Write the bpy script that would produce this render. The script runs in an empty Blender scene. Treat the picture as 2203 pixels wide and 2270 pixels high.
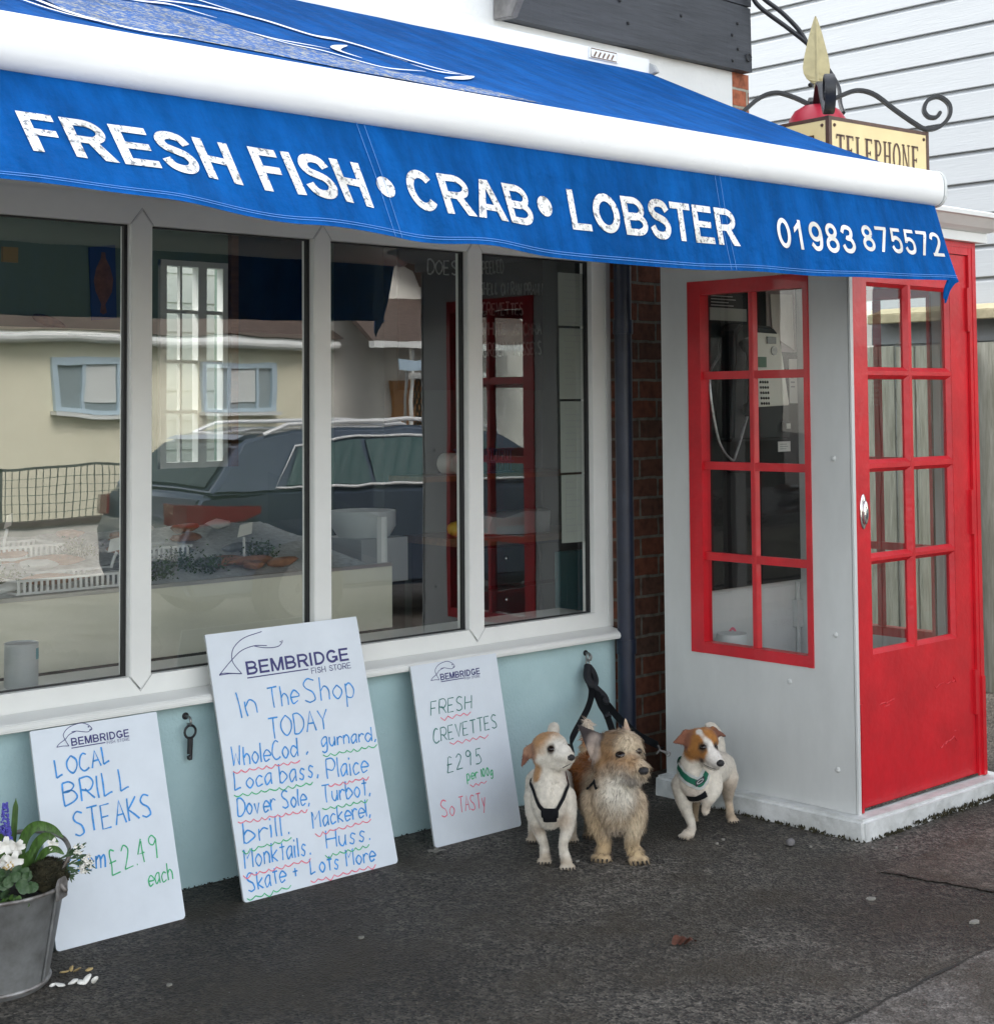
import bpy, bmesh, math, random
from mathutils import Vector, Matrix, noise
from mathutils.bvhtree import BVHTree
random.seed(7)
S = bpy.context.scene
COL = S.collection
R = math.radians

# ------------------------------------------------------------------ camera, sky, sun, exposure
cam_d = bpy.data.cameras.new('camera'); cam = bpy.data.objects.new('camera', cam_d); COL.objects.link(cam)
S.camera = cam
YAW, PITCH, ROLL = .747402, .0479232, -.0073843
fw = Vector((math.sin(YAW)*math.cos(PITCH), math.cos(YAW)*math.cos(PITCH), math.sin(PITCH)))
r0 = Vector((math.cos(YAW), -math.sin(YAW), 0)); u0 = r0.cross(fw)
rr = math.cos(ROLL)*r0 + math.sin(ROLL)*u0; uu = -math.sin(ROLL)*r0 + math.cos(ROLL)*u0
cam.matrix_world = Matrix(((rr.x, uu.x, -fw.x, 0), (rr.y, uu.y, -fw.y, 0), (rr.z, uu.z, -fw.z, 1.6), (0, 0, 0, 1)))
cam_d.sensor_fit = 'VERTICAL'; cam_d.sensor_height = 24
cam_d.lens = 24*3467.1/2270
cam_d.shift_y = -(1135-732.5)/2270
cam_d.clip_start = .05; cam_d.clip_end = 400

W = bpy.data.worlds.new("World"); S.world = W; W.use_nodes = True
wt = W.node_tree; bg = wt.nodes['Background']
sky = wt.nodes.new('ShaderNodeTexSky'); sky.sky_type = 'NISHITA'; sky.sun_disc = False
SUN_EL, SUN_AZ = R(46), R(345)          # azimuth clockwise from +y
sky.sun_elevation = SUN_EL; sky.sun_rotation = SUN_AZ; sky.dust_density = 1.5; sky.air_density = 1.2
hs = wt.nodes.new('ShaderNodeHueSaturation'); hs.inputs['Saturation'].default_value = .28
wt.links.new(sky.outputs[0], hs.inputs['Color']); wt.links.new(hs.outputs[0], bg.inputs['Color'])
bg.inputs['Strength'].default_value = .15
sd = bpy.data.lights.new('sun', 'SUN'); sd.energy = 1.5; sd.angle = R(30); sd.color = (1, .97, .92)
sun = bpy.data.objects.new('sun', sd); COL.objects.link(sun)
to_sun = Vector((math.sin(SUN_AZ)*math.cos(SUN_EL), math.cos(SUN_AZ)*math.cos(SUN_EL), math.sin(SUN_EL)))
sun.rotation_euler = to_sun.to_track_quat('Z', 'Y').to_euler()
sun.location = to_sun*30
S.view_settings.view_transform = 'Standard'; S.view_settings.look = 'None'; S.view_settings.gamma = 1
S.view_settings.exposure = 2.05
S.cycles.max_bounces = 8; S.cycles.transparent_max_bounces = 16
S.cycles.use_denoising = True

# ------------------------------------------------------------------ materials
def lin(c):
    f = lambda v: v/12.92 if v <= .04045 else ((v+.055)/1.055)**2.4
    return tuple(f(v/255) for v in c)
def pm(name, base, rough=.5, metal=0, var=.0, vs=6, bump=0, bs=60, spec=.5, var2=None, coat=0, stretch=None):
    m = bpy.data.materials.new(name); m.use_nodes = True
    n = m.node_tree.nodes; L = m.node_tree.links; b = n['Principled BSDF']
    b.inputs['Base Color'].default_value = (*base, 1); b.inputs['Roughness'].default_value = rough
    b.inputs['Metallic'].default_value = metal; b.inputs['Specular IOR Level'].default_value = spec
    b.inputs['Coat Weight'].default_value = coat
    tc = n.new('ShaderNodeTexCoord'); src = tc.outputs['Object']
    if stretch:
        mp = n.new('ShaderNodeMapping'); mp.inputs['Scale'].default_value = stretch; L.new(src, mp.inputs['Vector']); src = mp.outputs[0]
    if var or var2:
        t = n.new('ShaderNodeTexNoise'); t.inputs['Scale'].default_value = vs; t.inputs['Detail'].default_value = 6; t.inputs['Roughness'].default_value = .62
        L.new(src, t.inputs['Vector'])
        rp = n.new('ShaderNodeValToRGB'); rp.color_ramp.elements[0].position = .32; rp.color_ramp.elements[1].position = .68
        c2 = var2 if var2 else tuple(v*(1-var) for v in base)
        rp.color_ramp.elements[0].color = (*c2, 1); rp.color_ramp.elements[1].color = (*(base if var2 else tuple(min(1, v*(1+var*.5)) for v in base)), 1)
        L.new(t.outputs['Fac'], rp.inputs['Fac']); L.new(rp.outputs[0], b.inputs['Base Color'])
        mr = n.new('ShaderNodeMapRange'); mr.inputs['To Min'].default_value = min(1, rough+.1); mr.inputs['To Max'].default_value = max(0, rough-.08)
        L.new(t.outputs['Fac'], mr.inputs['Value']); L.new(mr.outputs[0], b.inputs['Roughness'])
    if bump:
        t2 = n.new('ShaderNodeTexNoise'); t2.inputs['Scale'].default_value = bs; t2.inputs['Detail'].default_value = 5
        L.new(src, t2.inputs['Vector'])
        bp = n.new('ShaderNodeBump'); bp.inputs['Strength'].default_value = min(1, bump); bp.inputs['Distance'].default_value = .004 if bump <= 1 else .004*bump
        L.new(t2.outputs['Fac'], bp.inputs['Height']); L.new(bp.outputs[0], b.inputs['Normal'])
    return m
def nodes(m): return m.node_tree.nodes, m.node_tree.links, m.node_tree.nodes['Principled BSDF']

def glass_mat(name, f0=.2, tint=(.86, .92, .88)):
    m = bpy.data.materials.new(name); m.use_nodes = True
    n, L = m.node_tree.nodes, m.node_tree.links; n.remove(n['Principled BSDF'])
    tr = n.new('ShaderNodeBsdfTransparent'); tr.inputs[0].default_value = (*tint, 1)
    gl = n.new('ShaderNodeBsdfGlossy'); gl.inputs['Roughness'].default_value = 0
    lw = n.new('ShaderNodeLayerWeight'); lw.inputs['Blend'].default_value = .5
    pw = n.new('ShaderNodeMath'); pw.operation = 'POWER'; pw.inputs[1].default_value = 4; L.new(lw.outputs['Facing'], pw.inputs[0])
    ma = n.new('ShaderNodeMath'); ma.operation = 'MULTIPLY_ADD'; ma.inputs[1].default_value = 1-f0; ma.inputs[2].default_value = f0; L.new(pw.outputs[0], ma.inputs[0])
    mx = n.new('ShaderNodeMixShader'); L.new(ma.outputs[0], mx.inputs[0]); L.new(tr.outputs[0], mx.inputs[1]); L.new(gl.outputs[0], mx.inputs[2])
    tc = n.new('ShaderNodeTexCoord'); t = n.new('ShaderNodeTexNoise'); t.inputs['Scale'].default_value = 2.2; L.new(tc.outputs['Object'], t.inputs['Vector'])
    bp = n.new('ShaderNodeBump'); bp.inputs['Strength'].default_value = .12; bp.inputs['Distance'].default_value = .006
    L.new(t.outputs['Fac'], bp.inputs['Height']); L.new(bp.outputs[0], gl.inputs['Normal'])
    L.new(mx.outputs[0], n['Material Output'].inputs['Surface'])
    return m

M = {}
M['upvc'] = pm('white_upvc', (.80, .81, .78), .3, var=.06, vs=3)
M['gasket'] = pm('black_gasket', (.012, .013, .014), .5)
M['plaster'] = pm('duck_egg_plaster', (.48, .65, .67), .75, var2=(.38, .55, .57), vs=2.4, bump=.5, bs=90)
M['render'] = pm('white_render', (.75, .76, .75), .85, var=.06, vs=2, bump=.8, bs=45)
M['timber'] = pm('black_timber', (.024, .028, .036), .55, var2=(.05, .055, .066), vs=3, bump=1, bs=7, stretch=(1, 3, 9))
M['navy'] = pm('navy_pipe_paint', (.012, .018, .038), .4, var=.25, vs=12, bump=.3)
M['kwhite'] = pm('kiosk_white_paint', (.60, .61, .595), .42, var=.13, vs=2.6, bump=.5, bs=22, stretch=(1, 1, .4))
M['red'] = pm('red_gloss_paint', (.58, .009, .019), .34, var=.2, vs=5, bump=.6, bs=30, coat=.15)
M['sidered'] = M['red']
M['lead'] = pm('white_roof_paint', (.78, .79, .78), .5, var=.06, vs=4)
M['iron'] = pm('black_iron', (.016, .017, .02), .4, var=.3, vs=30, bump=.3)
M['gold'] = pm('gold_paint', (.44, .38, .20), .42, metal=.1, var=.15, vs=20)
M['cream'] = pm('cream_sign', (.78, .63, .33), .4, var=.06, vs=8)
M['brown'] = pm('brown_paint', (.09, .045, .03), .45, var=.3, vs=30)
M['ballred'] = pm('ball_red', (.45, .025, .05), .35)
M['tube'] = pm('white_powdercoat', (.82, .83, .83), .28, var=.07, vs=4, stretch=(.5, 2, 2))
M['grey'] = pm('grey_plastic', (.42, .43, .43), .45)
M['siding'] = pm('pale_grey_cladding', (.33, .35, .365), .5, var=.03, vs=2, bump=.25, bs=8, stretch=(1, 1, 14))
M['fence'] = pm('weathered_wood', (.30, .30, .255), .85, var2=(.17, .17, .13), vs=5, bump=1, bs=12, stretch=(8, 8, .8))
M['cap'] = pm('mossy_cap', (.36, .31, .20), .85, var2=(.22, .2, .12), vs=9, bump=1, bs=20)
M['board'] = pm('white_board', (.70, .76, .82), .32, var=.07, vs=4)
M['boardedge'] = pm('board_edge', (.45, .47, .48), .6)
M['inkblue'] = pm('blue_marker', (.04, .31, .76), .5, var=.35, vs=60)
M['inknavy'] = pm('navy_print', (.035, .035, .17), .5)
M['inkgreen'] = pm('green_marker', (.05, .48, .20), .5, var=.3, vs=60)
M['inkteal'] = pm('dark_green_marker', (.05, .22, .19), .5, var=.3, vs=60)
M['inkpink'] = pm('pink_marker', (.82, .17, .25), .5, var=.2, vs=60)
M['chalk'] = pm('chalk', (.62, .64, .60), .9, var=.5, vs=60)
M['galv'] = pm('galvanised_steel', (.30, .31, .31), .5, metal=.55, var2=(.17, .17, .165), vs=14, bump=.3, bs=30)
M['rusty'] = pm('galvanised_rim', (.40, .39, .38), .5, metal=.6, var2=(.12, .10, .085), vs=20)
M['leaf'] = pm('leaf_green', (.070, .150, .028), .5, var=.55, vs=45, stretch=(3, 3, .4), bump=.6, bs=90)
M['leafdark'] = pm('leaf_dark', (.024, .072, .018), .5, var2=(.085, .135, .07), vs=75, bump=.6, bs=120)
M['moss'] = pm('moss_brown', (.05, .042, .018), .9, var2=(.018, .018, .008), vs=50)
M['petal'] = pm('white_petal', (.82, .80, .74), .55, var=.06, vs=30)
M['muscari'] = pm('muscari_blue', (.10, .09, .48), .5, var=.35, vs=80)
M['soil'] = pm('soil', (.02, .014, .01), .95, bump=1, bs=60)
M['chrome'] = pm('chrome', (.7, .7, .7), .12, metal=1)
M['steel'] = pm('dull_steel', (.4, .4, .39), .35, metal=.9, var=.3, vs=60)
M['black'] = pm('black_webbing', (.010, .011, .015), .75, bump=.6, bs=300)
M['blackgloss'] = pm('black_gloss', (.006, .005, .005), .12)
M['nosem'] = pm('dog_nose', (.014, .013, .014), .45, bump=1, bs=260)
M['harness'] = pm('green_harness', (.02, .22, .13), .7, bump=.5, bs=250)
M['piping'] = pm('white_piping', (.7, .72, .7), .7)
M['phone'] = pm('phone_charcoal', (.014, .017, .019), .45, var=.2, vs=9, spec=.3)
M['phoneplate'] = pm('phone_plate', (.62, .62, .55), .35, metal=.3)
M['panelblack'] = pm('black_panel', (.006, .007, .008), .5, spec=.2)
M['paper'] = pm('paper', (.66, .67, .62), .7, var=.04, vs=6)
M['paper2'] = pm('paper_print', (.30, .32, .31), .7)
M['lcd'] = pm('lcd_green', (.03, .12, .06), .3)
M['shopwall'] = pm('shop_green_wall', (.17, .24, .19), .8, var=.08, vs=2)
M['shopfloor'] = pm('shop_floor', (.06, .065, .07), .5, var=.2, vs=3)
M['ceil'] = pm('shop_ceiling', (.62, .64, .60), .8)
M['counter'] = pm('counter_cream', (.76, .74, .60), .28, var=.06, vs=3)
M['inox'] = pm('stainless', (.5, .5, .48), .3, metal=.9)
M['ice'] = pm('crushed_ice', (.62, .66, .67), .35, bump=1, bs=60, var=.3, vs=40)
M['fishgrey'] = pm('fish_grey', (.24, .27, .28), .3, var=.5, vs=18)
M['fishorange'] = pm('fish_orange', (.34, .16, .085), .4, var=.3, vs=25)
M['traywhite'] = pm('white_tray', (.68, .70, .68), .4)
M['parsley'] = pm('parsley', (.03, .09, .02), .7, var=.5, vs=60)
M['slate'] = pm('blackboard', (.010, .011, .012), .7, var=.35, vs=6)
M['posterblue'] = pm('poster_blue', (.02, .06, .20), .5)
M['posterbrown'] = pm('poster_brown', (.22, .10, .06), .55, var=.4, vs=30)
M['wood'] = pm('brown_wood', (.16, .08, .035), .5, var=.35, vs=6, stretch=(1, 8, 8))
M['maroon'] = pm('maroon_paint', (.10, .018, .02), .45, var=.15)
M['teal'] = pm('teal_panel', (.03, .22, .25), .6, var=.08)
M['daywhite'] = pm('back_yard_cladding', (.85, .84, .78), .7)
M['dkframe'] = pm('picture_dark', (.02, .03, .035), .4, var=.4)
M['plasticbag'] = pm('white_bag', (.66, .68, .68), .35, bump=1, bs=14)
M['basket'] = pm('blue_basket', (.02, .07, .14), .5)
M['mussel'] = pm('mussel_shell', (.025, .02, .018), .2, var2=(.10, .055, .02), vs=12)
M['creamwall'] = pm('bungalow_cream', (.88, .83, .64), .8, var=.05, vs=1.5, bump=.5, bs=20)
M['tile'] = pm('roof_tile', (.12, .085, .07), .8, var=.4, vs=7, bump=1, bs=20, stretch=(1, 4, 8))
M['paleblue'] = pm('pale_blue_paint', (.50, .62, .70), .4)
M['winglass'] = pm('dark_window', (.30, .36, .38), .08, spec=.8)
M['curtain'] = pm('net_curtain', (.72, .74, .72), .8)
M['carpaint'] = pm('car_blue_grey', (.09, .12, .17), .15, metal=.4, coat=.6)
M['carglass'] = pm('car_glass', (.06, .11, .11), .05, spec=.9)
M['taillight'] = pm('tail_light', (.16, .006, .012), .1); M['trim'] = pm('bright_trim', (.85, .86, .86), .25, metal=.2)
M['tyre'] = pm('tyre', (.015, .015, .015), .8)
M['plate'] = pm('number_plate_yellow', (.75, .55, .06), .4)
M['signblue'] = pm('street_sign', (.45, .58, .68), .5)
M['wire'] = pm('wire', (.10, .11, .10), .5)
M['door_o'] = pm('orange_door', (.40, .17, .04), .5)
M['wallgrey'] = pm('pale_wall', (.80, .77, .70), .85, var=.1, vs=3, bump=.6)
M['dryleaf'] = pm('dry_leaf', (.10, .035, .02), .7, var=.4, vs=40)
M['yellowleaf'] = pm('yellow_leaf', (.55, .40, .18), .7, var=.3, vs=60)
M['chip'] = pm('pale_chip', (.24, .23, .20), .8, var=.2, vs=50)
M['glass'] = glass_mat('shop_glass', .20, (.95, .97, .96))
M['kglass'] = glass_mat('kiosk_glass', .06, (.93, .96, .95)); M['dglass'] = glass_mat('door_glass', .17, (.93, .96, .95))

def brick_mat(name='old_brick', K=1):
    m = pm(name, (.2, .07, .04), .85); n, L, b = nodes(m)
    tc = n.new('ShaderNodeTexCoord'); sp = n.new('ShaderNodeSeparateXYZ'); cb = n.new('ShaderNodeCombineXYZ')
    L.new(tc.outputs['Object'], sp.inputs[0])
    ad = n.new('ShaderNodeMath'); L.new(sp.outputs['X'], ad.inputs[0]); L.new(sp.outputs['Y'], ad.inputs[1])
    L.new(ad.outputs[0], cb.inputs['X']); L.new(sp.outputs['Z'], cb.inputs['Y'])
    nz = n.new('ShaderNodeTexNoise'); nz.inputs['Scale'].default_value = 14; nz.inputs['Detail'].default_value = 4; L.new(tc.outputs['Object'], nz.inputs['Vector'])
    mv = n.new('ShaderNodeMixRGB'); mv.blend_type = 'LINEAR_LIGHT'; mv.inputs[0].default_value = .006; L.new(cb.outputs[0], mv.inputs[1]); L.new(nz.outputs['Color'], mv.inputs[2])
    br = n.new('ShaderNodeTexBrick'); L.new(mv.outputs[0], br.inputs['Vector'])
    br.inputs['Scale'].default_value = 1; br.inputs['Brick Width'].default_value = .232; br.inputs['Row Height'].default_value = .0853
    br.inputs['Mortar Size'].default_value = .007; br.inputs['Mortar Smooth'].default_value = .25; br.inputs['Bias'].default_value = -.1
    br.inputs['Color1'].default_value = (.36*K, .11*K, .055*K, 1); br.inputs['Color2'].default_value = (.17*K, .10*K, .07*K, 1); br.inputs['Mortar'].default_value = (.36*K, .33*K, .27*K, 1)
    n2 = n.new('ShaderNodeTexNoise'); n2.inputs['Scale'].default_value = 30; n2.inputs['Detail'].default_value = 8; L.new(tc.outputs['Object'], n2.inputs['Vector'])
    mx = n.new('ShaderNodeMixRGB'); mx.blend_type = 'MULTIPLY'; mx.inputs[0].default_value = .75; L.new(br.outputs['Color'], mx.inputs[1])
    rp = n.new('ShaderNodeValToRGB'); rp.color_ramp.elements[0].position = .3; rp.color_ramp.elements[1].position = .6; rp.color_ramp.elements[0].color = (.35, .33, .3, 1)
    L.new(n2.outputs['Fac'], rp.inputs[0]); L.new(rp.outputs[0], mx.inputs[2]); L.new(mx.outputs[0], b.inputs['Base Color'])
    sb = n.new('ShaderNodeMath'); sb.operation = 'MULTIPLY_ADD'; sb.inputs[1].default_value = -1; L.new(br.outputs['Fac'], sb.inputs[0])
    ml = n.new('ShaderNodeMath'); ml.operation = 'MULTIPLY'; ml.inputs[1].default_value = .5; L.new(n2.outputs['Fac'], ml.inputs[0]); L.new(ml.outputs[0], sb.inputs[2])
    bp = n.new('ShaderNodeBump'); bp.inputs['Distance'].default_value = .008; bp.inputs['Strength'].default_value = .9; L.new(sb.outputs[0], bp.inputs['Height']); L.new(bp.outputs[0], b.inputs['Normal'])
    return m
M['brick'] = brick_mat('shaded_brick', .5); M['quoin'] = brick_mat('sunlit_brick', 1.15)  # same brick twice: shade painted into the wall, sunlight into the quoin

def asphalt_mat(name='asphalt', c0=(.036, .031, .025), c1=(.096, .089, .079), lo=.22, hi=2.1):
    m = pm(name, (.05, .05, .05), .8); n, L, b = nodes(m)
    tc = n.new('ShaderNodeTexCoord'); P = tc.outputs['Object']
    def nz(s, d=5):
        t = n.new('ShaderNodeTexNoise'); t.inputs['Scale'].default_value = s; t.inputs['Detail'].default_value = d; L.new(P, t.inputs['Vector']); return t.outputs['Fac']
    def vor(s):
        t = n.new('ShaderNodeTexVoronoi'); t.inputs['Scale'].default_value = s; L.new(P, t.inputs['Vector']); return t
    def ramp(f, a, ca, c, cc):
        r = n.new('ShaderNodeValToRGB'); e = r.color_ramp.elements; e[0].position = a; e[0].color = (*ca, 1); e[1].position = c; e[1].color = (*cc, 1); L.new(f, r.inputs[0]); return r.outputs[0]
    def mix(k, a, c, f, bt='MIX'):
        x = n.new('ShaderNodeMixRGB'); x.blend_type = bt
        if isinstance(f, float): x.inputs[0].default_value = f
        else: L.new(f, x.inputs[0])
        L.new(a, x.inputs[1]); L.new(c, x.inputs[2]); return x.outputs[0]
    base = ramp(nz(.9, 9), .38, c0, .64, c1)
    v = vor(120); agg = n.new('ShaderNodeRGBToBW'); L.new(v.outputs['Color'], agg.inputs[0])
    ac = ramp(agg.outputs[0], .2, (lo, lo*.97, lo*.94), .8, (hi, hi*.98, hi*.94))
    c = mix(0, base, ac, 1.0, 'MULTIPLY')
    v3 = vor(52); ag3 = n.new('ShaderNodeRGBToBW'); L.new(v3.outputs['Color'], ag3.inputs[0])
    c = mix(0, c, ramp(ag3.outputs[0], .25, (.72, .72, .72), .8, (1.25, 1.25, 1.25)), 1.0, 'MULTIPLY')
    c = mix(0, c, ramp(nz(26, 6), .35, (.68, .67, .66), .62, (1.12, 1.12, 1.12)), 1.0, 'MULTIPLY')
    dirt = ramp(nz(2.6, 10), .46, (0, 0, 0), .64, (.72, .72, .72)); dc = n.new('ShaderNodeRGB'); dc.outputs[0].default_value = (.040, .031, .019, 1)
    bw = n.new('ShaderNodeRGBToBW'); L.new(dirt, bw.inputs[0])
    c = mix(0, c, dc.outputs[0], bw.outputs[0])
    v2 = vor(38); lt = n.new('ShaderNodeMath'); lt.operation = 'LESS_THAN'; lt.inputs[1].default_value = .085; L.new(v2.outputs['Distance'], lt.inputs[0])
    cw = n.new('ShaderNodeSeparateColor'); L.new(v2.outputs['Color'], cw.inputs[0]); gt = n.new('ShaderNodeMath'); gt.operation = 'GREATER_THAN'; gt.inputs[1].default_value = .86; L.new(cw.outputs[0], gt.inputs[0])
    mu = n.new('ShaderNodeMath'); mu.operation = 'MULTIPLY'; L.new(lt.outputs[0], mu.inputs[0]); L.new(gt.outputs[0], mu.inputs[1])
    sc = n.new('ShaderNodeRGB'); sc.outputs[0].default_value = (.27, .26, .24, 1)
    c = mix(0, c, sc.outputs[0], mu.outputs[0])
    L.new(c, b.inputs['Base Color'])
    rgh = n.new('ShaderNodeMapRange'); rgh.inputs['To Min'].default_value = .5; rgh.inputs['To Max'].default_value = .85; L.new(nz(2.3), rgh.inputs['Value']); L.new(rgh.outputs[0], b.inputs['Roughness'])
    bp = n.new('ShaderNodeBump'); bp.inputs['Distance'].default_value = .008; bp.inputs['Strength'].default_value = 1
    L.new(v.outputs['Distance'], bp.inputs['Height']); L.new(bp.outputs[0], b.inputs['Normal'])
    return m
M['asphalt'] = asphalt_mat(); M['asphalt_new'] = asphalt_mat('smooth_asphalt', (.135, .124, .116), (.18, .165, .155), .6, 1.45); M['asphalt_warm'] = asphalt_mat('warm_asphalt', (.095, .080, .068), (.145, .128, .112), .5, 1.6)

def canvas_mat(name, base, dark):
    m = pm(name, base, .8, var2=dark, vs=2.2, bump=.5, bs=11, spec=.06); n, L, b = nodes(m)
    # woven weave on top of the wrinkles
    w = n.new('ShaderNodeTexNoise'); w.inputs['Scale'].default_value = 420; tc = n.new('ShaderNodeTexCoord'); L.new(tc.outputs['Object'], w.inputs['Vector'])
    bp = n.new('ShaderNodeBump'); bp.inputs['Strength'].default_value = .35; bp.inputs['Distance'].default_value = .002; L.new(w.outputs['Fac'], bp.inputs['Height'])
    old = b.inputs['Normal'].links[0].from_socket; L.new(old, bp.inputs['Normal']); L.new(bp.outputs[0], b.inputs['Normal'])
    bp0 = old.node; bp0.inputs['Distance'].default_value = .05
    mp = n.new('ShaderNodeMapping'); mp.inputs['Scale'].default_value = (6, 2, 1.2); L.new(tc.outputs['Object'], mp.inputs['Vector'])
    st = n.new('ShaderNodeTexNoise'); st.inputs['Scale'].default_value = 1.6; st.inputs['Detail'].default_value = 9; st.inputs['Roughness'].default_value = .7; L.new(mp.outputs[0], st.inputs['Vector'])
    rp = n.new('ShaderNodeValToRGB'); e = rp.color_ramp.elements; e[0].position = .42; e[0].color = (.62, .72, .70, 1); e[1].position = .62; e[1].color = (1.1, 1.06, 1.04, 1); L.new(st.outputs['Fac'], rp.inputs[0])
    src = b.inputs['Base Color'].links[0].from_socket; mx = n.new('ShaderNodeMixRGB'); mx.blend_type = 'MULTIPLY'; mx.inputs[0].default_value = 1; L.new(src, mx.inputs[1]); L.new(rp.outputs[0], mx.inputs[2]); L.new(mx.outputs[0], b.inputs['Base Color'])
    return m
M['canvas'] = canvas_mat('blue_canvas', (.003, .098, .36), (.0025, .075, .29))
def worn(name, paint, under, thr, sc=55):
    m = pm(name, paint, .7); n, L, b = nodes(m)
    tc = n.new('ShaderNodeTexCoord')
    t = n.new('ShaderNodeTexNoise'); t.inputs['Scale'].default_value = sc; t.inputs['Detail'].default_value = 5; t.inputs['Roughness'].default_value = .7; L.new(tc.outputs['Object'], t.inputs['Vector'])
    rp = n.new('ShaderNodeValToRGB'); e = rp.color_ramp.elements; e[0].position = thr; e[0].color = (*under, 1); e[1].position = thr+.07; e[1].color = (*paint, 1)
    L.new(t.outputs['Fac'], rp.inputs[0])
    t2 = n.new('ShaderNodeTexNoise'); t2.inputs['Scale'].default_value = 9; L.new(tc.outputs['Object'], t2.inputs['Vector'])
    r2 = n.new('ShaderNodeValToRGB'); r2.color_ramp.elements[0].position = .38; r2.color_ramp.elements[0].color = (.72, .70, .66, 1); r2.color_ramp.elements[1].position = .55
    L.new(t2.outputs['Fac'], r2.inputs[0])
    mx = n.new('ShaderNodeMixRGB'); mx.blend_type = 'MULTIPLY'; mx.inputs[0].default_value = 1; L.new(rp.outputs[0], mx.inputs[1]); L.new(r2.outputs[0], mx.inputs[2])
    L.new(mx.outputs[0], b.inputs['Base Color']); return m
M['letter'] = worn('peeling_white_letters', (.84, .84, .82), (.22, .23, .25), .40, 75)
M['letterclean'] = worn('white_letters', (.86, .86, .85), (.35, .40, .5), .33, 50)
M['speck'] = worn('speckled_print', (.36, .36, .31), (.003, .092, .34), .50, 62)
M['whiteprint'] = pm('white_print', (.85, .86, .86), .7)
M['plinth'] = pm('plinth_paint', (.70, .71, .70), .65, var2=(.48, .49, .47), vs=9, bump=1.5, bs=26)

def vc_mat(name, rough=.85, bump=0):
    m = pm(name, (.5, .5, .5), rough, spec=.2); n, L, b = nodes(m)
    a = n.new('ShaderNodeAttribute'); a.attribute_name = 'Col'; L.new(a.outputs['Color'], b.inputs['Base Color'])
    b.inputs['Sheen Weight'].default_value = .15
    t = n.new('ShaderNodeTexNoise'); t.inputs['Scale'].default_value = 130; t.inputs['Detail'].default_value = 4; tc = n.new('ShaderNodeTexCoord'); L.new(tc.outputs['Object'], t.inputs['Vector'])
    bp = n.new('ShaderNodeBump'); bp.inputs['Strength'].default_value = .6; bp.inputs['Distance'].default_value = .004; L.new(t.outputs['Fac'], bp.inputs['Height']); L.new(bp.outputs[0], b.inputs['Normal'])
    return m
M['dogskin'] = vc_mat('dog_coat'); M['dogfur'] = vc_mat('dog_fur')

# ------------------------------------------------------------------ object helpers
WL = {}
def wl(o): return WL.get(o.name, Vector((0, 0, 0))) if o else Vector((0, 0, 0))
def props(o, label=None, cat=None, group=None, kind=None):
    if label: o['label'] = label
    if cat: o['category'] = cat
    if group: o['group'] = group
    if kind: o['kind'] = kind
    return o
def thing(name, loc, label, cat, group=None, kind=None):
    o = bpy.data.objects.new(name, None); COL.objects.link(o); o.location = loc; WL[o.name] = Vector(loc); o.empty_display_size = .1
    return props(o, label, cat, group, kind)
def fin(name, bm, mats, parent=None, smooth=False, bev=0, seg=2, angle=35):
    """link a bmesh holding world coordinates as one mesh object"""
    if not isinstance(mats, (list, tuple)): mats = [mats]
    if bev:
        ed = [e for e in bm.edges if len(e.link_faces) == 2 and e.calc_face_angle(0) > R(30)]
        bmesh.ops.bevel(bm, geom=ed, offset=bev, segments=seg, affect='EDGES', clamp_overlap=True)
    if parent: off = wl(parent)
    else:
        xs = [v.co for v in bm.verts]
        off = Vector(((min(v.x for v in xs)+max(v.x for v in xs))/2, (min(v.y for v in xs)+max(v.y for v in xs))/2, min(v.z for v in xs)))
    bmesh.ops.translate(bm, verts=bm.verts, vec=-off)
    me = bpy.data.meshes.new(name); bm.to_mesh(me); bm.free()
    for m in mats: me.materials.append(M[m] if isinstance(m, str) else m)
    if smooth:
        me.shade_smooth()
        if angle < 180: me.set_sharp_from_angle(angle=R(angle))
    o = bpy.data.objects.new(name, me); COL.objects.link(o); WL[o.name] = off
    if parent: o.parent = parent
    else: o.location = off
    return o
def BM(): return bmesh.new()
def box(bm, x0, x1, y0, y1, z0, z1, mi=0):
    v = [bm.verts.new(p) for p in ((x0, y0, z0), (x1, y0, z0), (x1, y1, z0), (x0, y1, z0), (x0, y0, z1), (x1, y0, z1), (x1, y1, z1), (x0, y1, z1))]
    fs = [bm.faces.new([v[i] for i in f]) for f in ((0, 3, 2, 1), (4, 5, 6, 7), (0, 1, 5, 4), (1, 2, 6, 5), (2, 3, 7, 6), (3, 0, 4, 7))]
    for f in fs: f.material_index = mi
    return bm
def boxes(*bs):
    bm = BM()
    for b in bs: box(bm, *b)
    return bm
def prism(bm, poly, axis, a, b, mi=0):
    """extrude polygon (list of 2D) along axis from a to b"""
    def P(p, t): return {'x': (t, p[0], p[1]), 'y': (p[0], t, p[1]), 'z': (p[0], p[1], t)}[axis]
    A = [bm.verts.new(P(p, a)) for p in poly]; B = [bm.verts.new(P(p, b)) for p in poly]
    n = len(poly); fs = []
    for i in range(n): fs.append(bm.faces.new((A[i], A[(i+1) % n], B[(i+1) % n], B[i])))
    fs.append(bm.faces.new(A[::-1])); fs.append(bm.faces.new(B))
    for f in fs: f.material_index = mi
    bmesh.ops.recalc_face_normals(bm, faces=fs)
    return bm
def frames(pts):
    pts = [Vector(p) for p in pts]; T = []
    for i in range(len(pts)):
        a = pts[max(i-1, 0)]; b = pts[min(i+1, len(pts)-1)]; T.append((b-a).normalized())
    n = T[0].orthogonal().normalized(); N = [n]
    for i in range(1, len(pts)):
        n = N[-1]-T[i]*N[-1].dot(T[i]); n = n.normalized() if n.length > 1e-6 else T[i].orthogonal().normalized(); N.append(n)
    return pts, T, N
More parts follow.
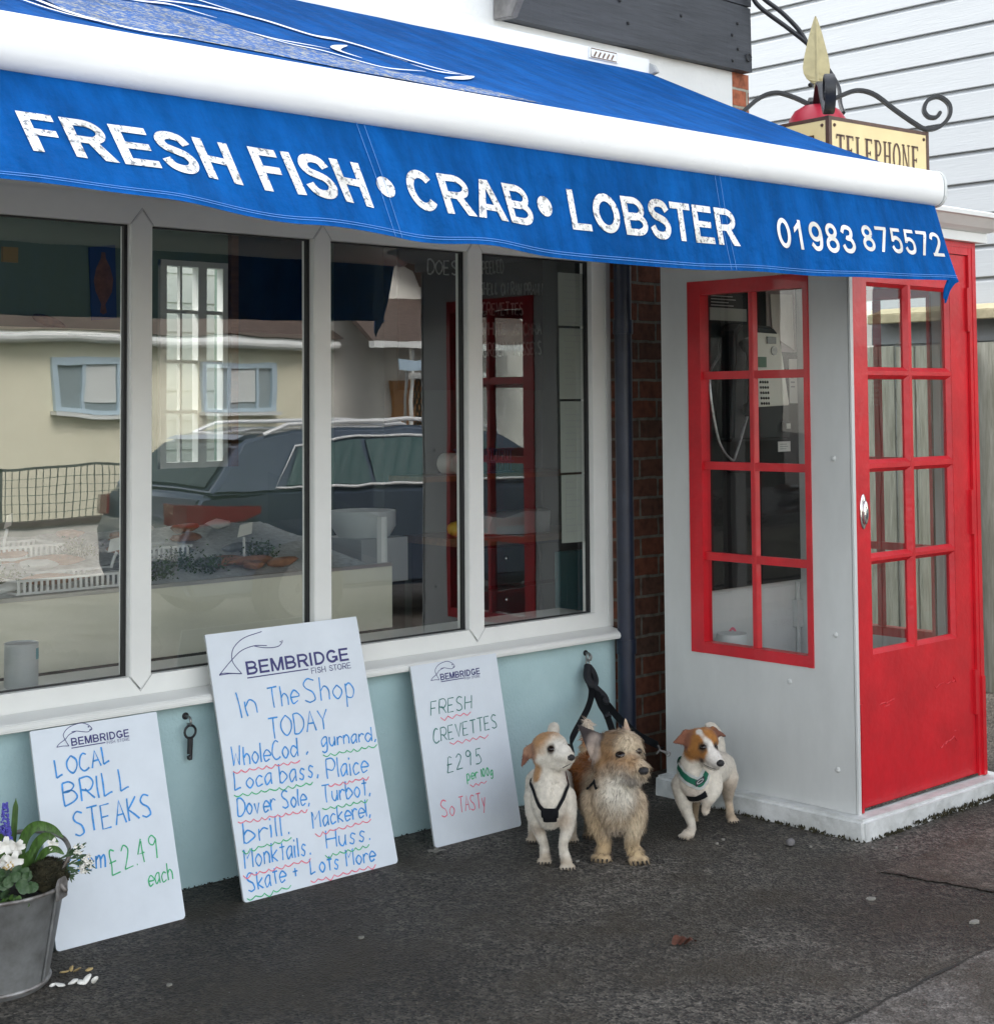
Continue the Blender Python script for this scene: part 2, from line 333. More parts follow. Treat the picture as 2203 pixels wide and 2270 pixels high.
def tube(bm, pts, rad, seg=8, mi=0, caps=True, flat=None):
    pts, T, N = frames(pts); rings = []
    for i, p in enumerate(pts):
        r = rad[i] if isinstance(rad, (list, tuple)) else rad; B = T[i].cross(N[i])
        rings.append([bm.verts.new(p+N[i]*r*math.cos(2*math.pi*k/seg)+B*r*math.sin(2*math.pi*k/seg)) for k in range(seg)])
    for a, b in zip(rings, rings[1:]):
        for k in range(seg):
            f = bm.faces.new((a[k], a[(k+1) % seg], b[(k+1) % seg], b[k])); f.material_index = mi
    if caps:
        bm.faces.new(rings[0][::-1]).material_index = mi; bm.faces.new(rings[-1]).material_index = mi
    return bm
def cr(pts, n=6, closed=False):
    """Catmull-Rom through points"""
    pts = [Vector(p) for p in pts]; out = []
    if len(pts) < 3: return pts
    P = [pts[0]*2-pts[1]]+pts+[pts[-1]*2-pts[-2]]
    for i in range(1, len(P)-2):
        a, b, c, d = P[i-1:i+3]
        for k in range(n):
            t = k/n
            out.append(.5*((2*b)+(c-a)*t+(2*a-5*b+4*c-d)*t*t+(3*b-a-3*c+d)*t**3))
    out.append(pts[-1]); return out
def lathe(bm, prof, c, seg=32, mi=0, axis=None):
    rings = []
    for r, z in prof:
        rings.append([bm.verts.new((c[0]+r*math.cos(2*math.pi*k/seg), c[1]+r*math.sin(2*math.pi*k/seg), c[2]+z)) for k in range(seg)])
    for a, b in zip(rings, rings[1:]):
        for k in range(seg):
            f = bm.faces.new((a[k], a[(k+1) % seg], b[(k+1) % seg], b[k])); f.material_index = mi
    return bm
def ball(bm, c, r, sub=2, sc=(1, 1, 1), rot=None, mi=0):
    m = Matrix.Translation(c) @ (rot.to_4x4() if rot else Matrix()) @ Matrix.Diagonal((r*sc[0], r*sc[1], r*sc[2], 1))
    g = bmesh.ops.create_icosphere(bm, subdivisions=sub, radius=1, matrix=m)
    if mi:
        for v in g['verts']:
            for f in v.link_faces: f.material_index = mi
    return bm
def quad(bm, ps, mi=0):
    f = bm.faces.new([bm.verts.new(p) for p in ps]); f.material_index = mi; return f
def stroke(bm, pts, w, to3, mi=0, taper=False, jit=0):
    """flat ribbon along 2-D points, mapped by to3(u, v)"""
    pts = [Vector((p[0], p[1])) for p in pts]; n = len(pts)
    if n < 2: return
    L_, R_ = [], []
    for i, p in enumerate(pts):
        t = pts[min(i+1, n-1)]-pts[max(i-1, 0)]
        t = t.normalized() if t.length > 1e-9 else Vector((1, 0)); nn = Vector((-t.y, t.x))
        ww = w*(w_prof(i/(n-1)) if taper else 1)*(1+random.uniform(-jit, jit)*.5+(3.2*jit*noise.noise(Vector((p.x*38, p.y*38, 2))) if jit else 0))*.5
        L_.append(bm.verts.new(to3(*(p+nn*ww)))); R_.append(bm.verts.new(to3(*(p-nn*ww))))
    for i in range(n-1):
        f = bm.faces.new((L_[i], R_[i], R_[i+1], L_[i+1])); f.material_index = mi
def w_prof(t): return max(.12, math.sin(math.pi*min(1, max(0, t)))**.6)

def text_bm(body, to3, u0, u1, v0, v1, bold=0, fit=True):
    """text from Blender's built-in font as flat faces, stretched into the rectangle u0..u1 x v0..v1 and mapped by to3"""
    cu = bpy.data.curves.new('t', 'FONT'); cu.body = body; cu.size = 1; cu.offset = bold; cu.resolution_u = 4; cu.fill_mode = 'FRONT'
    o = bpy.data.objects.new('t', cu); COL.objects.link(o); bpy.context.view_layer.update()
    me = bpy.data.meshes.new_from_object(o.evaluated_get(bpy.context.evaluated_depsgraph_get()))
    bpy.data.objects.remove(o); bpy.data.curves.remove(cu)
    bm = BM(); bm.from_mesh(me); bpy.data.meshes.remove(me)
    xs = [v.co.x for v in bm.verts]; ys = [v.co.y for v in bm.verts]; a, b, c, d = min(xs), max(xs), min(ys), max(ys)
    for v in bm.verts:
        v.co = Vector(to3(u0+(v.co.x-a)/(b-a)*(u1-u0), v0+(v.co.y-c)/(d-c)*(v1-v0)))
    return bm
# bold grotesque capitals and figures built from bars and bowls: T(u, v, offset) places them
BW = dict(zip('ABCDEFGHILMNOPRST', (.722, .722, .722, .722, .667, .611, .778, .722, .278, .611, .833, .722, .778, .667, .722, .667, .611)))
BW.update({c: .556 for c in '0123456789'}); BW[' '] = .26
def block(bm, word, T, u0, u1, v0, v1, tk=.20):
    h = v1-v0; tot = sum(BW[c] for c in word)-.10; k = (u1-u0)/tot; x = u0-.05*k; n = [0]
    th = h*tk; tw = min(th, k*.165)
    def poly(ps): bm.faces.new([bm.verts.new(T(a, v0+b, n[0]*.00025)) for a, b in ps]); n[0] = (n[0]+1) % 3
    def rect(a, b, c, d): poly([(a, b), (c, b), (c, d), (a, d)])
    def rib(ps, w=None): 
        o = n[0]*.00025; stroke(bm, ps, w or (th+tw)/2, lambda a, b: T(a, v0+b, o)); n[0] = (n[0]+1) % 3
    def arc(cx, cy, rx, ry, a0, a1, m=22): return [(cx+rx*math.cos(R(a0+(a1-a0)*i/m)), cy+ry*math.sin(R(a0+(a1-a0)*i/m))) for i in range(m+1)]
    for c in word:
        W_ = BW[c]*k; a, b = x+.065*k, x+W_-.045*k; w = b-a; hb = th*.86; m = (th+tw)/4
        if c in 'AT': a, b = x+.015*k, x+W_-.015*k; w = b-a
        if c in 'EFLHRBPDMNI': rect(a, 0, a+tw, h)
        if c in 'EL': rect(a+tw*.9, 0, b, hb)
        if c in 'EF': rect(a+tw*.9, h-hb, b, h); rect(a+tw*.9, h*.5-hb*.45, b-w*.07, h*.5+hb*.5)
        if c in 'HMN': rect(b-tw, 0, b, h)
        if c == 'H': rect(a+tw*.9, h*.5-hb*.45, b-tw*.9, h*.5+hb*.5)
        if c == 'T': rect(a, h-hb, b, h); rect((a+b-tw)/2, 0, (a+b+tw)/2, h-hb*.9)
        if c == 'M': mid = (a+b)/2; poly([(a, h), (a+tw*1.25, h), (mid+tw*.45, 0), (mid-tw*.45, 0)]); poly([(b-tw*1.25, h), (b, h), (mid+tw*.45, 0), (mid-tw*.45, 0)])
        if c == 'N': poly([(a, h), (a+tw*1.1, h), (b, 0), (b-tw*1.1, 0)])
        if c in 'RPB':
            lo = h*.46; cy = (h-hb/2+lo+hb*.1)/2; ry = (h-hb/2-lo-hb*.1)/2; rx = w*.36
            rib([(a+tw*.8, h-hb*.52)]+arc(b-rx-m-(.04*w if c == 'B' else 0), cy, rx, ry, 90, -90)+[(a+tw*.8, cy-ry)], hb)
        if c == 'R': poly([(a+w*.42, h*.46), (a+w*.70, h*.46), (b+w*.04, 0), (b-tw*1.15, 0)])
        if c == 'B': cy = (h*.46+hb*.5)/2+hb*.05; rib([(a+tw*.8, h*.50)]+arc(b-w*.38-m*.8, h*.265, w*.38, h*.235-.0, 90, -90)[0:0]+arc(b-w*.38-m*.8, (h*.5+hb*.5)/2, w*.38, (h*.5-hb*.5)/2, 90, -90)+[(a+tw*.8, hb*.5)], hb)
        if c == 'D': rx = w*.55; rib([(a+tw*.8, h-hb*.5)]+arc(b-rx-m, h/2, rx, h/2-hb*.5, 90, -90)+[(a+tw*.8, hb*.5)], hb*1.05)
        if c in 'O0': rib(arc((a+b)/2, h/2, w/2-m, h/2-m*.95, 90, 452, 40))
        if c in 'CG': rib(arc((a+b)/2, h/2, w/2-m, h/2-m*.95, 38, 322 if c == 'C' else 345, 36))
        if c == 'G': rect((a+b)/2+w*.02, h*.36, b-.001*w, h*.36+hb*.9); rect(b-tw, h*.12, b, h*.37)
        if c == 'S': rib([(p.x, p.y) for p in cr([(a+w*q, h*r_, 0) for q, r_ in ((.90, .73), (.76, .88), (.5, .925), (.24, .88), (.13, .74), (.24, .60), (.5, .53), (.76, .45), (.885, .29), (.76, .13), (.5, .075), (.22, .13), (.08, .30))], 5)])
        if c == 'A': mid = (a+b)/2; q = tw*.62; poly([(a, 0), (a+tw*1.15, 0), (mid+q*.55, h), (mid-q, h)]); poly([(b, 0), (b-tw*1.15, 0), (mid-q*.55, h), (mid+q, h)]); rect(a+w*.24, h*.22, b-w*.24, h*.22+hb*.9)
        if c == '1': rect(a+w*.42, 0, a+w*.42+tw, h); poly([(a+w*.06, h*.72), (a+w*.06, h*.55), (a+w*.45, h*.74), (a+w*.45+tw*.5, h)])
        if c == '7': rect(a, h-hb, b, h); poly([(a+w*.22, 0), (a+w*.22+tw*1.1, 0), (b, h-hb*.95), (b-tw*1.2, h-hb*.95)])
        if c == '8': rib(arc((a+b)/2, h*.735, w*.43-m, h*.265-m*.9, 90, 452, 30)); rib(arc((a+b)/2, h*.275, w*.49-m, h*.285-m*.9, 90, 452, 30))
        if c == '9': rib(arc((a+b)/2, h*.665, w/2-m, h*.335-m*.9, 90, 452, 30)); rib([(p.x, p.y) for p in cr([(b-m, h*.66, 0), (b-m*1.1, h*.40, 0), (b-w*.24, h*.14, 0), (a+w*.42, h*.085, 0), (a+w*.12, h*.24, 0)], 6)])
        if c == '3': rib([(p.x, p.y) for p in cr([(a+w*q, h*r_, 0) for q, r_ in ((.10, .72), (.25, .89), (.5, .92), (.76, .86), (.82, .72), (.70, .58), (.42, .535), (.74, .49), (.89, .29), (.74, .13), (.5, .08), (.24, .12), (.09, .29))], 5)])
        if c == '5': rect(a+w*.16, h-hb, b-w*.04, h); poly([(a+w*.16, h), (a+w*.16+tw*.9, h), (a+w*.06+tw*.95, h*.45), (a+w*.05, h*.45)]); rib([(p.x, p.y) for p in cr([(a+w*q, h*r_, 0) for q, r_ in ((.14, .50), (.34, .60), (.60, .605), (.83, .50), (.885, .34), (.80, .15), (.52, .075), (.24, .12), (.09, .27))], 5)])
        if c == '2': rib([(p.x, p.y) for p in cr([(a+w*q, h*r_, 0) for q, r_ in ((.10, .70), (.22, .87), (.5, .925), (.78, .86), (.87, .70), (.76, .50), (.44, .25), (.17, .05))], 5)]); rect(a, 0, b, hb)
        x += W_
    return bm
def merge(dst, src, mi=None):
    me = bpy.data.meshes.new('m'); 
    if mi is not None:
        for f in src.faces: f.material_index = mi
    src.to_mesh(me); src.free(); dst.from_mesh(me); bpy.data.meshes.remove(me); return dst

# single-stroke hand lettering: pairs of (x digit, y hex); y 4 = baseline, a = x-height, e = cap height
G = {'A': '043e64 1858', 'B': '0e04 ~0e3e5c3a0a ~0a4a674504', 'C': '~5d3e1c07244465', 'D': '0e04 ~0e3e6b673404', 'E': '5e0e0454 0949', 'F': '5e0e04 0949',
     'H': '0e04 6e64 0969', 'I': '0e04', 'K': '0e04 5e09 0964', 'L': '0e04 ~043545 67', 'M': '040e296e64', 'N': '040e646e', 'O': '~3e0b0734676b3e', 'P': '0e04 ~0e4e6b4809',
     'R': '0e04 ~0e4e6b4809 2964', 'S': '~5d2e0c1a4855342405', 'T': '0e6e 3e34', 'V': '0e346e', 'W': '0e143a546e', 'Y': '0e396e 3934',
     'a': '~4a2a08061447 4a44', 'b': '0e04 ~082a57351405', 'c': '~492a08061445', 'd': '~582a08062457 5e54', 'e': '~0757492a08061445', 'f': '~4d2e1c14 0a3a', 'g': '~4a2a0806144 7 ~4a42200 1',
     'h': '0e04 ~082a4844', 'i': '0a04 0d0c', 'k': '0e04 4a07 0744', 'l': '0e04', 'm': '0a04 ~082a3834 ~385a6864', 'n': '0a04 ~082a4844', 'o': '~2a08062446482a', 'p': '0a00 ~092a47341405',
     'r': '0a04 ~082a49', 's': '~492a1836240 5', 't': '2d24 0b4b', 'u': '~0a062447 4a44', 'v': '0a244a', 'w': '0a1428344a', 'y': '0a24 4a10', '1': '1c2e24', '2': '~0c2e4c3904 0454', '4': '3e0848 3d34',
     '9': '~4c2a0b0d2e4c 4c34', '5': '5e1e19 ~193a563404', '0': '~2e0b0724474b2e', '£': '~4d2e1c1804 0454 0949', ',': '1503', '.': '1415', '+': '2a25 0848', '/': '0463'}
G['G'] = '~5d3e1c07244467 6737'; G['U'] = '~0e0724476e'
WID = {'I': .25, 'i': .25, 'l': .22, ' ': .45, ',': .35, '.': .35, 'm': .85, 'M': .85, '1': .45, 'r': .52, 't': .55, 'W': .85, 'c': .58, 's': .6, 'e': .62, 'a': .62, 'o': .62, 'n': .62, 'u': .62, 'p': .66, 'b': .68, 'd': .72, 'h': .62, 'k': .6, 'g': .62, 'y': .6, 'w': .6}
def glyph(ch):
    out = []; s = G.get(ch, '')
    toks = []; cur = ''
    for tok in s.split(' '):
        if tok == '': continue
        toks.append(tok)
    # a lone odd token continues the one before it
    fixed = []
    for t in toks:
        core = t.lstrip('~')
        if fixed and len(fixed[-1].lstrip('~')) % 2 == 1: fixed[-1] += core
        else: fixed.append(t)
    for t in fixed:
        sm = t[0] == '~'; t = t.lstrip('~')
        pts = [(int(t[i])/10, (int(t[i+1], 16)-4)/10) for i in range(0, len(t)-1, 2)]
        if sm: pts = [(p.x, p.y) for p in cr([(a, b, 0) for a, b in pts], 5)]
        elif len(pts) == 2:
            k = 4; (a, b), (c, d) = pts; q = random.uniform(-.03, .03)
            pts = [(a+(c-a)*i/k+q*math.sin(math.pi*i/k), b+(d-b)*i/k) for i in range(k+1)]
        out.append(pts)
    return out
def hand(bm, s, p0, p1, h, to3, w, mi=0, slant=.06):
    """hand-lettered word from baseline point p0 to p1 (board coordinates), cap height h"""
    p0 = Vector(p0); p1 = Vector(p1); tot = sum(WID.get(c, .78) for c in s)-.14; sx = (p1-p0).length/tot
    d = (p1-p0).normalized(); nn = Vector((-d.y, d.x)); x = 0
    for c in s:
        jy = random.uniform(-.03, .03)*h; js = 1+random.uniform(-.05, .05)
        for st in glyph(c):
            stroke(bm, [p0+d*((x+a)*sx+slant*b*h)+nn*(b*h*js+jy) for a, b in st], w, to3, mi, jit=.12)
        x += WID.get(c, .78)
def scallop(bm, p0, p1, n, amp, to3, w, mi=0, zig=False):
    p0 = Vector(p0); p1 = Vector(p1); d = p1-p0; nn = Vector((-d.y, d.x)).normalized(); pts = []
    for i in range(n*8+1):
        t = i/(n*8); ph = (t*n) % 1
        pts.append(p0+d*(t+.25/n*noise.noise(Vector((t*n*.7, p0.x*9, 1))))-nn*amp*(.75+.8*noise.noise(Vector((t*n*.6, p0.y*7, 4))))*(math.sin(math.pi*ph) if not zig else 1-abs(2*ph-1)))
    stroke(bm, pts, w, to3, mi, jit=.1)

# ------------------------------------------------------------------ ground
def sheet(name, x0, x1, y0, y1, z, m, nx=1, ny=1):
    bm = BM()
    for i in range(nx):
        for j in range(ny):
            xs = [x0+(x1-x0)*k/nx for k in (i, i+1)]; ys = [y0+(y1-y0)*k/ny for k in (j, j+1)]
            quad(bm, [(xs[0], ys[0], z), (xs[1], ys[0], z), (xs[1], ys[1], z), (xs[0], ys[1], z)])
    return props(fin(name, bm, m), kind='structure')
sheet('pavement', -60, 60, -60, 60, 0, 'asphalt')

def poly_sheet(name, ps, z, m, label=None):
    bm = BM(); bm.faces.new([bm.verts.new((x, y, z)) for x, y in ps]); bmesh.ops.recalc_face_normals(bm, faces=bm.faces)
    return props(fin(name, bm, m), kind='structure')
random.seed(5)
def ragged(a, b, n=26, amp=.008): return [(a[0]+(b[0]-a[0])*i/n+random.uniform(-amp, amp), a[1]+(b[1]-a[1])*i/n+random.uniform(-amp, amp)) for i in range(n+1)]
e1 = ragged((2.6, 2.41), (4.75, 2.445)); e2 = ragged((4.63, 3.08), (4.755, 2.455)); e3 = ragged((4.62, 3.09), (5.6, 3.12))
poly_sheet('road', e1+[(4.76, 2.44), (12, 2.5), (12, -3), (2.6, -3)], .004, 'asphalt_new')
poly_sheet('pavement_patch', e2[::-1]+e3+[(8.4, 3.1), (8.4, 2.5)], .004, 'asphalt_warm')
for nm, e in (('tarmac_joint', e1), ('tarmac_joint', e2)):
    bm = BM(); stroke(bm, e, .006, lambda u, v: (u, v, .0075), jit=.9); props(fin(nm, bm, pm('joint_grit', (.025, .022, .019), .9)), kind='structure')
random.seed(7)

# ------------------------------------------------------------------ fish shop building
shop = thing('fish_shop', (3.0, 4.6, 0), 'fish shop front with duck egg blue wall and black timber beam', 'shop')
X0 = -2.6
bm = BM()
box(bm, X0, 4.925, 4.59, 4.75, -.02, .612)
fin('lower_wall', bm, 'plaster', shop, bev=.006)
bm = BM()
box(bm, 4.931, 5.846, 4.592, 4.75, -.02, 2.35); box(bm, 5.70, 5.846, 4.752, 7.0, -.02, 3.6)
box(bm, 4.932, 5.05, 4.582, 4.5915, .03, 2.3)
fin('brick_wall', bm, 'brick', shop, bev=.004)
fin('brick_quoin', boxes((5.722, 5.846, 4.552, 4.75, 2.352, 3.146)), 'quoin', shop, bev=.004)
bm = boxes((X0, 5.72, 4.55, 4.75, 2.37, 3.145))
box(bm, X0, 5.55, 4.55, 4.75, 3.455, 4.4); box(bm, X0, 4.238, 4.55, 4.75, 3.1455, 3.4545)
fin('rendered_wall', bm, 'render', shop)
def wobble(bm, amp, sc=5):
    for v in bm.verts: v.co += Vector(noise.noise_vector(v.co*sc))*amp
bm = BM()
n = 26
for i in range(n): box(bm, 4.245+1.56*i/n, 4.245+1.56*(i+1)/n, 4.50, 4.745, 3.147, 3.452)
bmesh.ops.remove_doubles(bm, verts=bm.verts, dist=1e-4)
bmesh.ops.delete(bm, geom=[f for f in bm.faces if abs(f.normal.x) > .9 and 4.27 < f.calc_center_median().x < 5.78], context='FACES')
wobble(bm, .008, 4)
fin('timber_beam', bm, 'timber', shop)
bm = boxes((5.555, 5.803, 4.497, 4.745, 3.455, 4.4)); fin('timber_post', bm, 'timber', shop, bev=.012)
for x, z in ((5.66, 3.30), (5.70, 3.36), (5.70, 3.24), (5.66, 3.18), (5.30, 3.33), (4.9, 3.33), (4.95, 3.24)):
    bm = BM(); ball(bm, (x, 4.497, z), .009, 1); fin('oak_peg', bm, 'iron', shop)
bm = BM(); tube(bm, [(5.775+.018*math.cos(a), 4.492, 3.21+.018*math.sin(a)) for a in [k*.5 for k in range(13)]], .004, 6)
fin('iron_ring', bm, 'iron', shop)
bm = BM(); stroke(bm, [(3.2, 3.30), (3.70, 3.287), (4.2, 3.262)], .006, lambda u, v: (u, 4.5475, v)); fin('render_joint', bm, 'grey', shop)
bm = BM()
prism(bm, [(4.545, 3.14), (4.44, 3.135), (4.40, 3.20), (4.39, 3.6), (4.545, 3.6)], 'x', 4.205, 4.24)
fin('beam_bracket', bm, 'lead' if False else pm('weathered_lead', (.20, .19, .18), .6, var=.4, vs=18), shop, bev=.004)
bm = BM(); tube(bm, [(4.925, 4.525, -.01), (4.925, 4.525, 2.9)], .0375, 20)
for z in (.55, 1.9): tube(bm, [(4.925, 4.525, z), (4.925, 4.525, z+.06)], .043, 20)
fin('downpipe', bm, 'navy', shop, smooth=True)
# interior shell
bm = BM()
box(bm, -2.5, -2.1, 6.8, 6.9, 0, 2.75); box(bm, -2.1, .9, 6.8, 6.9, 0, .9); box(bm, -2.1, .9, 6.8, 6.9, 2.6, 2.75); box(bm, .9, 4.02, 6.8, 6.9, 0, 2.75); box(bm, 4.41, 5.1, 6.8, 6.9, 0, 2.75); box(bm, 4.02, 4.41, 6.8, 6.9, 0, 1.3); box(bm, 4.02, 4.41, 6.8, 6.9, 2.335, 2.75)  # wide rear opening out of view, added to let sky light the interior
fin('partition_wall', boxes((5.1, 5.18, 5.85, 6.9, 0, 2.75), (4.62, 5.69, 5.77, 5.849, 0, 2.75), (5.655, 5.699, 4.752, 5.77, 0, 2.75)), pm('shaded_green_wall', (.045, .06, .055), .8, var=.1), shop)  # darkened shop green: the dimness of this side is put into the colour
box(bm, -2.6, -2.5, 4.752, 6.9, 0, 2.75)
fin('inner_wall', bm, 'shopwall', shop)
fin('inner_floor', boxes((-2.5, 5.69, 4.752, 6.798, .0, .012)), 'shopfloor', shop)
fin('inner_ceiling', boxes((-2.5, 5.69, 4.752, 6.9, 2.752, 2.85)), 'ceil', shop)
bm = BM()
z0, z1, x0, x1 = 1.3, 2.335, 4.02, 4.41
for a, b in ((x0, x0+.035), (x1-.03, x1), (4.235, 4.285)): box(bm, a, b, 6.775, 6.83, z0, z1)
box(bm, x0, x1, 6.774, 6.829, z1-.03, z1-.001); box(bm, x0, x1, 6.774, 6.829, z0+.001, z0+.03)
for z in (2.07, 1.82, 1.57): box(bm, x0+.035, x1-.03, 6.782, 6.812, z, z+.018)
box(bm, 4.135, 4.147, 6.783, 6.811, z0+.03, z1-.03)
fin('back_window', bm, 'upvc', shop)
yard = thing('yard_wall', (4.8, 7.9, 0), 'sunlit white clad yard wall seen through the shop back window', 'wall')
bm = BM()
for k in range(16): prism(bm, [(7.9, .17*k), (7.888, .17*k), (7.895, .17*k+.17), (7.9, .17*k+.17)], 'x', 2.5, 6.9)
fin('cladding', bm, 'daywhite', yard)

# shop window
win = fin('window_frame', boxes((X0, 4.90, 4.605, 4.675, .658, .722), (X0, 4.90, 4.605, 4.675, 2.21, 2.30), (4.82, 4.899, 4.606, 4.676, .722, 2.21), (X0, 4.932, 4.612, 4.68, 2.301, 2.37)), 'upvc', shop, bev=.004)
bm = boxes((4.9005, 4.9305, 4.603, 4.67, .655, 2.36)); fin('frame_trim', bm, 'upvc', win, bev=.004)
mull = [(1.85, 1.93), (2.622, 2.70), (3.363, 3.44), (4.111, 4.188)]
for a, b in mull:
    m_ = (a+b)/2; bm = BM()
    prism(bm, [(a, .722), (m_, .675), (b, .722), (b, 2.212), (m_, 2.262), (a, 2.212)], 'y', 4.602, 4.68)
    fin('mullion', bm, 'upvc', win, bev=.003)
    bm = BM(); to = lambda u, v: (u, 4.6035, v)
    stroke(bm, [(a-.004, .724), (m_, .672), (b+.004, .724)], .003, to); fin('weld_line', bm, 'grey', win); bm = BM(); stroke(bm, [(a-.004, 2.21), (m_, 2.266), (b+.004, 2.21)], .003, to)
    fin('weld_line', bm, 'grey', win)
edges = [X0]+[e for m_ in mull for e in m_]+[4.82]
for i in range(0, len(edges), 2):
    a, b = edges[i], edges[i+1]; bm = BM()
    quad(bm, [(a, 4.64, .722), (b, 4.64, .722), (b, 4.64, 2.21), (a, 4.64, 2.21)])
    p = fin('pane', bm, 'glass', win)
    g = .012; y0, y1 = 4.632, 4.648; bm = BM()
    bv = .006
    box(bm, a, b, y0, y1, .7205, .7205+bv); box(bm, a, b, y0, y1, 2.2105-bv, 2.2105); box(bm, a, a+bv, y0, y1, .7265, 2.2045); box(bm, b-g, b, y0, y1, .7265, 2.2045)
    fin('gasket', bm, 'gasket', p)
bm = BM(); prism(bm, [(4.604, .660), (4.545, .648), (4.527, .642), (4.522, .634), (4.522, .620), (4.53, .614), (4.60, .614)], 'x', X0, 4.912)
fin('sill', bm, 'upvc', win, bev=.003)
fin('inner_sill', boxes((X0, 4.9, 4.68, 4.90, .69, .71)), 'upvc', win, bev=.003)

# wall hooks
def wall_hook(x, z, label):
    t = thing('wall_hook', (x, 4.59, z), label, 'hook', 'steel hooks screwed into the blue wall')
    bm = BM(); lathe(bm, [(.0, 0), (.012, 0), (.012, .004), (0, .004)], (0, 0, 0), 14)
    bmesh.ops.transform(bm, matrix=Matrix.Translation((x, 4.59, z)) @ Matrix.Rotation(R(90), 4, 'X'), verts=bm.verts)
    fin('base_plate', bm, 'iron', t)
    bm = BM(); tube(bm, cr([(x, 4.588, z), (x, 4.566, z), (x, 4.555, z-.012), (x, 4.56, z-.026), (x, 4.574, z-.024)], 5), .0042, 8)
    fin('hook_eye', bm, 'steel', t, smooth=True); return t
wall_hook(2.821, .571, 'small hook on the blue wall between the two larger white boards, holding a clip')
wall_hook(4.742, .565, 'small hook on the blue wall near the downpipe, holding the dog leads')
t = thing('trigger_clip', (2.822, 4.565, .43), 'dark metal trigger clip and ring hanging on the wall hook between two white boards', 'clip')
bm = BM(); tube(bm, [(2.822+.021*math.cos(a), 4.560, .523+.021*math.sin(a)) for a in [k*2*math.pi/18 for k in range(19)]], .0042, 8); fin('ring', bm, 'iron', t, smooth=True)
bm = BM(); tube(bm, cr([(2.822, 4.562, .546), (2.826, 4.560, .542), (2.824, 4.56, .552)], 3), .004, 6)
tube(bm, [(2.823, 4.565, .505), (2.823, 4.565, .45)], [.007, .009], 8); tube(bm, [(2.829, 4.562, .50), (2.826, 4.562, .43)], .005, 8); ball(bm, (2.823, 4.565, .437), .010, 1)
fin('clip_body', bm, 'iron', t, smooth=True)

# ------------------------------------------------------------------ awning
AX1 = 5.06
aw = thing('awning', (3.0, 4.45, 2.2), 'blue canvas shop awning with white front bar and lettered valance', 'awning')
KF = (3.03-2.435)/(4.45-3.13)
def fz(y, x=0):
    t = (y-3.13)/1.32
    return 2.435+KF*(y-3.13)-.012*math.sin(math.pi*min(1, max(0, t)))
bm = BM(); NX, NY = 90, 24; FX0, FX1 = -2.0, 5.0
vs = [[bm.verts.new((FX0+(FX1-FX0)*i/NX, 3.10+1.36*j/NY, fz(3.10+1.36*j/NY)+.004*noise.noise(Vector((i*.35, j*.12, 0))))) for j in range(NY+1)] for i in range(NX+1)]
for i in range(NX):
    for j in range(NY): bm.faces.new((vs[i][j], vs[i+1][j], vs[i+1][j+1], vs[i][j+1]))
fab = fin('fabric', bm, 'canvas', aw, smooth=True, angle=180)
ft = lambda off: (lambda u, v: (u, v, fz(v)+off+.004*noise.noise(Vector(((u-FX0)/(FX1-FX0)*NX*.35, (v-3.10)/1.36*NY*.12, 0)))))
bm = BM(); T_ = ft(.006)
def fl(pts, w, taper=True): stroke(bm, [(p.x, p.y) for p in cr([(a, b, 0) for a, b in pts], 8)], w, T_, taper=taper)
fl([(2.20, 3.80), (2.349, 3.869), (2.514, 3.902), (2.624, 3.853), (2.723, 3.739), (2.843, 3.743), (2.94, 3.647), (3.037, 3.551), (3.143, 3.5)], .03)
fl([(3.17, 3.515), (3.05, 3.44), (2.93, 3.375)], .03)
fl([(2.93, 3.53), (2.99, 3.49), (3.1, 3.505)], .018)
fl([(2.80, 3.665), (2.715, 3.60), (2.668, 3.535), (2.705, 3.47)], .030)
fl([(2.91, 3.63), (2.945, 3.56)], .022)
fl([(2.37, 3.60), (2.456, 3.49), (2.565, 3.46), (2.642, 3.40), (2.728, 3.37), (2.91, 3.435)], .018)
fl([(2.38, 3.58), (2.46, 3.525), (2.63, 3.52)], .014)
fl([(1.69, 3.5), (1.71, 3.434), (1.733, 3.345), (1.791, 3.279), (1.895, 3.253), (2.0, 3.27)], .028)
fl([(1.64, 3.45), (1.658, 3.399), (1.691, 3.33), (1.748, 3.284), (1.90, 3.262)], .014)
fl([(2.06, 3.74), (2.15, 3.745), (2.279, 3.801), (2.33, 3.765), (2.385, 3.72)], .02)
fl([(1.9, 3.9), (2.1, 4.05), (2.3, 4.1), (2.5, 4.0), (2.62, 3.86)], .024)
fin('fish_outline', bm, 'whiteprint', fab)
bm = BM(); poly = [(1.75, 3.62), (2.169, 3.736), (2.343, 3.700), (2.42, 3.569), (2.55, 3.44), (2.72, 3.34), (2.92, 3.33), (3.08, 3.30), (3.20, 3.245), (2.95, 3.215), (2.505, 3.215), (2.242, 3.255), (2.014, 3.275), (1.83, 3.285), (1.745, 3.345)]
cx = sum(p[0] for p in poly)/len(poly); cy = sum(p[1] for p in poly)/len(poly)
for k in range(8):
    a_, b_ = k/8, (k+1)/8
    for i in range(len(poly)):
        p, q = poly[i], poly[(i+1) % len(poly)]
        L_ = lambda s, t: T_(cx+(s[0]-cx)*t, cy+(s[1]-cy)*t)
        T_ = ft(.003)
        if a_ == 0: quad(bm, [L_(p, b_), L_(q, b_), L_(p, 0)])
        else: quad(bm, [L_(p, a_), L_(p, b_), L_(q, b_), L_(q, a_)])
bmesh.ops.remove_doubles(bm, verts=bm.verts, dist=1e-5); bmesh.ops.recalc_face_normals(bm, faces=bm.faces)
fin('speckled_belly', bm, 'speck', fab)
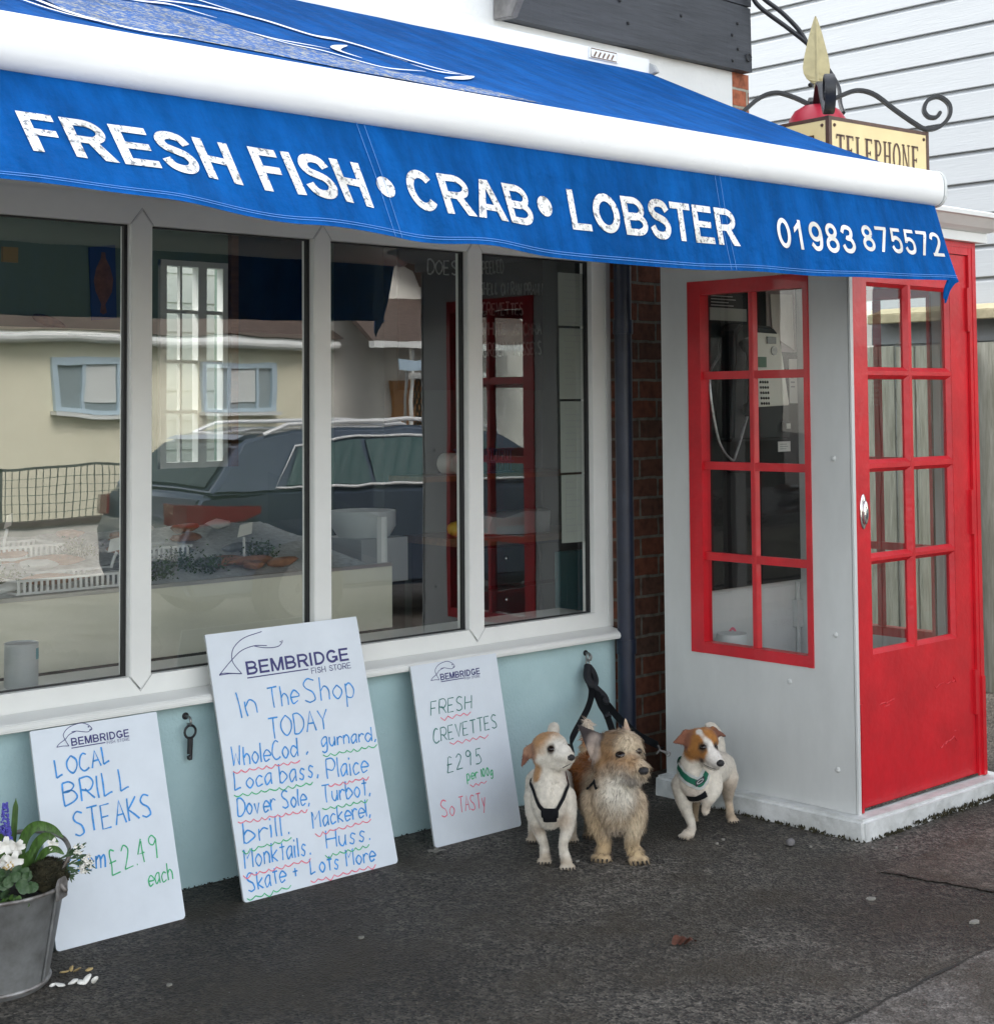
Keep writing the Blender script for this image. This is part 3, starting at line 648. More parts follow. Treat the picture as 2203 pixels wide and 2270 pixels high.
# front bar, slightly sagging
def sag(x): return -.010*math.sin(math.pi*min(1, max(0, (x+.2)/5.2)))
bm = BM(); prof = []
for k in range(20):
    a = 2*math.pi*k/20; c_, s_ = math.cos(a), math.sin(a)
    prof.append((3.10+.052*math.copysign(abs(c_)**.8, c_), 2.380+.066*math.copysign(abs(s_)**.75, s_)))
rings = []
for i in range(25):
    x = -2.0+(AX1-.012+2.0)*i/24
    rings.append([bm.verts.new((x, p[0], p[1]+sag(x))) for p in prof])
for a, b in zip(rings, rings[1:]):
    for k in range(20): bm.faces.new((a[k], a[(k+1) % 20], b[(k+1) % 20], b[k]))
bm.faces.new(rings[0]); bmesh.ops.recalc_face_normals(bm, faces=bm.faces)
bar = fin('front_bar', bm, 'tube', aw, smooth=True, angle=60)
bm = BM(); prism(bm, [((p[0]-3.10)*1.035+3.10, (p[1]-2.38)*1.035+2.38+sag(AX1)) for p in prof], 'x', AX1-.0115, AX1+.012)
fin('end_cap', bm, pm('end_cap_grey', (.62, .64, .63), .4), bar, bev=.004)
bm = boxes((-2.0, 4.995, 4.42, 4.548, 3.0, 3.075)); cas = fin('cassette', bm, 'tube', aw, bev=.012)
bm = BM(); prism(bm, [(4.38, 3.015), (4.46, 3.0), (4.548, 3.0), (4.548, 3.075), (4.47, 3.08), (4.40, 3.05)], 'x', 4.996, 5.02); fin('end_cap', bm, 'grey', cas, bev=.003)
bm = BM(); to = lambda u, v: (u, 4.5, v)
box(bm, 4.62, 4.79, 4.412, 4.4195, 3.028, 3.072); o = fin('maker_plate', bm, 'whiteprint', cas, bev=.004)
bm = BM(); to = lambda u, v: (u, 4.411, v); stroke(bm, [(4.628, 3.032), (4.628, 3.068), (4.782, 3.068), (4.782, 3.032), (4.628, 3.032)], .004, to)
for k in range(5): stroke(bm, [(4.645+.026*k, 3.036), (4.660+.026*k, 3.058)], .008, to)
fin('plate_print', bm, 'wood', o)
for xa in (.8, 4.3):
    bm = BM(); tube(bm, [(xa, 4.45, 2.96), (xa+.35 if xa < 2 else xa-.35, 3.8, 2.66), (xa, 3.15, 2.385)], .02, 10); fin('folding_arm', bm, 'tube', aw, smooth=True)
# valance: hangs below the bar and billows outwards at the left
def interp(x, xs, ys):
    if x <= xs[0]: return ys[0]
    for i in range(len(xs)-1):
        if x <= xs[i+1]:
            t = (x-xs[i])/(xs[i+1]-xs[i]); t = t*t*(3-2*t); return ys[i]+(ys[i+1]-ys[i])*t
    return ys[-1]
def vth(x): return R(interp(x, [1.4, 1.7, 2.1, 2.6, 3.2, 4.2, 5.1], [42, 40, 33, 24, 12, 10, 17]))
def vlen(x): return interp(x, [1.4, 2.0, 2.4, 2.8, 3.2, 3.6, 4.0, 4.9], [.362, .36, .342, .326, .322, .318, .308, .300])
def val(x, s, off=0):
    th = vth(x); k = s/.32
    wob = .008*k*noise.noise(Vector((x*3.3+s*4, s*3, 3)))+.004*k*math.sin(x*11+s*9)
    return Vector((x+.0, 3.082-math.sin(th)*s-math.cos(th)*(off+wob), 2.322+sag(x)-math.cos(th)*s+math.sin(th)*(off+wob)))
bm = BM(); NX, NY = 280, 14; VX0, VX1 = -2.0, 5.035
def vx(i, j):
    x = VX0+(VX1-VX0)*i/NX
    return x-(.035*(1-j/NY) if False else 0)
vs = [[bm.verts.new(val(vx(i, j), vlen(vx(i, j))*j/NY)) for j in range(NY+1)] for i in range(NX+1)]
for i in range(NX):
    for j in range(NY): bm.faces.new((vs[i][j], vs[i+1][j], vs[i+1][j+1], vs[i][j+1]))
# torn corner with a frayed strip at the right end
e = val(5.03, vlen(5.03))
va = fin('valance', bm, 'canvas', aw, smooth=True, angle=180)
bm = BM()
pts = [(5.035, vlen(5.03)), (5.02, vlen(5.03)), (4.985, vlen(5.03)-.004)]
for dx, ln in ((0, .02), (-.012, .045), (-.022, .06), (-.032, .085), (-.040, .07)):
    a = val(5.03+dx, vlen(5.0)-.004); tube(bm, cr([a, a+Vector((-.014, .01, -ln*.5)), a+Vector((-.024, .014, -ln))], 3), [.011, .011, .010, .009, .008, .006, .003][:7], 6)
fin('frayed_corner', bm, 'canvas', va, smooth=True)
bm = BM()
for ds in (.012, .019): stroke(bm, [(VX0+(VX1-VX0)*i/300, 0) for i in range(301)], .0016, lambda u, v: val(u, vlen(u)-ds+v, .0025))
for xs in ((2.39, 2.36), (3.79, 3.765)):
    for d in (-.012, .012): stroke(bm, [(0, vlen(xs[0])*k/12) for k in range(13)], .0016, lambda u, v: val(xs[0]+d+u, v, .0028))
fin('stitching', bm, pm('pale_thread', (.10, .26, .62), .8), va)
bm = BM(); vm = lambda u, v: val(u, -v, .004)
bm.free(); vmo = lambda u, v, o=0: val(u, -v, .0022+o)
for w_, a, b, t_, c_ in (('FRESH', 1.430, 1.945, .143, .268), ('FISH', 2.003, 2.332, .138, .270), ('CRAB', 2.478, 2.93, .127, .245), ('LOBSTER', 3.095, 3.842, .113, .232)):
    fin('lettering', block(BM(), w_, vmo, a, b, -c_, -t_), 'letter', va)
for x, s in ((2.402, .196), (2.992, .176)):
    bm = BM(); bm.faces.new([bm.verts.new(vmo(x+.03*math.cos(a), -s+.03*math.sin(a))) for a in [k*2*math.pi/24 for k in range(24)]]); fin('bullet', bm, 'letter', va)
bm = block(BM(), '01983', vmo, 4.05, 4.47, -.222, -.122, .155); block(bm, '875572', vmo, 4.515, 5.0, -.208, -.116, .155)
fin('phone_number', bm, 'letterclean', va)

# ------------------------------------------------------------------ white sign boards leaning on the shop front
def board(x0, w, yb, yt, zt, label):
    h = math.hypot(yt-yb, zt); th = .008
    up = Vector((0, yt-yb, zt))/h; out = Vector((0, -up.z, up.y)); B0 = Vector((x0, yb, 0))
    t = thing('sign_board', (x0+w/2, yb, 0), label, 'sign board', 'white boards leaning on the shop front')
    def to(off): return lambda u, v: B0+Vector((u, 0, 0))+up*v+out*off
    rc = .012; poly = []
    for cx_, cy_, a0 in ((rc, rc, 180), (w-rc, rc, 270), (w-.004, h-.004, 0), (.004, h-.004, 90)):
        r_ = rc if cy_ == rc else .004
        for k in range(5): a = R(a0+22.5*k); poly.append((cx_+r_*math.cos(a), cy_+r_*math.sin(a)))
    bm = BM(); A = [bm.verts.new(to(0)(*p)) for p in poly]; Bk = [bm.verts.new(to(-th)(*p)) for p in poly]
    bm.faces.new(A); bm.faces.new(Bk[::-1]).material_index = 1
    for i in range(len(poly)):
        j = (i+1) % len(poly); bm.faces.new((A[j], A[i], Bk[i], Bk[j])).material_index = 1
    bmesh.ops.recalc_face_normals(bm, faces=bm.faces)
    fin('panel', bm, ['board', 'boardedge'], t)
    return t, to(.0012), to(.0018), w, h
def logo(t, to, bem, fs, ul, lines, eye, lw):
    tob = lambda u, v, o=0: Vector(to(u, v))+LOGO_OUT*o
    bm = block(BM(), 'BEMBRIDGE', tob, *bem, tk=.19); block(bm, 'FISH', tob, fs[0], fs[0]+(fs[1]-fs[0])*.36, fs[2], fs[3], .12); block(bm, 'STORE', tob, fs[0]+(fs[1]-fs[0])*.45, fs[1], fs[2], fs[3], .12)
    stroke(bm, ul, lw*1.4, to); fin('shop_name', bm, 'inknavy', t)
    bm = BM()
    for sm, pts in lines:
        stroke(bm, [(p.x, p.y) for p in cr([(a, b, 0) for a, b in pts], 8)] if sm else pts, lw, to)
    if eye: stroke(bm, [(eye[0]-.0025, eye[1]), (eye[0]+.0025, eye[1])], .004, to)
    fin('fish_emblem', bm, 'inknavy', t)
LOGO_OUT = Vector((0, -.97, .24))
def fishlogo(o, s, m=1):
    X = lambda pts: [(o[0]+(a-.08)*s, o[1]+(b-.58)*s) for a, b in pts]
    return [(1, X([(.120, .582), (.109, .605), (.108, .620), (.129, .637), (.168, .644), (.192, .636), (.204, .624), (.203, .619), (.197, .617)])),
            (1, X([(.203, .6215), (.196, .6195)])), (1, X([(.199, .6185), (.190, .614), (.172, .617), (.152, .622), (.135, .6215)])), (1, X([(.150, .6215), (.127, .615), (.112, .603), (.09, .592), (.08, .583)])),
            (1, X([(.08, .583), (.10, .5835), (.121, .581)]))], X([(.194, .629)])[0]
t, to, to2, w, h = board(2.228, .438, 4.332, 4.512, .617, 'medium white board chalking up local brill steaks, behind the flower bucket')
ls, ey = fishlogo((.08, .58), 1); logo(t, to, (.129, .329, .579, .603), (.249, .329, .567, .5765), [(.128, .573), (.244, .573)], ls, ey, .0022)
bm = BM(); HW = .0056
bm.free()
def words(lst, m):
    bm = BM()
    for q in lst: hand(bm, q[0], q[1], q[2], q[3], to, q[4], slant=q[5] if len(q) > 5 else .06)
    fin('written_words', bm, m, t)
words([('LOCAL', (.068, .492), (.262, .510), .052, HW)], 'inkblue'); words([('BRILL', (.083, .405), (.322, .420), .068, HW)], 'inkblue'); words([('STEAKS', (.105, .313), (.375, .328), .07, HW)], 'inkblue')
words([('from', (.062, .212), (.195, .206), .062, .0058)], 'inkblue')
words([('£2', (.209, .175), (.292, .190), .072, .0042), ('.', (.293, .190), (.303, .190), .04, .004), ('49', (.305, .190), (.388, .199), .072, .0042)], 'inkgreen')
words([('each', (.328, .120), (.415, .124), .05, .0042)], 'inkgreen')

t, to, to2, w, h = board(2.882, .640, 4.33, 4.565, .836, 'tallest white board listing the fish in the shop today in blue handwriting')
ls = [(1, [(.12, .723), (.094, .760), (.0905, .785), (.105, .815), (.150, .842), (.225, .856)]), (1, [(.031, .729), (.060, .752), (.092, .776), (.134, .801), (.187, .811), (.237, .806)]),
      (1, [(.186, .810), (.220, .801), (.255, .797), (.285, .799), (.300, .809), (.304, .818)]), (1, [(.031, .729), (.075, .729), (.12, .723)]), (1, [(.031, .729), (.05, .7335), (.115, .7245)])]
logo(t, to, (.139, .574, .716, .762), (.404, .577, .688, .709), [(.139, .7065), (.393, .7065)], ls, (.295, .813), .0028)
bm = BM()
for s, a, b, hh in (('In', (.095, .576), (.166, .588), .085), ('The', (.209, .592), (.335, .598), .072), ('Shop', (.358, .592), (.582, .590), .078), ('TODAY', (.192, .494), (.44, .494), .066),
                    ('WholeCod', (.031, .428), (.298, .422), .062), (',', (.330, .424), (.345, .424), .05), ('gurnard,', (.398, .436), (.638, .424), .05), ('Loca', (.026, .352), (.177, .347), .058), ('bass,', (.206, .343), (.370, .342), .062),
                    ('Plaice', (.400, .326), (.578, .322), .066), ('Dover Sole,', (.024, .268), (.314, .258), .058), ('Turbot,', (.365, .252), (.575, .246), .058), ('brill.', (.032, .180), (.218, .177), .066),
                    ('Mackerel,', (.309, .178), (.560, .176), .056), ('Monktails.', (.022, .103), (.286, .098), .062), ('Huss.', (.352, .104), (.543, .097), .056), ('Skate +', (.022, .029), (.232, .036), .056), ('Lots More', (.270, .034), (.545, .027), .052)):
    bm = BM(); hand(bm, s, a, b, hh, to, .0052); fin('written_words', bm, 'inkblue', t)
for a, b, n, mi in (((.03, .413), (.295, .407), 8, 2), ((.398, .410), (.63, .410), 7, 1), ((.02, .338), (.34, .328), 9, 1), ((.40, .307), (.575, .307), 6, 2), ((.02, .252), (.30, .244), 9, 2), ((.36, .236), (.555, .232), 6, 1),
                    ((.02, .160), (.215, .166), 6, 1), ((.31, .160), (.555, .165), 7, 2), ((.01, .084), (.275, .086), 8, 2), ((.34, .084), (.53, .084), 6, 1), ((.012, .012), (.185, .018), 5, 1), ((.262, .016), (.545, .014), 8, 2)):
    bm = BM(); scallop(bm, a, b, n, .011, to2, .0034); fin('wavy_underline', bm, ['', 'inkgreen', 'inkpink'][mi], t)

t, to, to2, w, h = board(3.733, .432, 4.377, 4.514, .637, 'slim white board advertising fresh crevettes in green, beside the dogs')
ls, ey = fishlogo((.088, .585), 1); logo(t, to, (.135, .334, .583, .607), (.255, .332, .571, .580), [(.136, .578), (.254, .578)], ls, ey, .0022)
bm = BM()
bm.free()
words([('FRESH', (.064, .462), (.268, .464), .05, .0042, .2)], 'inkteal'); words([('CREVETTES', (.060, .364), (.385, .374), .048, .0042, .12)], 'inkteal')
words([('£2', (.105, .250), (.190, .254), .056, .004, .15), ('95', (.205, .258), (.285, .258), .055, .004)], 'inkteal')
words([('per', (.195, .208), (.250, .208), .036, .0042), ('100g', (.262, .208), (.326, .206), .03, .0042)], 'inkgreen')
words([('So', (.050, .098), (.115, .098), .058, .0038), ('TASTy', (.137, .100), (.268, .100), .054, .0038)], 'inkpink')
for q in (((.109, .450), (.262, .450), 4, .016), ((.136, .355), (.325, .355), 5, .014), ((.205, .190), (.287, .190), 3, .011)):
    bm = BM(); scallop(bm, *q, to2, .0032, 0, True); fin('wavy_underline', bm, 'inkpink', t)

# ------------------------------------------------------------------ telephone kiosk
ks = thing('telephone_kiosk', (5.4, 3.87, 0), 'white and red telephone kiosk with glazed door standing beside the fish shop', 'phone box')
bm = BM(); nx = 14
prism(bm, [(4.887, 3.335), (5.93, 3.335), (5.93, 4.345), (4.887, 4.345)], 'z', -.03, .082)
bmesh.ops.subdivide_edges(bm, edges=[e for e in bm.edges if e.calc_length() > .5], cuts=14, use_grid_fill=True)
for v in bm.verts:
    if v.co.z < 0: v.co += Vector((noise.noise(v.co*7)*.012, noise.noise(v.co*9)*.012, 0))
    else: v.co.z += -.004+noise.noise(v.co*6)*.003; v.co.x += noise.noise(v.co*8)*.004
fin('plinth', bm, 'plinth', ks, bev=.012, seg=3)
# side wall (left face x = 4.95), right wall, back wall
bm = BM()
A0, A1, B0, B1 = 3.592, 4.175, .60, 2.093
def wall_x(x0, x1):
    ys, zs = (3.403, A0, A1, 4.335), (.074, B0, B1, 2.257)
    for i in range(3):
        for j in range(3):
            if (i, j) != (1, 1): box(bm, x0, x1, ys[i], ys[i+1], zs[j], zs[j+1])
    bmesh.ops.remove_doubles(bm, verts=bm.verts, dist=1e-5); seen = {}
    bm.verts.index_update()
    for f in bm.faces: seen.setdefault(frozenset(v.index for v in f.verts), []).append(f)
    bmesh.ops.delete(bm, geom=[f for q in seen.values() if len(q) > 1 for f in q], context='FACES')
    bmesh.ops.dissolve_limit(bm, angle_limit=R(1), verts=bm.verts, edges=bm.edges)
wall_x(4.950, 4.998)
fin('side_wall', bm, 'kwhite', ks, bev=.004)
bm = BM(); wall_x(5.812, 5.86); fin('side_wall', bm, 'kwhite', ks)
fin('corner_bead', boxes((4.947, 4.9655, 3.394, 3.402, .074, 2.257)), 'kwhite', ks, bev=.003)
fin('back_wall', boxes((4.998, 5.812, 4.29, 4.335, .074, 2.257)), 'kwhite', ks)
fin('inner_ceiling', boxes((4.998, 5.812, 3.46, 4.29, 2.23, 2.257)), 'kwhite', ks)
fin('floor_slab', boxes((4.998, 5.812, 3.405, 4.29, .084, .09)), 'asphalt', ks)
for y, z in ((3.70, .53), (3.48, 1.39), (3.485, .73), (3.485, .23)): bm = BM(); ball(bm, (4.949, y, z), .011, 2, (.5, 1, 1)); fin('wall_bolt', bm, 'kwhite', ks, smooth=True)
zr = [(.638, .968), (1.000, 1.334), (1.366, 1.699), (1.731, 2.045)]
def side_window(xo, xi, name):
    """red framed window: xo outer face, xi inner face"""
    s = 1 if xi > xo else -1
    xa, xb = sorted((xo-.006*s, xi)); bm = BM()
    box(bm, xa, xb, A1-.058, A1+.009, B0-.006, B1+.008); box(bm, xa, xb, A0-.009, A0+.016, B0-.006, B1+.008)
    box(bm, xa+.001, xb-.001, A0+.016, A1-.058, B0-.0055, .638); box(bm, xa+.001, xb-.001, A0+.016, A1-.058, 2.045, B1+.0075)
    o = fin('window_frame', bm, 'red', ks, bev=.004)
    xm0, xm1 = sorted((xo+.006*s, xi-.006*s)); bm = BM(); ym = 3.868
    prism(bm, [(xm0, ym-.010) if s > 0 else (xm1, ym-.010), (xm0, ym+.010) if s > 0 else (xm1, ym+.010), ((xm0+xm1)/2, ym+.022), ((xm0+xm1)/2, ym-.022)], 'z', .638, 2.045)
    for (a, b) in zip(zr, zr[1:]):
        z0, z1 = a[1], b[0]
        for y0, y1 in ((A0+.016, ym-.012), (ym+.012, A1-.058)): box(bm, xm0+.002, (xm0+xm1)/2+.004, y0, y1, z0, z1)
    fin('glazing_bars', bm, 'red', o, bev=.002)
    for a, b in zr:
        for y0, y1 in ((A0+.016, ym), (ym, A1-.058)):
            bm = BM(); x = (xo+xi)/2+.004*s
            quad(bm, [(x, y1, a), (x, y0, a), (x, y0, b), (x, y1, b)]); fin('pane', bm, 'kglass', o)
side_window(4.950, 4.998, 'w'); side_window(5.86, 5.812, 'w')
# door frame, door
bm = BM()
for x0, x1, x2 in ((4.966, 4.981, 4.993), (5.857, 5.830, 5.806)):
    a, b = sorted((x0, x1)); box(bm, a, b, 3.398, 3.455, .082, 2.257); a, b = sorted((x1, x2)); box(bm, a, b, 3.4005, 3.455, .082, 2.235)
    a, b = sorted((x0+.003*(1 if x2 > x0 else -1), x1)); box(bm, a, b, 3.392, 3.398, .082, .48)
box(bm, 4.981, 5.830, 3.3985, 3.455, 2.235, 2.2565); box(bm, 4.993, 5.806, 3.4015, 3.455, 2.205, 2.235); 
fin('door_frame', bm, 'red', ks, bev=.003)
DX0, DX1 = 4.994, 5.804
dr = None
rows = [(.650, 1.000), (1.012, 1.350), (1.368, 1.706), (1.722, 2.062)]
cols = [(5.083, 5.369), (5.387, 5.675)]
bm = BM(); yF, yB = 3.412, 3.452
box(bm, DX0, cols[0][0], yF, yB, .09, 2.203); box(bm, cols[1][1], DX1, yF, yB, .09, 2.203)
box(bm, cols[0][0], cols[1][1], yF, yB, .09, rows[0][0]); box(bm, cols[0][0], cols[1][1], yF, yB, rows[3][1], 2.203)
bmesh.ops.remove_doubles(bm, verts=bm.verts, dist=1e-5)
# raised, cracked lower panel edges and blistered paint
def blister(pts, w):
    tube(bm, cr(pts, 4), [w*q for q in ([.2]+[1]*(len(cr(pts, 4))-2)+[.2])], 5)
def crack(x0, z0, x1, z1, n=9):
    pts = [(x0+(x1-x0)*i/n, 3.4118, z0+(z1-z0)*i/n+random.uniform(-.006, .006)) for i in range(n+1)]
    tube(bm, pts, [.0006]+[random.uniform(.0012, .0034) for _ in range(n-1)]+[.0006], 5)
crack(5.12, .455, 5.225, .468); crack(5.50, .474, 5.66, .487, 13); crack(5.64, .50, 5.665, .478, 4); crack(5.53, .236, 5.645, .262, 11); crack(5.64, .262, 5.662, .244, 4); crack(5.155, .445, 5.19, .450, 5); crack(5.645, .285, 5.655, .29, 3)
dr = fin('door', bm, 'red', ks, bev=.0)
bm = BM()
yg = 3.430
def bevbar_h(z0, z1, x0, x1):     # sloped glazing bead: narrow at the front, wide at the glass
    prism(bm, [(yF+.001, z0), (yF+.001, z1), (yg, z1+.015), (yg+.010, z1+.015), (yg+.010, z0-.015), (yg, z0-.015)], 'x', x0, x1)
def bevbar_v(x0, x1, z0, z1, wL=.048, wR=.015):
    prism(bm, [(x0, yF), (x1, yF), (x1+wR, yg), (x1+wR, yg+.010), (x0-wR, yg+.010), (x0-wR, yg)], 'z', z0, z1)
for a, b in zip(rows, rows[1:]): bevbar_h(a[1], b[0], cols[0][0], cols[1][1])
bevbar_v(cols[0][1], cols[1][0], rows[0][0], rows[3][1])
for c in cols:
    prism(bm, [(yF+.001, rows[0][0]-.001), (yg, rows[0][0]+.016), (yg+.009, rows[0][0]+.016), (yg+.009, rows[0][0]-.001)], 'x', *c)
    prism(bm, [(yF+.001, rows[3][1]+.001), (yg, rows[3][1]-.014), (yg+.009, rows[3][1]-.014), (yg+.009, rows[3][1]+.001)], 'x', *c)
prism(bm, [(cols[0][0]-.001, yF+.001), (cols[0][0]+.014, yg), (cols[0][0]+.014, yg+.009), (cols[0][0]-.001, yg+.009)], 'z', rows[0][0], rows[3][1])
prism(bm, [(cols[1][1]+.001, yF+.001), (cols[1][1]-.014, yg), (cols[1][1]-.014, yg+.009), (cols[1][1]+.001, yg+.009)], 'z', rows[0][0], rows[3][1])
fin('glazing_bars', bm, 'red', dr)
for a, b in rows:
    for x0, x1 in cols:
        bm = BM(); quad(bm, [(x0, yg+.004, a), (x1, yg+.004, a), (x1, yg+.004, b), (x0, yg+.004, b)]); fin('pane', bm, 'dglass', dr)
bm = BM(); ball(bm, (5.036, 3.410, 1.190), 1, 3, (.024, .007, .066)); h_ = fin('door_handle', bm, 'chrome', dr, smooth=True)
bm = BM(); ball(bm, (5.036, 3.401, 1.186), 1, 3, (.017, .010, .046)); fin('grip', bm, 'chrome', h_, smooth=True)
for z in (1.98, 1.15, .42):
    bm = boxes((5.79, 5.815, 3.399, 3.414, z-.09, z+.09)); fin('hinge', bm, 'red', ks, bev=.004)
# fascia, coved cornice, hipped roof
fin('fascia', boxes((4.925, 5.90, 3.368, 4.335, 2.258, 2.296)), 'lead', ks, bev=.003)
bm = BM(); pr = [(.0, 2.297), (.015, 2.300), (.04, 2.312), (.065, 2.332), (.08, 2.344), (.095, 2.347), (.098, 2.362), (.075, 2.372), (-.15, 2.415), (-.33, 2.445)]
def ring(d, z): return [(4.935-d, 3.366-d, z), (5.89+d, 3.366-d, z), (5.89+d, 4.335, z), (4.935-d, 4.335, z)] if d >= 0 else [(4.935-d, 3.366-d, z), (5.89+d, 3.366-d, z), (5.89+d, 4.335+d*.5, z), (4.935-d, 4.335+d*.5, z)]
rs = [[bm.verts.new(p) for p in ring(*q)] for q in pr]
for a, b in zip(rs, rs[1:]):
    for k in range(4): bm.faces.new((a[k], a[(k+1) % 4], b[(k+1) % 4], b[k]))
bm.faces.new(rs[-1]); bm.faces.new(rs[0][::-1]); bmesh.ops.recalc_face_normals(bm, faces=bm.faces)
fin('roof', bm, 'lead', ks)

# moss growing in the joint at the plinth foot
bm = BM()
for k in range(800):
    if random.random() < .72: x, y = random.uniform(4.93, 5.93), 3.335+random.uniform(-.016, .012)
    else: x, y = 4.887+random.uniform(-.018, .01), random.uniform(3.33, 4.1)
    z = random.uniform(0, .010)*(1.6 if x > 5.2 else .4); a = random.uniform(0, 6.28); l_ = random.uniform(.003, .010)
    dx, dy = math.cos(a)*l_, math.sin(a)*l_
    f = bm.faces.new([bm.verts.new((x-dx, y-dy, z)), bm.verts.new((x+dx, y+dy, z+.003)), bm.verts.new((x+random.uniform(-.005, .005), y+random.uniform(-.006, .006), z+random.uniform(.006, .018)))])
props(fin('moss', bm, 'moss'), 'brown moss and grit along the foot of the kiosk plinth', 'moss', kind='stuff')

bm = BM()
for k in range(420):
    x = random.uniform(1.9, 4.93); y = 4.588-abs(random.gauss(0, .010)); sz = random.uniform(.002, .007); a = random.uniform(0, 6.28)
    bm.faces.new([bm.verts.new((x+sz*math.cos(a+q)*random.uniform(.6, 1.2), y+sz*math.sin(a+q)*random.uniform(.6, 1.2), random.uniform(.001, .007))) for q in (0, 1.6, 3.1, 4.7)])
props(fin('grit', bm, ['soil', 'chip']), 'dark grit gathered along the foot of the blue shop wall', 'grit', kind='stuff')

# payphone inside the kiosk, on the back wall
pp = thing('payphone', (5.6, 4.28, 1.4), 'charcoal payphone with metal keypad panel inside the telephone kiosk', 'payphone')
fin('back_board', boxes((5.0, 5.81, 4.272, 4.289, .81, 2.22)), 'panelblack', pp)
bm = BM(); prism(bm, [(5.36, 1.44), (5.775, 1.44), (5.765, 1.62), (5.705, 1.90), (5.66, 1.935), (5.44, 1.945), (5.39, 1.90)], 'y', 4.17, 4.271)
fin('housing', bm, 'phone', pp, bev=.014, seg=3)
bm = BM(); prism(bm, [(5.525, 1.585), (5.745, 1.592), (5.680, 1.902), (5.502, 1.905), (5.515, 1.66)], 'y', 4.158, 4.1695)
kp = fin('key_panel', bm, 'phoneplate', pp, bev=.004)
bm = BM()
for i in range(5):
    for j in range(4): ball(bm, (5.545+.0165*j-.006*(i*.3), 4.156, 1.60+.023*(i)), .0068, 1, (1, .6, 1))
fin('keys', bm, 'blackgloss', kp, smooth=True)
fin('card_slot', boxes((5.585, 5.645, 4.150, 4.157, 1.858, 1.888)), 'paper2', kp, bev=.004)
fin('display_screen', boxes((5.505, 5.575, 4.150, 4.157, 1.755, 1.80)), 'lcd', kp, bev=.003)
bm = BM(); lathe(bm, [(0, 0), (.02, 0), (.02, .006), (0, .006)], (0, 0, 0), 18); bmesh.ops.transform(bm, matrix=Matrix.Translation((5.635, 4.158, 1.828)) @ Matrix.Rotation(R(90), 4, 'X'), verts=bm.verts); fin('coin_dial', bm, 'steel', kp)
bm = boxes((5.70, 5.75, 4.155, 4.169, 1.475, 1.52)); c_ = fin('coin_return', bm, 'phone', pp, bev=.006); fin('return_flap', boxes((5.71, 5.738, 4.15, 4.1545, 1.49, 1.512)), 'steel', c_)
bm = BM(); tube(bm, cr([(5.43, 4.16, 1.86), (5.425, 4.12, 1.80), (5.42, 4.115, 1.62), (5.43, 4.15, 1.56)], 5), [.025]*4+[.017]*8+[.027]*4, 12); fin('handset', bm, 'phone', pp, smooth=True)
bm = BM(); tube(bm, cr([(5.43, 4.14, 1.56), (5.30, 4.10, 1.40), (5.25, 4.09, 1.37), (5.18, 4.10, 1.46), (5.155, 4.12, 1.7), (5.30, 4.19, 1.80)], 8), .0055, 8); fin('armoured_cord', bm, 'steel', pp, smooth=True)
def sheet_y(nm, x0, x1, y, z0, z1, m, par=None, mk=None, t=.002):
    o = fin(nm, boxes((x0, x1, y-t, y, z0, z1)), m, par); return o
def printed(o, x0, x1, y, z0, z1, n, m='paper2', par=None):
    bm = BM(); T = lambda u, v: (u, y, v)
    for k in range(n):
        z = z1-(z1-z0)*(k+.7)/(n+.4); stroke(bm, [(x0+.08*(x1-x0), z), (x0+(x1-x0)*random.uniform(.45, .92), z)], (z1-z0)/n*.28, T)
    fin('print', bm, m, o)
o = sheet_y('notice', 5.165, 5.45, 4.2715, 1.955, 2.09, 'phone'); props(o, 'dark notice with a pale printed strip above the payphone handset', 'notice')
printed(o, 5.18, 5.445, 4.2685, 2.0, 2.085, 6, 'grey'); fin('label_strip', boxes((5.19, 5.44, 4.266, 4.269, 1.958, 2.012)), pm('pale_strip', (.35, .37, .35), .5), o)
o = sheet_y('notice', 5.585, 5.80, 4.2715, 1.83, 2.16, pm('mauve_poster', (.32, .28, .28), .5)); props(o, 'mauve poster with a pale sheet pinned above the payphone keypad', 'notice')
bm = BM(); prism(bm, [(5.62, 1.90), (5.775, 1.84), (5.765, 2.09), (5.605, 2.085)], 'y', 4.262, 4.2655); fin('pinned_sheet', bm, 'paper', o)
o = sheet_y('notice', 5.745, 5.805, 4.2715, 1.60, 1.80, 'paper'); props(o, 'narrow white notice card beside the payphone keypad', 'notice'); printed(o, 5.75, 5.80, 4.268, 1.66, 1.75, 4)
o = sheet_y('notice', 5.655, 5.745, 4.2715, 1.385, 1.43, 'paper'); props(o, 'small white label under the payphone coin return', 'notice'); printed(o, 5.66, 5.74, 4.268, 1.39, 1.425, 3)
bm = BM(); prism(bm, [(4.18, 1.33), (4.2, 1.335), (4.271, 1.335), (4.271, 1.30)], 'x', 5.45, 5.81); fin('shelf', bm, 'phone', pp, bev=.003)
for o in list(pp.children):
    if not o.name.startswith('back_board'): o.location.x -= .15
pp2 = thing('conduit', (5.79, 4.28, .1), 'white painted pipe and junction box in the kiosk corner', 'pipe')
bm = BM(); tube(bm, [(5.795, 4.279, .09), (5.795, 4.279, .80)], .010, 10); fin('pipe', bm, 'kwhite', pp2, smooth=True)
fin('junction_box', boxes((5.77, 5.81, 4.262, 4.289, .60, .72)), 'kwhite', pp2, bev=.004)
bm = BM(); lathe(bm, [(.06, .09), (.07, .12), (.07, .62), (.062, .64), (0, .645)], (5.2, 4.18, 0), 24); props(fin('litter_drum', bm, 'kwhite', smooth=True, angle=40), 'white cylindrical drum standing in the kiosk under the payphone', 'drum')
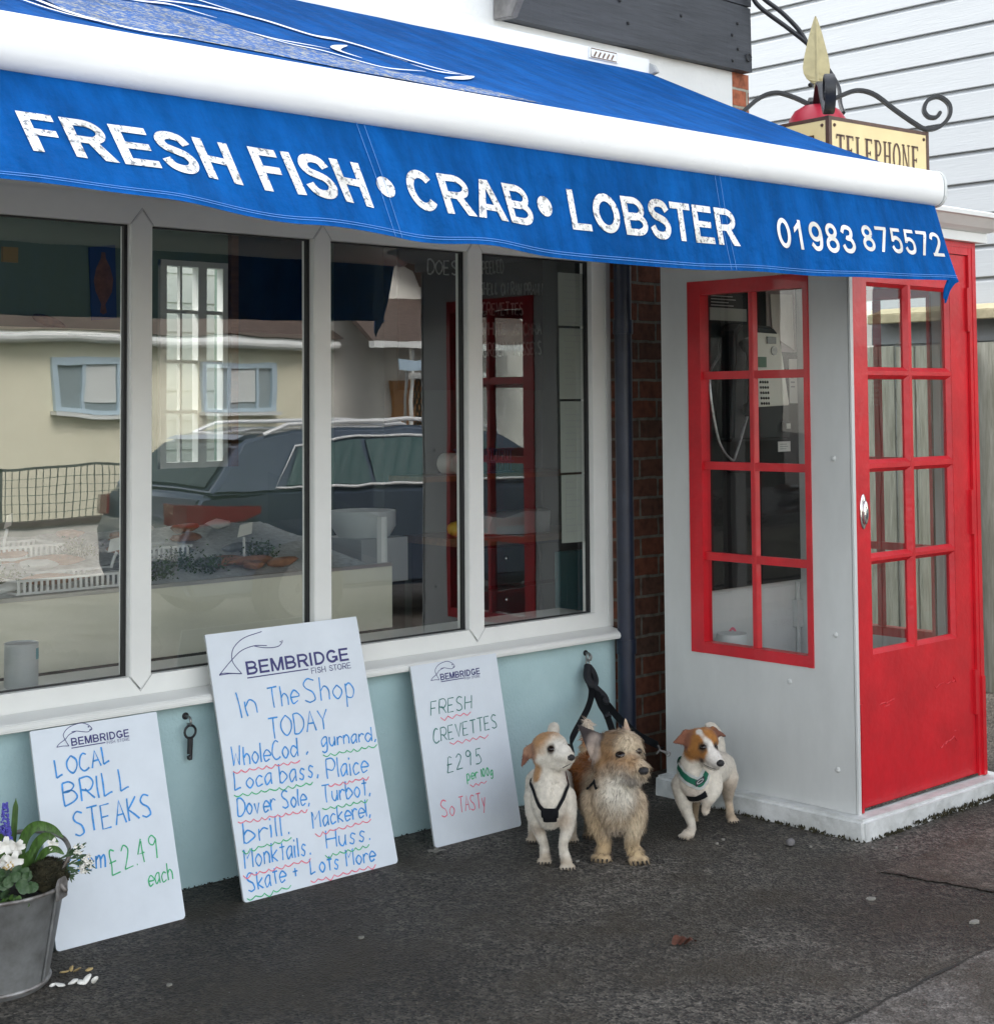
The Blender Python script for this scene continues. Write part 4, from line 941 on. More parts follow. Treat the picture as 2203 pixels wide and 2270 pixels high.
bm = BM(); stroke(bm, [(p.x, p.y) for p in cr([(5.26, .56, 0), (5.30, .60, 0), (5.335, .635, 0), (5.36, .62, 0), (5.345, .60, 0)], 6)], .012, lambda u, v: (u, 4.2885, v)); stroke(bm, [(p.x, p.y) for p in cr([(5.30, .62, 0), (5.32, .585, 0), (5.35, .57, 0)], 6)], .01, lambda u, v: (u, 4.2884, v))
fin('red_scrawl', bm, 'inkpink', ks)

# ------------------------------------------------------------------ telephone sign on the kiosk roof
ANG = R(-4); NC = Vector((5.128, 3.60)); SW = .65
ex = Vector((math.cos(ANG), math.sin(ANG))); ey2 = Vector((-math.sin(ANG), math.cos(ANG)))
def SP(u, v, z): p = NC+ex*u+ey2*v; return Vector((p.x, p.y, z))
ZS0, ZS1 = 2.43, 2.735; CU = SW/2
sg = thing('telephone_sign', SP(CU, CU, ZS0), 'cream square telephone sign with gold spearhead and iron scrolls on kiosk roof', 'sign')
def sbox(bm, u0, u1, v0, v1, z0, z1):
    vs = [bm.verts.new(SP(*p)) for p in ((u0, v0, z0), (u1, v0, z0), (u1, v1, z0), (u0, v1, z0), (u0, v0, z1), (u1, v0, z1), (u1, v1, z1), (u0, v1, z1))]
    for f in ((0, 3, 2, 1), (4, 5, 6, 7), (0, 1, 5, 4), (1, 2, 6, 5), (2, 3, 7, 6), (3, 0, 4, 7)): bm.faces.new([vs[i] for i in f])
bm = BM(); b_ = .018
for u, v in ((0, 0), (SW-b_, 0), (0, SW-b_), (SW-b_, SW-b_)): sbox(bm, u, u+b_, v, v+b_, ZS0-.02, ZS1)
for z in (ZS0-.02, ZS1-.016):
    sbox(bm, b_, SW-b_, .001, b_-.002, z, z+.015); sbox(bm, b_, SW-b_, SW-b_+.002, SW-.001, z, z+.015); sbox(bm, .001, b_-.002, b_, SW-b_, z, z+.015); sbox(bm, SW-b_+.002, SW-.001, b_, SW-b_, z, z+.015)
sbox(bm, b_-.002, SW-b_+.002, b_-.002, SW-b_+.002, ZS1-.012, ZS1-.004)
fin('frame', bm, 'brown', sg, bev=.002)
def serif(ch, o, w, h, T, bm):
    """condensed roman capitals built from thick and thin bars with serifs"""
    k, th, sf = w*.26, w*.10, w*.12
    def bar(u0, v0, u1, v1): 
        f = bm.faces.new([bm.verts.new(T(o+a, b)) for a, b in ((u0, v0), (u1, v0), (u1, v1), (u0, v1))])
    def stem(u, wd=k): bar(u, 0, u+wd, h); bar(u-sf, -.0, u+wd+sf, .05*h); bar(u-sf, .95*h, u+wd+sf, h)
    if ch == 'T': stem(w*.37); bar(0, .93*h, w, h); bar(0, .84*h, th, .93*h); bar(w-th, .84*h, w, .93*h)
    if ch in 'EL': stem(w*.12); bar(w*.12, 0, w*.9, .07*h); bar(w*.9-th, 0, w*.9, .17*h)
    if ch == 'E': bar(w*.12, .93*h, w*.9, h); bar(w*.9-th, .84*h, w*.9, h); bar(w*.3, .47*h, w*.72, .53*h); bar(w*.72-th, .42*h, w*.72, .58*h)
    if ch == 'P': stem(w*.12); stroke(bm, [(o+p.x, p.y) for p in cr([(w*.3, h*.965, 0), (w*.62, h*.95, 0), (w*.83, h*.74, 0), (w*.62, h*.50, 0), (w*.3, h*.47, 0)], 6)], w*.16, T)
    if ch == 'H': stem(w*.10, k*.8); stem(w*.70, k*.8); bar(w*.3, .47*h, w*.72, .53*h)
    if ch == 'O': stroke(bm, [(o+w*.5+w*.40*math.cos(a), h*.5+h*.47*math.sin(a)) for a in [2*math.pi*i/28 for i in range(29)]], w*.19, T)
    if ch == 'N':
        stem(w*.10, th); stem(w*.80, th)
        bm.faces.new([bm.verts.new(T(o+a, b)) for a, b in ((w*.06, h), (w*.24, h), (w*.90, 0), (w*.74, 0))])
for side in range(4):
    def T(u, v, off=0, side=side):
        a = (SW/2-(u), 0) if False else None
        uu_, vv_ = u-SW/2, -SW/2+.002-off
        for _ in range(side): uu_, vv_ = -vv_, uu_
        return SP(uu_+SW/2, vv_+SW/2, ZS0+v)
    bm = BM(); n = 1
    A = [T(b_, 0), T(SW-b_, 0), T(SW-b_, ZS1-ZS0-.012), T(b_, ZS1-ZS0-.012)]; B = [T(b_, 0, -.01), T(SW-b_, 0, -.01), T(SW-b_, ZS1-ZS0-.012, -.01), T(b_, ZS1-ZS0-.012, -.01)]
    va_ = [bm.verts.new(p) for p in A]; vb_ = [bm.verts.new(p) for p in B]; bm.faces.new(va_); bm.faces.new(vb_[::-1])
    for i in range(4): bm.faces.new((va_[i], vb_[i], vb_[(i+1) % 4], va_[(i+1) % 4]))
    bmesh.ops.recalc_face_normals(bm, faces=bm.faces)
    p_ = fin('sign_panel', bm, 'cream', sg)
    bm = BM(); word = 'TELEPHONE'; u = .045; adv = (SW-.10)/9.05
    for ch in word:
        serif(ch, u, adv*.84, .118, lambda a, b: T(a, b+.118, .0022), bm); u += adv*(1.02 if ch in 'HON' else .98)
    fin('lettering', bm, 'brown', p_)
    for a, b in ((.035, .27), (SW-.035, .27), (SW-.03, .13)): bm = BM(); ball(bm, T(a, b, .001), .008, 1); fin('screw', bm, 'brown', p_)
bm = BM(); c_ = SP(CU, CU, ZS1-.004); lathe(bm, [(.122, 0), (.125, .03), (.118, .07), (.095, .105), (.06, .126), (.025, .134), (0, .135)], c_, 32); fin('dome', bm, 'ballred', sg, smooth=True, angle=60)
# spearhead facing the street corner
bm = BM(); sp = (ex*1-ey2*0).normalized(); sp = Vector((rr.x, rr.y)).normalized()
cz = Vector((c_.x, c_.y)); pr = [(0, .011), (.03, .011), (.125, .012), (.135, .024), (.150, .042), (.175, .055), (.205, .058), (.25, .052), (.30, .041), (.36, .027), (.41, .013), (.44, .003)]
nn = Vector((-sp.y, sp.x)); L_, R_, F_, K_ = [], [], [], []
for z, hw in pr:
    zz = ZS1+.10+z*.93
    L_.append(bm.verts.new((cz.x-sp.x*hw, cz.y-sp.y*hw, zz))); R_.append(bm.verts.new((cz.x+sp.x*hw, cz.y+sp.y*hw, zz)))
    d = .012 if z < .4 else .006
    F_.append(bm.verts.new((cz.x+nn.x*d, cz.y+nn.y*d, zz))); K_.append(bm.verts.new((cz.x-nn.x*d, cz.y-nn.y*d, zz)))
for i in range(len(pr)-1):
    for a, b in ((L_, F_), (F_, R_), (R_, K_), (K_, L_)): bm.faces.new((a[i], b[i], b[i+1], a[i+1]))
bm.faces.new((L_[-1], F_[-1], R_[-1], K_[-1])); bmesh.ops.recalc_face_normals(bm, faces=bm.faces)
sp_o = fin('spearhead', bm, 'gold', sg)
bm = BM(); tube(bm, [(cz.x+nn.x*s*.011, cz.y+nn.y*s*.011, ZS1+.10+z) for s, z in ((-1, .12), (-1, .39))], .006, 6); tube(bm, [(cz.x-nn.x*s*.011, cz.y-nn.y*s*.011, ZS1+.10+z) for s, z in ((-1, .12), (-1, .39))], .006, 6); fin('midrib', bm, 'gold', sp_o, smooth=True)
bm = BM(); lathe(bm, [(.0, .095), (.035, .095), (.04, .11), (.035, .14), (.0, .145)], SP(CU, CU, ZS1), 20); fin('collar', bm, 'iron', sg, smooth=True, angle=40)
dg = CU*math.sqrt(2)
prof_s = [(.03, .13), (.10, .165), (.17, .185), (.24, .165), (.32, .10), (.40, .04), (dg-.01, .012), (dg+.045, .022), (dg+.085, .065), (dg+.085, .115), (dg+.045, .148), (dg+.0, .135), (dg-.018, .095), (dg+.0, .065), (dg+.032, .062), (dg+.05, .085)]
for k in range(4):
    a = R(45+90*k); dirn = (ex*math.cos(a)+ey2*math.sin(a)); sd_ = Vector((-dirn.y, dirn.x))
    pts = cr([(c, 0, z) for c, z in prof_s], 7); bm = BM(); rings = []
    for i, p in enumerate(pts):
        tng = (pts[min(i+1, len(pts)-1)]-pts[max(i-1, 0)]).normalized(); nr = Vector((-tng.z, 0, tng.x)); wd = .021; th_ = .0075
        tw = 1.0
        if i > 80: tw = 1.0
        q = []
        for s1, s2 in ((-1, -1), (1, -1), (1, 1), (-1, 1)):
            rad = p.x+nr.x*th_*s2; z = p.z+nr.z*th_*s2; ww = wd*s1
            q.append(bm.verts.new((cz.x+dirn.x*rad+sd_.x*ww, cz.y+dirn.y*rad+sd_.y*ww, ZS1+z)))
        rings.append(q)
    for x, y in zip(rings, rings[1:]):
        for j in range(4): bm.faces.new((x[j], x[(j+1) % 4], y[(j+1) % 4], y[j]))
    bm.faces.new(rings[0]); bm.faces.new(rings[-1][::-1]); bmesh.ops.recalc_face_normals(bm, faces=bm.faces)
    fin('iron_scroll', bm, 'iron', sg, bev=.003)

# cables from the beam end
bm = BM()
tube(bm, cr([(5.70, 4.475, 3.72), (5.715, 4.47, 3.60), (5.76, 4.46, 3.50), (5.80, 4.44, 3.44), (5.90, 4.36, 3.345), (5.97, 4.30, 3.27), (6.0, 4.26, 3.20), (5.96, 4.22, 3.12), (5.87, 4.22, 3.05)], 8), .011, 8)
tube(bm, cr([(5.73, 4.46, 3.72), (5.75, 4.455, 3.60), (5.80, 4.44, 3.50), (5.88, 4.38, 3.42), (5.94, 4.33, 3.34), (5.97, 4.30, 3.27), (5.99, 4.28, 3.24), (5.965, 4.30, 3.20)], 8), .011, 8)
tube(bm, cr([(5.99, 4.27, 3.24), (6.01, 4.22, 3.15), (5.99, 4.15, 3.05), (5.93, 4.10, 2.96), (5.88, 4.05, 2.90)], 8), .010, 8)
props(fin('service_cable', bm, 'iron', smooth=True), 'pair of black twisted cables looping off the end of the timber beam', 'cable')

# ------------------------------------------------------------------ neighbouring clad building and fence
nb = thing('clad_building', (8.7, 7.0, 0), 'tall neighbouring building clad in pale grey lapped weatherboard', 'building')
bm = BM(); pitch = .192; ph = 3.884-20*pitch
for k in range(-1, 42):
    z = ph+k*pitch
    prism(bm, [(8.56, z), (8.492, z), (8.490, z+.004), (8.499, z+pitch-.032), (8.501, z+pitch-.026), (8.513, z+pitch-.008), (8.514, z+pitch-.001), (8.56, z+pitch-.001)], 'y', 1.2, 13)
bmesh.ops.transform(bm, matrix=Matrix.Translation((0, 0, 0)), verts=bm.verts)
fin('cladding', bm, 'siding', nb)
fin('wall', boxes((8.561, 14, 1.2, 13, 0, 8)), 'siding', nb)
fn = thing('board_fence', (7.9, 5.5, 0), 'weathered grey board fence standing in front of the clad building', 'fence')
y = 1.4
bm = BM()
while y < 11:
    w_ = random.uniform(.105, .135); dx = random.uniform(-.006, .006)
    box(bm, 7.895+dx, 7.913+dx, y, y+w_, -.02, 1.93+random.uniform(-.008, .008)); y += w_+random.uniform(.004, .02)
fin('boards', bm, 'fence', fn, bev=.003)
for y in (1.8, 3.3, 4.66, 6.2, 7.8, 9.4):
    bm = boxes((7.83, 7.894, y, y+.075, -.02, 1.95)); fin('fence_post', bm, 'fence', fn, bev=.005)
bm = BM(); prism(bm, [(8.30, 2.085), (8.489, 2.10), (8.489, 2.19), (8.30, 2.145)], 'y', 1.3, 11.2); fin('capping', bm, 'cap', nb, bev=.006)
for z in (.4, 1.6): fin('rail', boxes((7.914, 7.96, 1.4, 11, z, z+.08)), 'fence', fn)

# ------------------------------------------------------------------ dogs
from mathutils.kdtree import KDTree
class Dog:
    """body grown as one surface from tapered chains of balls; r = right in view, t = towards viewer, u = up"""
    def __init__(s, base, k, ox, oy):
        s.B = Vector(base); d = Vector((-s.B.x, -s.B.y, 0)).normalized(); s.T = d; s.Rr = Vector((-d.y, d.x, 0)); s.k, s.ox, s.oy = k, ox, oy; s.balls = []; s.muddy = .65
    def P(s, px, py, t=0): return ((px-s.ox)*s.k, t, (s.oy-py)*s.k/1.018+.285*t)
    def w(s, p): return s.B+s.Rr*p[0]+s.T*p[1]+Vector((0, 0, p[2]))
    def chain(s, pts, rad, n=5, smooth=True):
        q = cr(pts, n) if smooth and len(pts) > 2 else [Vector(pts[0]).lerp(Vector(pts[-1]), i/n) for i in range(n+1)]
        m = len(q)
        for i, p in enumerate(q):
            f = i/(m-1)*(len(rad)-1); a = min(int(f), len(rad)-2); r = rad[a]+(rad[a+1]-rad[a])*(f-a); s.balls.append((p.copy(), r))
    def ear(s, tri, r=.006, n=7, bend=None):
        a, b, c = [Vector(p) for p in tri]
        for i in range(n+1):
            for j in range(n+1-i):
                u_, v_ = i/n, j/n; p = a*(1-u_-v_)+b*u_+c*v_
                if bend: p = p+Vector(bend)*math.sin(math.pi*min(1, v_+.0))
                s.balls.append((p, r*(1-.25*v_)))
    def build(s, name, label, voxel=.005, smooth=4):
        bm = BM()
        for p, r in s.balls: ball(bm, s.w(p), r, 2)
        me = bpy.data.meshes.new('d'); bm.to_mesh(me); bm.free(); o = bpy.data.objects.new('d', me); COL.objects.link(o)
        m = o.modifiers.new('r', 'REMESH'); m.mode = 'VOXEL'; m.voxel_size = voxel
        m2 = o.modifiers.new('s', 'SMOOTH'); m2.iterations = smooth; m2.factor = .5
        bpy.context.view_layer.update(); me2 = bpy.data.meshes.new_from_object(o.evaluated_get(bpy.context.evaluated_depsgraph_get()))
        bpy.data.objects.remove(o); bpy.data.meshes.remove(me)
        me2.name = name; s.root = thing(name, s.B, label, 'dog')
        bmb = BM(); bmb.from_mesh(me2); bpy.data.meshes.remove(me2); bmb.normal_update()
        s.bvh = BVHTree.FromBMesh(bmb); s.V = [(v.co.copy(), v.normal.copy()) for v in bmb.verts]; s.tris = [[v.index for v in f.verts] for f in bmb.faces]
        s.areas = [f.calc_area() for f in bmb.faces]
        cols = [s.colour(v.co) for v in bmb.verts]
        s.body = fin('body', bmb, 'dogskin', s.root, smooth=True, angle=180)
        ca = s.body.data.color_attributes.new('Col', 'FLOAT_COLOR', 'POINT')
        for i, c in enumerate(cols): ca.data[i].color = (*c, 1)
    def local(s, co): d = co-s.B; return Vector((d.dot(s.Rr), d.dot(s.T), d.z))
    def colour(s, co):
        p = s.local(co); c = Vector(s.base); nz = noise.noise(co*38)*.35+noise.noise(co*90)*.25
        for q, r, col, soft in s.patches:
            d = (p-Vector(q)).length/r+nz*.22
            k = 1-min(1, max(0, (d-1+soft)/(2*soft))) if soft else float(d < 1)
            c = c.lerp(Vector(col), k)
        mud = min(1, max(0, (.085-p.z)*9+noise.noise(co*34)*.75-.05))*s.muddy
        c = c.lerp(Vector(MUD), mud)
        return c*(1+.16*noise.noise(co*70)+.10*noise.noise(co*210))
    def fur(s, n, ln, wid, fn, lie=.6, droop=.5, name='fur', curl=0.0, mat='dogfur', vary=.25):
        """many thin blades rooted in the coat; fn(p) gives length factor and flow direction in r, t, u"""
        bm = BM(); lay = None; cols = []
        cum = []; tot = 0
        for a in s.areas: tot += a; cum.append(tot)
        import bisect
        for _ in range(n):
            f = s.tris[bisect.bisect(cum, random.uniform(0, tot))]; i = random.choice(f); j = random.choice(f); co = s.V[i][0].lerp(s.V[j][0], random.random()); nr = s.V[i][1]
            p = s.local(co); k, fl = fn(p)
            if k <= 0: continue
            flow = s.Rr*fl[0]+s.T*fl[1]+Vector((0, 0, fl[2])); flow = flow-nr*flow.dot(nr)*.8
            L_ = ln*k*random.uniform(.6, 1.25); d = (nr*(1-lie)+flow*lie+Vector(noise.noise_vector(co*45))*(.25+curl)).normalized()
            side = d.cross(nr); side = side.normalized() if side.length > .01 else d.orthogonal().normalized()
            side = (side+Vector((random.uniform(-.4, .4), random.uniform(-.4, .4), random.uniform(-.4, .4)))).normalized()
            w_ = wid*random.uniform(.7, 1.3); q = co-nr*.001; prev = None; c = s.colour(co)*random.uniform(1-vary, 1.12)
            for m in range(4):
                ww = w_*(1-m/3.15); a, b = bm.verts.new(q+side*ww*.5), bm.verts.new(q-side*ww*.5); cols += [c, c]
                if prev: bm.faces.new((prev[0], prev[1], b, a))
                prev = (a, b); q = q+d*L_/3; d = (d+Vector((0, 0, -droop*.3))+Vector(noise.noise_vector(q*60))*curl).normalized()
        o = fin(name, bm, mat, s.body, smooth=True, angle=180)
        ca = o.data.color_attributes.new('Col', 'FLOAT_COLOR', 'POINT')
        for i, c in enumerate(cols): ca.data[i].color = (*c, 1)
    def eye(s, p, r, gaze):
        c, nrm, _, _ = s.bvh.find_nearest(s.w(p)); tx = nrm.cross(Vector((0, 0, 1))).normalized(); ty = tx.cross(nrm)
        rot = Matrix((tx, ty, nrm)).transposed(); bm = BM(); ball(bm, c-nrm*r*.30, r, 3, (1.35, .95, .8), rot)
        fin('eye', bm, 'eyem', s.body, smooth=True)
    def lids(s, *eyes, k=1.6):
        for p, r in eyes: s.patches.append((p, r*k, (.045, .03, .022), .35))
    def strap(s, pts, wid, m, name, lift=.004, edge=None):
        path = cr(pts, 10); bm = BM(); rows = []
        for i, p in enumerate(path):
            tng = (path[min(i+1, len(path)-1)]-path[max(i-1, 0)]); tw = (s.Rr*tng.x+s.T*tng.y+Vector((0, 0, tng.z))).normalized()
            c, nr, _, _ = s.bvh.find_nearest(s.w(p)); sd = tw.cross(nr).normalized(); row = []
            for q in (-.5, -.25, 0, .25, .5):
                cc, n2, _, _ = s.bvh.find_nearest(c+sd*wid*q); row.append(bm.verts.new(cc+n2*lift+(sd*wid*q-(cc-c).project(sd))*.6))
            rows.append(row)
        for a, b in zip(rows, rows[1:]):
            for j in range(4):
                f = bm.faces.new((a[j], a[j+1], b[j+1], b[j])); f.material_index = 1 if edge and j in (0, 3) else 0
        bmesh.ops.solidify(bm, geom=bm.faces[:], thickness=-.002)
        return fin(name, bm, [m, edge] if edge else m, s.root, smooth=True, angle=60)
def paw(dg, p, r, dr, dt):
    """foot with four toes; dr, dt point forwards"""
    v = Vector((dr, dt, 0)).normalized(); sd = Vector((-v.y, v.x, 0)); p = Vector(p)
    dg.balls.append((p+Vector((0, 0, r*.75)), r*.95))
    for k in (-1.5, -.5, .5, 1.5):
        q = p+v*r*(1.05-.12*abs(k))+sd*r*.52*k; q.z = r*.45; dg.balls.append((q, r*.47))
def claws(dg, feet):
    for p, r, dr, dt in feet:
        bm = BM()
        v = Vector((dr, dt, 0)).normalized(); sd = Vector((-v.y, v.x, 0)); p = Vector(p)
        for k in (-1.5, -.5, .5, 1.5):
            q = p+v*r*(1.05-.12*abs(k))+sd*r*.52*k; q.z = r*.42; a = q+v*r*.42; b = q+v*r*.85-Vector((0, 0, r*.28))
            tube(bm, [dg.w(a), dg.w(b)], [r*.13, r*.05], 6)
        fin('claws', bm, 'nosem', dg.body, smooth=True)
M['eyem'] = pm('dog_eye', (.012, .006, .004), .08)
WHITE, TAN, RUST, MUD = (.62, .57, .485), (.42, .235, .11), (.36, .13, .035), (.22, .165, .105)

# -- smooth white terrier with tan head, black harness
d = Dog((3.897, 3.923, 0), .000338, 525, 1765); P = d.P
feetA = [(P(410, 1735, -.03), .022, -.1, 1), (P(632, 1790, .035), .023, .15, 1), (P(275, 1500, -.30), .020, -.1, 1), (P(700, 1510, -.30), .020, .1, 1)]
for i, f in enumerate(feetA): feetA[i] = ((f[0][0], f[0][1], 0), *f[1:])
for f in feetA: paw(d, *f)
a = feetA[0][0]; b = feetA[1][0]
d.chain([P(325, 1060, -.02), P(322, 1230, -.01), P(345, 1390, -.03), P(400, 1540, -.035), (a[0], a[1]-.008, .02)], [.044, .036, .023, .0165, .020])
d.chain([P(615, 1060, -.01), P(640, 1230, .0), P(640, 1390, .01), P(598, 1560, .015), (b[0], b[1]-.01, .02)], [.044, .036, .024, .0165, .020])
d.chain([P(465, 1000, .0), P(465, 1120, .01), P(465, 1240, .0)], [.070, .070, .052])
d.chain([P(395, 1080, -.02), P(545, 1080, -.02)], [.055, .055], 4)
d.chain([P(470, 700, -.005), P(462, 820, -.01), P(462, 950, -.01)], [.050, .055, .068])
d.chain([P(465, 1080, -.03), P(465, 960, -.16), P(470, 930, -.27), P(470, 960, -.32)], [.074, .080, .074, .066])
for sx, hx in ((-1, feetA[2][0]), (1, feetA[3][0])):
    d.chain([(-.02+sx*.04, -.30, .215), (-.02+sx*.058, -.255, .13), (hx[0]+sx*.0, -.335, .075), (hx[0], hx[1]-.01, .018)], [.052, .036, .019, .018])
d.chain([P(490, 760, -.33), P(500, 560, -.36), P(505, 400, -.365), P(512, 262, -.36), P(514, 238, -.36)], [.028, .026, .026, .023, .014])
# head, turned to its left
d.chain([P(440, 545, -.012), P(500, 540, .0)], [.056, .054], 4)
d.chain([P(420, 640, -.0), P(520, 650, .015)], [.046, .046], 4)
d.chain([P(540, 580, .02), P(600, 620, .045), P(672, 668, .07)], [.046, .036, .020])
d.chain([P(520, 690, .02), P(600, 715, .045), P(660, 720, .062)], [.036, .026, .014])
d.ear((P(345, 490, -.02), P(330, 640, -.02), P(215, 560, -.005)), .0075, 8)
d.ear((P(275, 520, -.012), P(262, 630, -.004), P(185, 735, .016)), .0075, 8)
d.ear((P(275, 520, -.012), P(215, 560, -.005), P(185, 735, .016)), .0075, 8)
d.ear((P(575, 470, -.05), P(620, 520, -.04), P(660, 560, -.03)), .006, 5)
d.base = WHITE
d.patches = [(P(395, 500, -.01), .052, TAN, .25), (P(350, 600, -.01), .036, TAN, .25), (P(470, 450, -.01), .042, TAN, .3), (P(330, 760, .01), .03, TAN, .3), (P(335, 860, .02), .018, TAN, .3),
             (P(240, 600, 0), .040, (.30, .17, .11), .2), (P(193, 700, .01), .026, (.17, .075, .05), .2), (P(610, 500, -.04), .02, TAN, .2), (P(340, 1350, -.02), .03, (.45, .37, .29), .5), (P(600, 1300, .03), .03, (.45, .37, .29), .5),
             (P(585, 575, .06), .03, (.68, .64, .57), .3), (P(495, 575, .05), .014, (.16, .08, .04), .4)]
for f in feetA: d.patches.append((f[0], .034, (.42, .34, .25), .5))
d.lids((P(492, 573, .05), .0105))
d.build('terrier', 'smooth white terrier with tan head and black harness, nearest the white boards')
d.fur(17000, .010, .0021, lambda p: (1.0, (0, -.5, -.8)), lie=.74, droop=.1)
d.eye(P(492, 573, .05), .0112, 0); d.eye(P(648, 545, .03), .0095, 0)
bm = BM(); ball(bm, d.w(P(684, 664, .078)), .0150, 2, (1, 1, .82)); fin('nose', bm, 'nosem', d.body, smooth=True)
d.strap([P(690, 722, .078), P(650, 745, .075), P(600, 762, .065)], .003, 'nosem', 'mouth', .0005)
d.strap([P(255, 860, -.04), P(290, 960, .03), P(330, 1090, .06), P(410, 1200, .07)], .013, 'black', 'harness', .006)
d.strap([P(665, 880, -.03), P(640, 970, .03), P(600, 1080, .06), P(520, 1200, .07)], .013, 'black', 'harness', .006)
d.strap([P(380, 1225, .07), P(465, 1240, .08), P(550, 1225, .07)], .036, 'black', 'harness', .006)
d.strap([P(400, 1290, .06), P(465, 1310, .07), P(535, 1290, .06)], .022, 'black', 'harness', .005)
d.strap([P(660, 780, -.02), P(675, 830, -.03), P(690, 900, -.05)], .014, pm('tan_leather', (.28, .10, .06), .6), 'collar', .006)
claws(d, feetA); dogA = d

# -- scruffy wire-haired terrier
d = Dog((4.093, 3.804, 0), .000340, 1180, 1720); P = d.P
feetB = [(P(1000, 1690, -.01), .030, -.15, 1), (P(1355, 1705, .01), .031, .25, 1), (P(870, 1480, -.30), .024, -.1, 1), (P(1180, 1420, -.33), .024, .1, 1)]
for i, f in enumerate(feetB): feetB[i] = ((f[0][0], f[0][1], 0), *f[1:])
for f in feetB: paw(d, *f)
a, b = feetB[0][0], feetB[1][0]
d.chain([P(930, 1100, -.02), P(955, 1260, -.01), P(1000, 1430, -.02), P(1025, 1560, -.02), (a[0], a[1]-.012, .026)], [.055, .046, .031, .026, .028])
d.chain([P(1320, 1100, -.02), P(1340, 1260, -.01), P(1320, 1430, -.0), P(1305, 1560, -.005), (b[0], b[1]-.012, .026)], [.052, .045, .031, .026, .028])
d.chain([P(1130, 960, -.0), P(1130, 1090, .01), P(1140, 1230, .0)], [.080, .086, .066])
d.chain([P(1010, 1080, -.02), P(1250, 1080, -.02)], [.066, .064], 4)
d.chain([P(1160, 760, -.01), P(1150, 880, -.02)], [.07, .078], 4)
d.chain([P(1120, 1050, -.04), P(1000, 860, -.18), P(880, 780, -.30), P(850, 790, -.36)], [.085, .090, .084, .074])
for sx, hx in ((-1, feetB[2][0]), (1, feetB[3][0])):
    d.chain([(-.10+sx*.05, -.33, .21), (hx[0]*.8-.01+sx*.01, -.28, .13), (hx[0], -.36, .08), (hx[0], hx[1]-.01, .02)], [.055, .042, .024, .022])
d.chain([P(850, 560, -.37), P(850, 420, -.39), P(845, 280, -.39), P(838, 185, -.38)], [.032, .026, .024, .016])
d.chain([P(1130, 570, -.01), P(1240, 560, .01)], [.072, .070], 4)
d.chain([P(1080, 700, .0), P(1230, 700, .02)], [.062, .060], 4)
d.chain([P(1230, 700, .045), P(1320, 750, .075), P(1405, 785, .10)], [.056, .046, .032])
d.chain([P(1200, 800, .03), P(1300, 840, .065), P(1380, 850, .085)], [.046, .038, .024])
d.ear((P(1020, 420, -.01), P(900, 640, -.005), P(770, 315, .0)), .0075, 12)
d.ear((P(1235, 420, -.03), P(1330, 480, -.035), P(1258, 235, -.04)), .0075, 8)
CR, BR = (.48, .36, .23), (.25, .145, .07)
d.base = (.50, .39, .27); d.muddy = .9
d.patches = [(P(1060, 650, .02), .075, BR, .4), (P(1120, 500, .0), .06, BR, .4), (P(1210, 760, .07), .055, (.36, .20, .09), .4), (P(1270, 560, .05), .042, (.54, .44, .31), .4), (P(1300, 740, .09), .035, (.36, .21, .10), .4),
             (P(1200, 1000, .08), .075, (.64, .59, .50), .5), (P(860, 700, -.25), .14, RUST, .25), (P(760, 500, -.33), .06, (.55, .42, .27), .4), (P(890, 300, -.37), .05, (.45, .17, .05), .3), (P(840, 230, -.38), .035, (.72, .62, .50), .4),
             (P(870, 430, .0), .056, (.045, .035, .034), .12), (P(800, 350, .0), .05, (.04, .033, .033), .2), (P(940, 410, .0), .026, (.045, .035, .034), .2), (P(920, 520, .0), .036, (.075, .058, .054), .25), (P(930, 600, .01), .035, (.5, .40, .33), .3), (P(940, 470, .006), .022, (.35, .29, .25), .5), (P(1270, 380, -.04), .04, (.42, .30, .22), .3), (P(1310, 850, .08), .03, (.22, .19, .17), .5),
             (P(960, 1320, 0), .05, (.52, .39, .24), .5), (P(1340, 1350, .01), .05, (.60, .49, .34), .5), (P(1000, 1640, 0), .05, (.50, .36, .20), .5), (P(1350, 1660, .02), .05, (.54, .40, .23), .5), (P(870, 1460, -.3), .06, MUD, .5), (P(1180, 1400, -.3), .06, MUD, .5), (P(1140, 1330, 0), .045, (.44, .37, .30), .5)]
d.lids((P(1195, 628, .075), .012), (P(1395, 590, .045), .008), k=1.25)
d.build('terrier', 'scruffy wire-haired tan and cream terrier with pricked ears, in the middle of three dogs')
def furB(p):
    r, t, u = p
    y = u*.965-.25*t
    ear = (r < -.055 and u > .36 and t > -.06) or (u > .425 and r > .015 and t < -.01)
    if ear: return .16, (-.2, 0, .6)
    if t > -.1 and u > .27: return (.75 if r < .06 else .9), ((.35 if r > .03 else -.35), .2, -.75)
    if t > -.13 and .09 < u <= .27: return 1.0, (.15*math.copysign(1, r), .2, -1)
    if u <= .09: return .7, (.2*math.copysign(1, r), .1, -1)
    return 1.0, (-.2, -.4, -.6)
d.fur(24000, .0215, .0027, furB, lie=.66, droop=.45, curl=.34, vary=.5)
d.eye(P(1195, 628, .085), .0145, 0); d.eye(P(1392, 590, .055), .012, 0)
bm = BM(); ball(bm, d.w(P(1428, 800, .122)), .020, 2, (1, 1, .78)); fin('nose', bm, 'nosem', d.body, smooth=True)
d.strap([P(860, 990, .0), P(880, 930, .04), P(905, 880, .05)], .012, 'black', 'harness', .012); d.strap([P(905, 890, .05), P(930, 950, .06), P(955, 990, .07)], .010, 'black', 'harness', .014)
claws(d, feetB); dogB = d

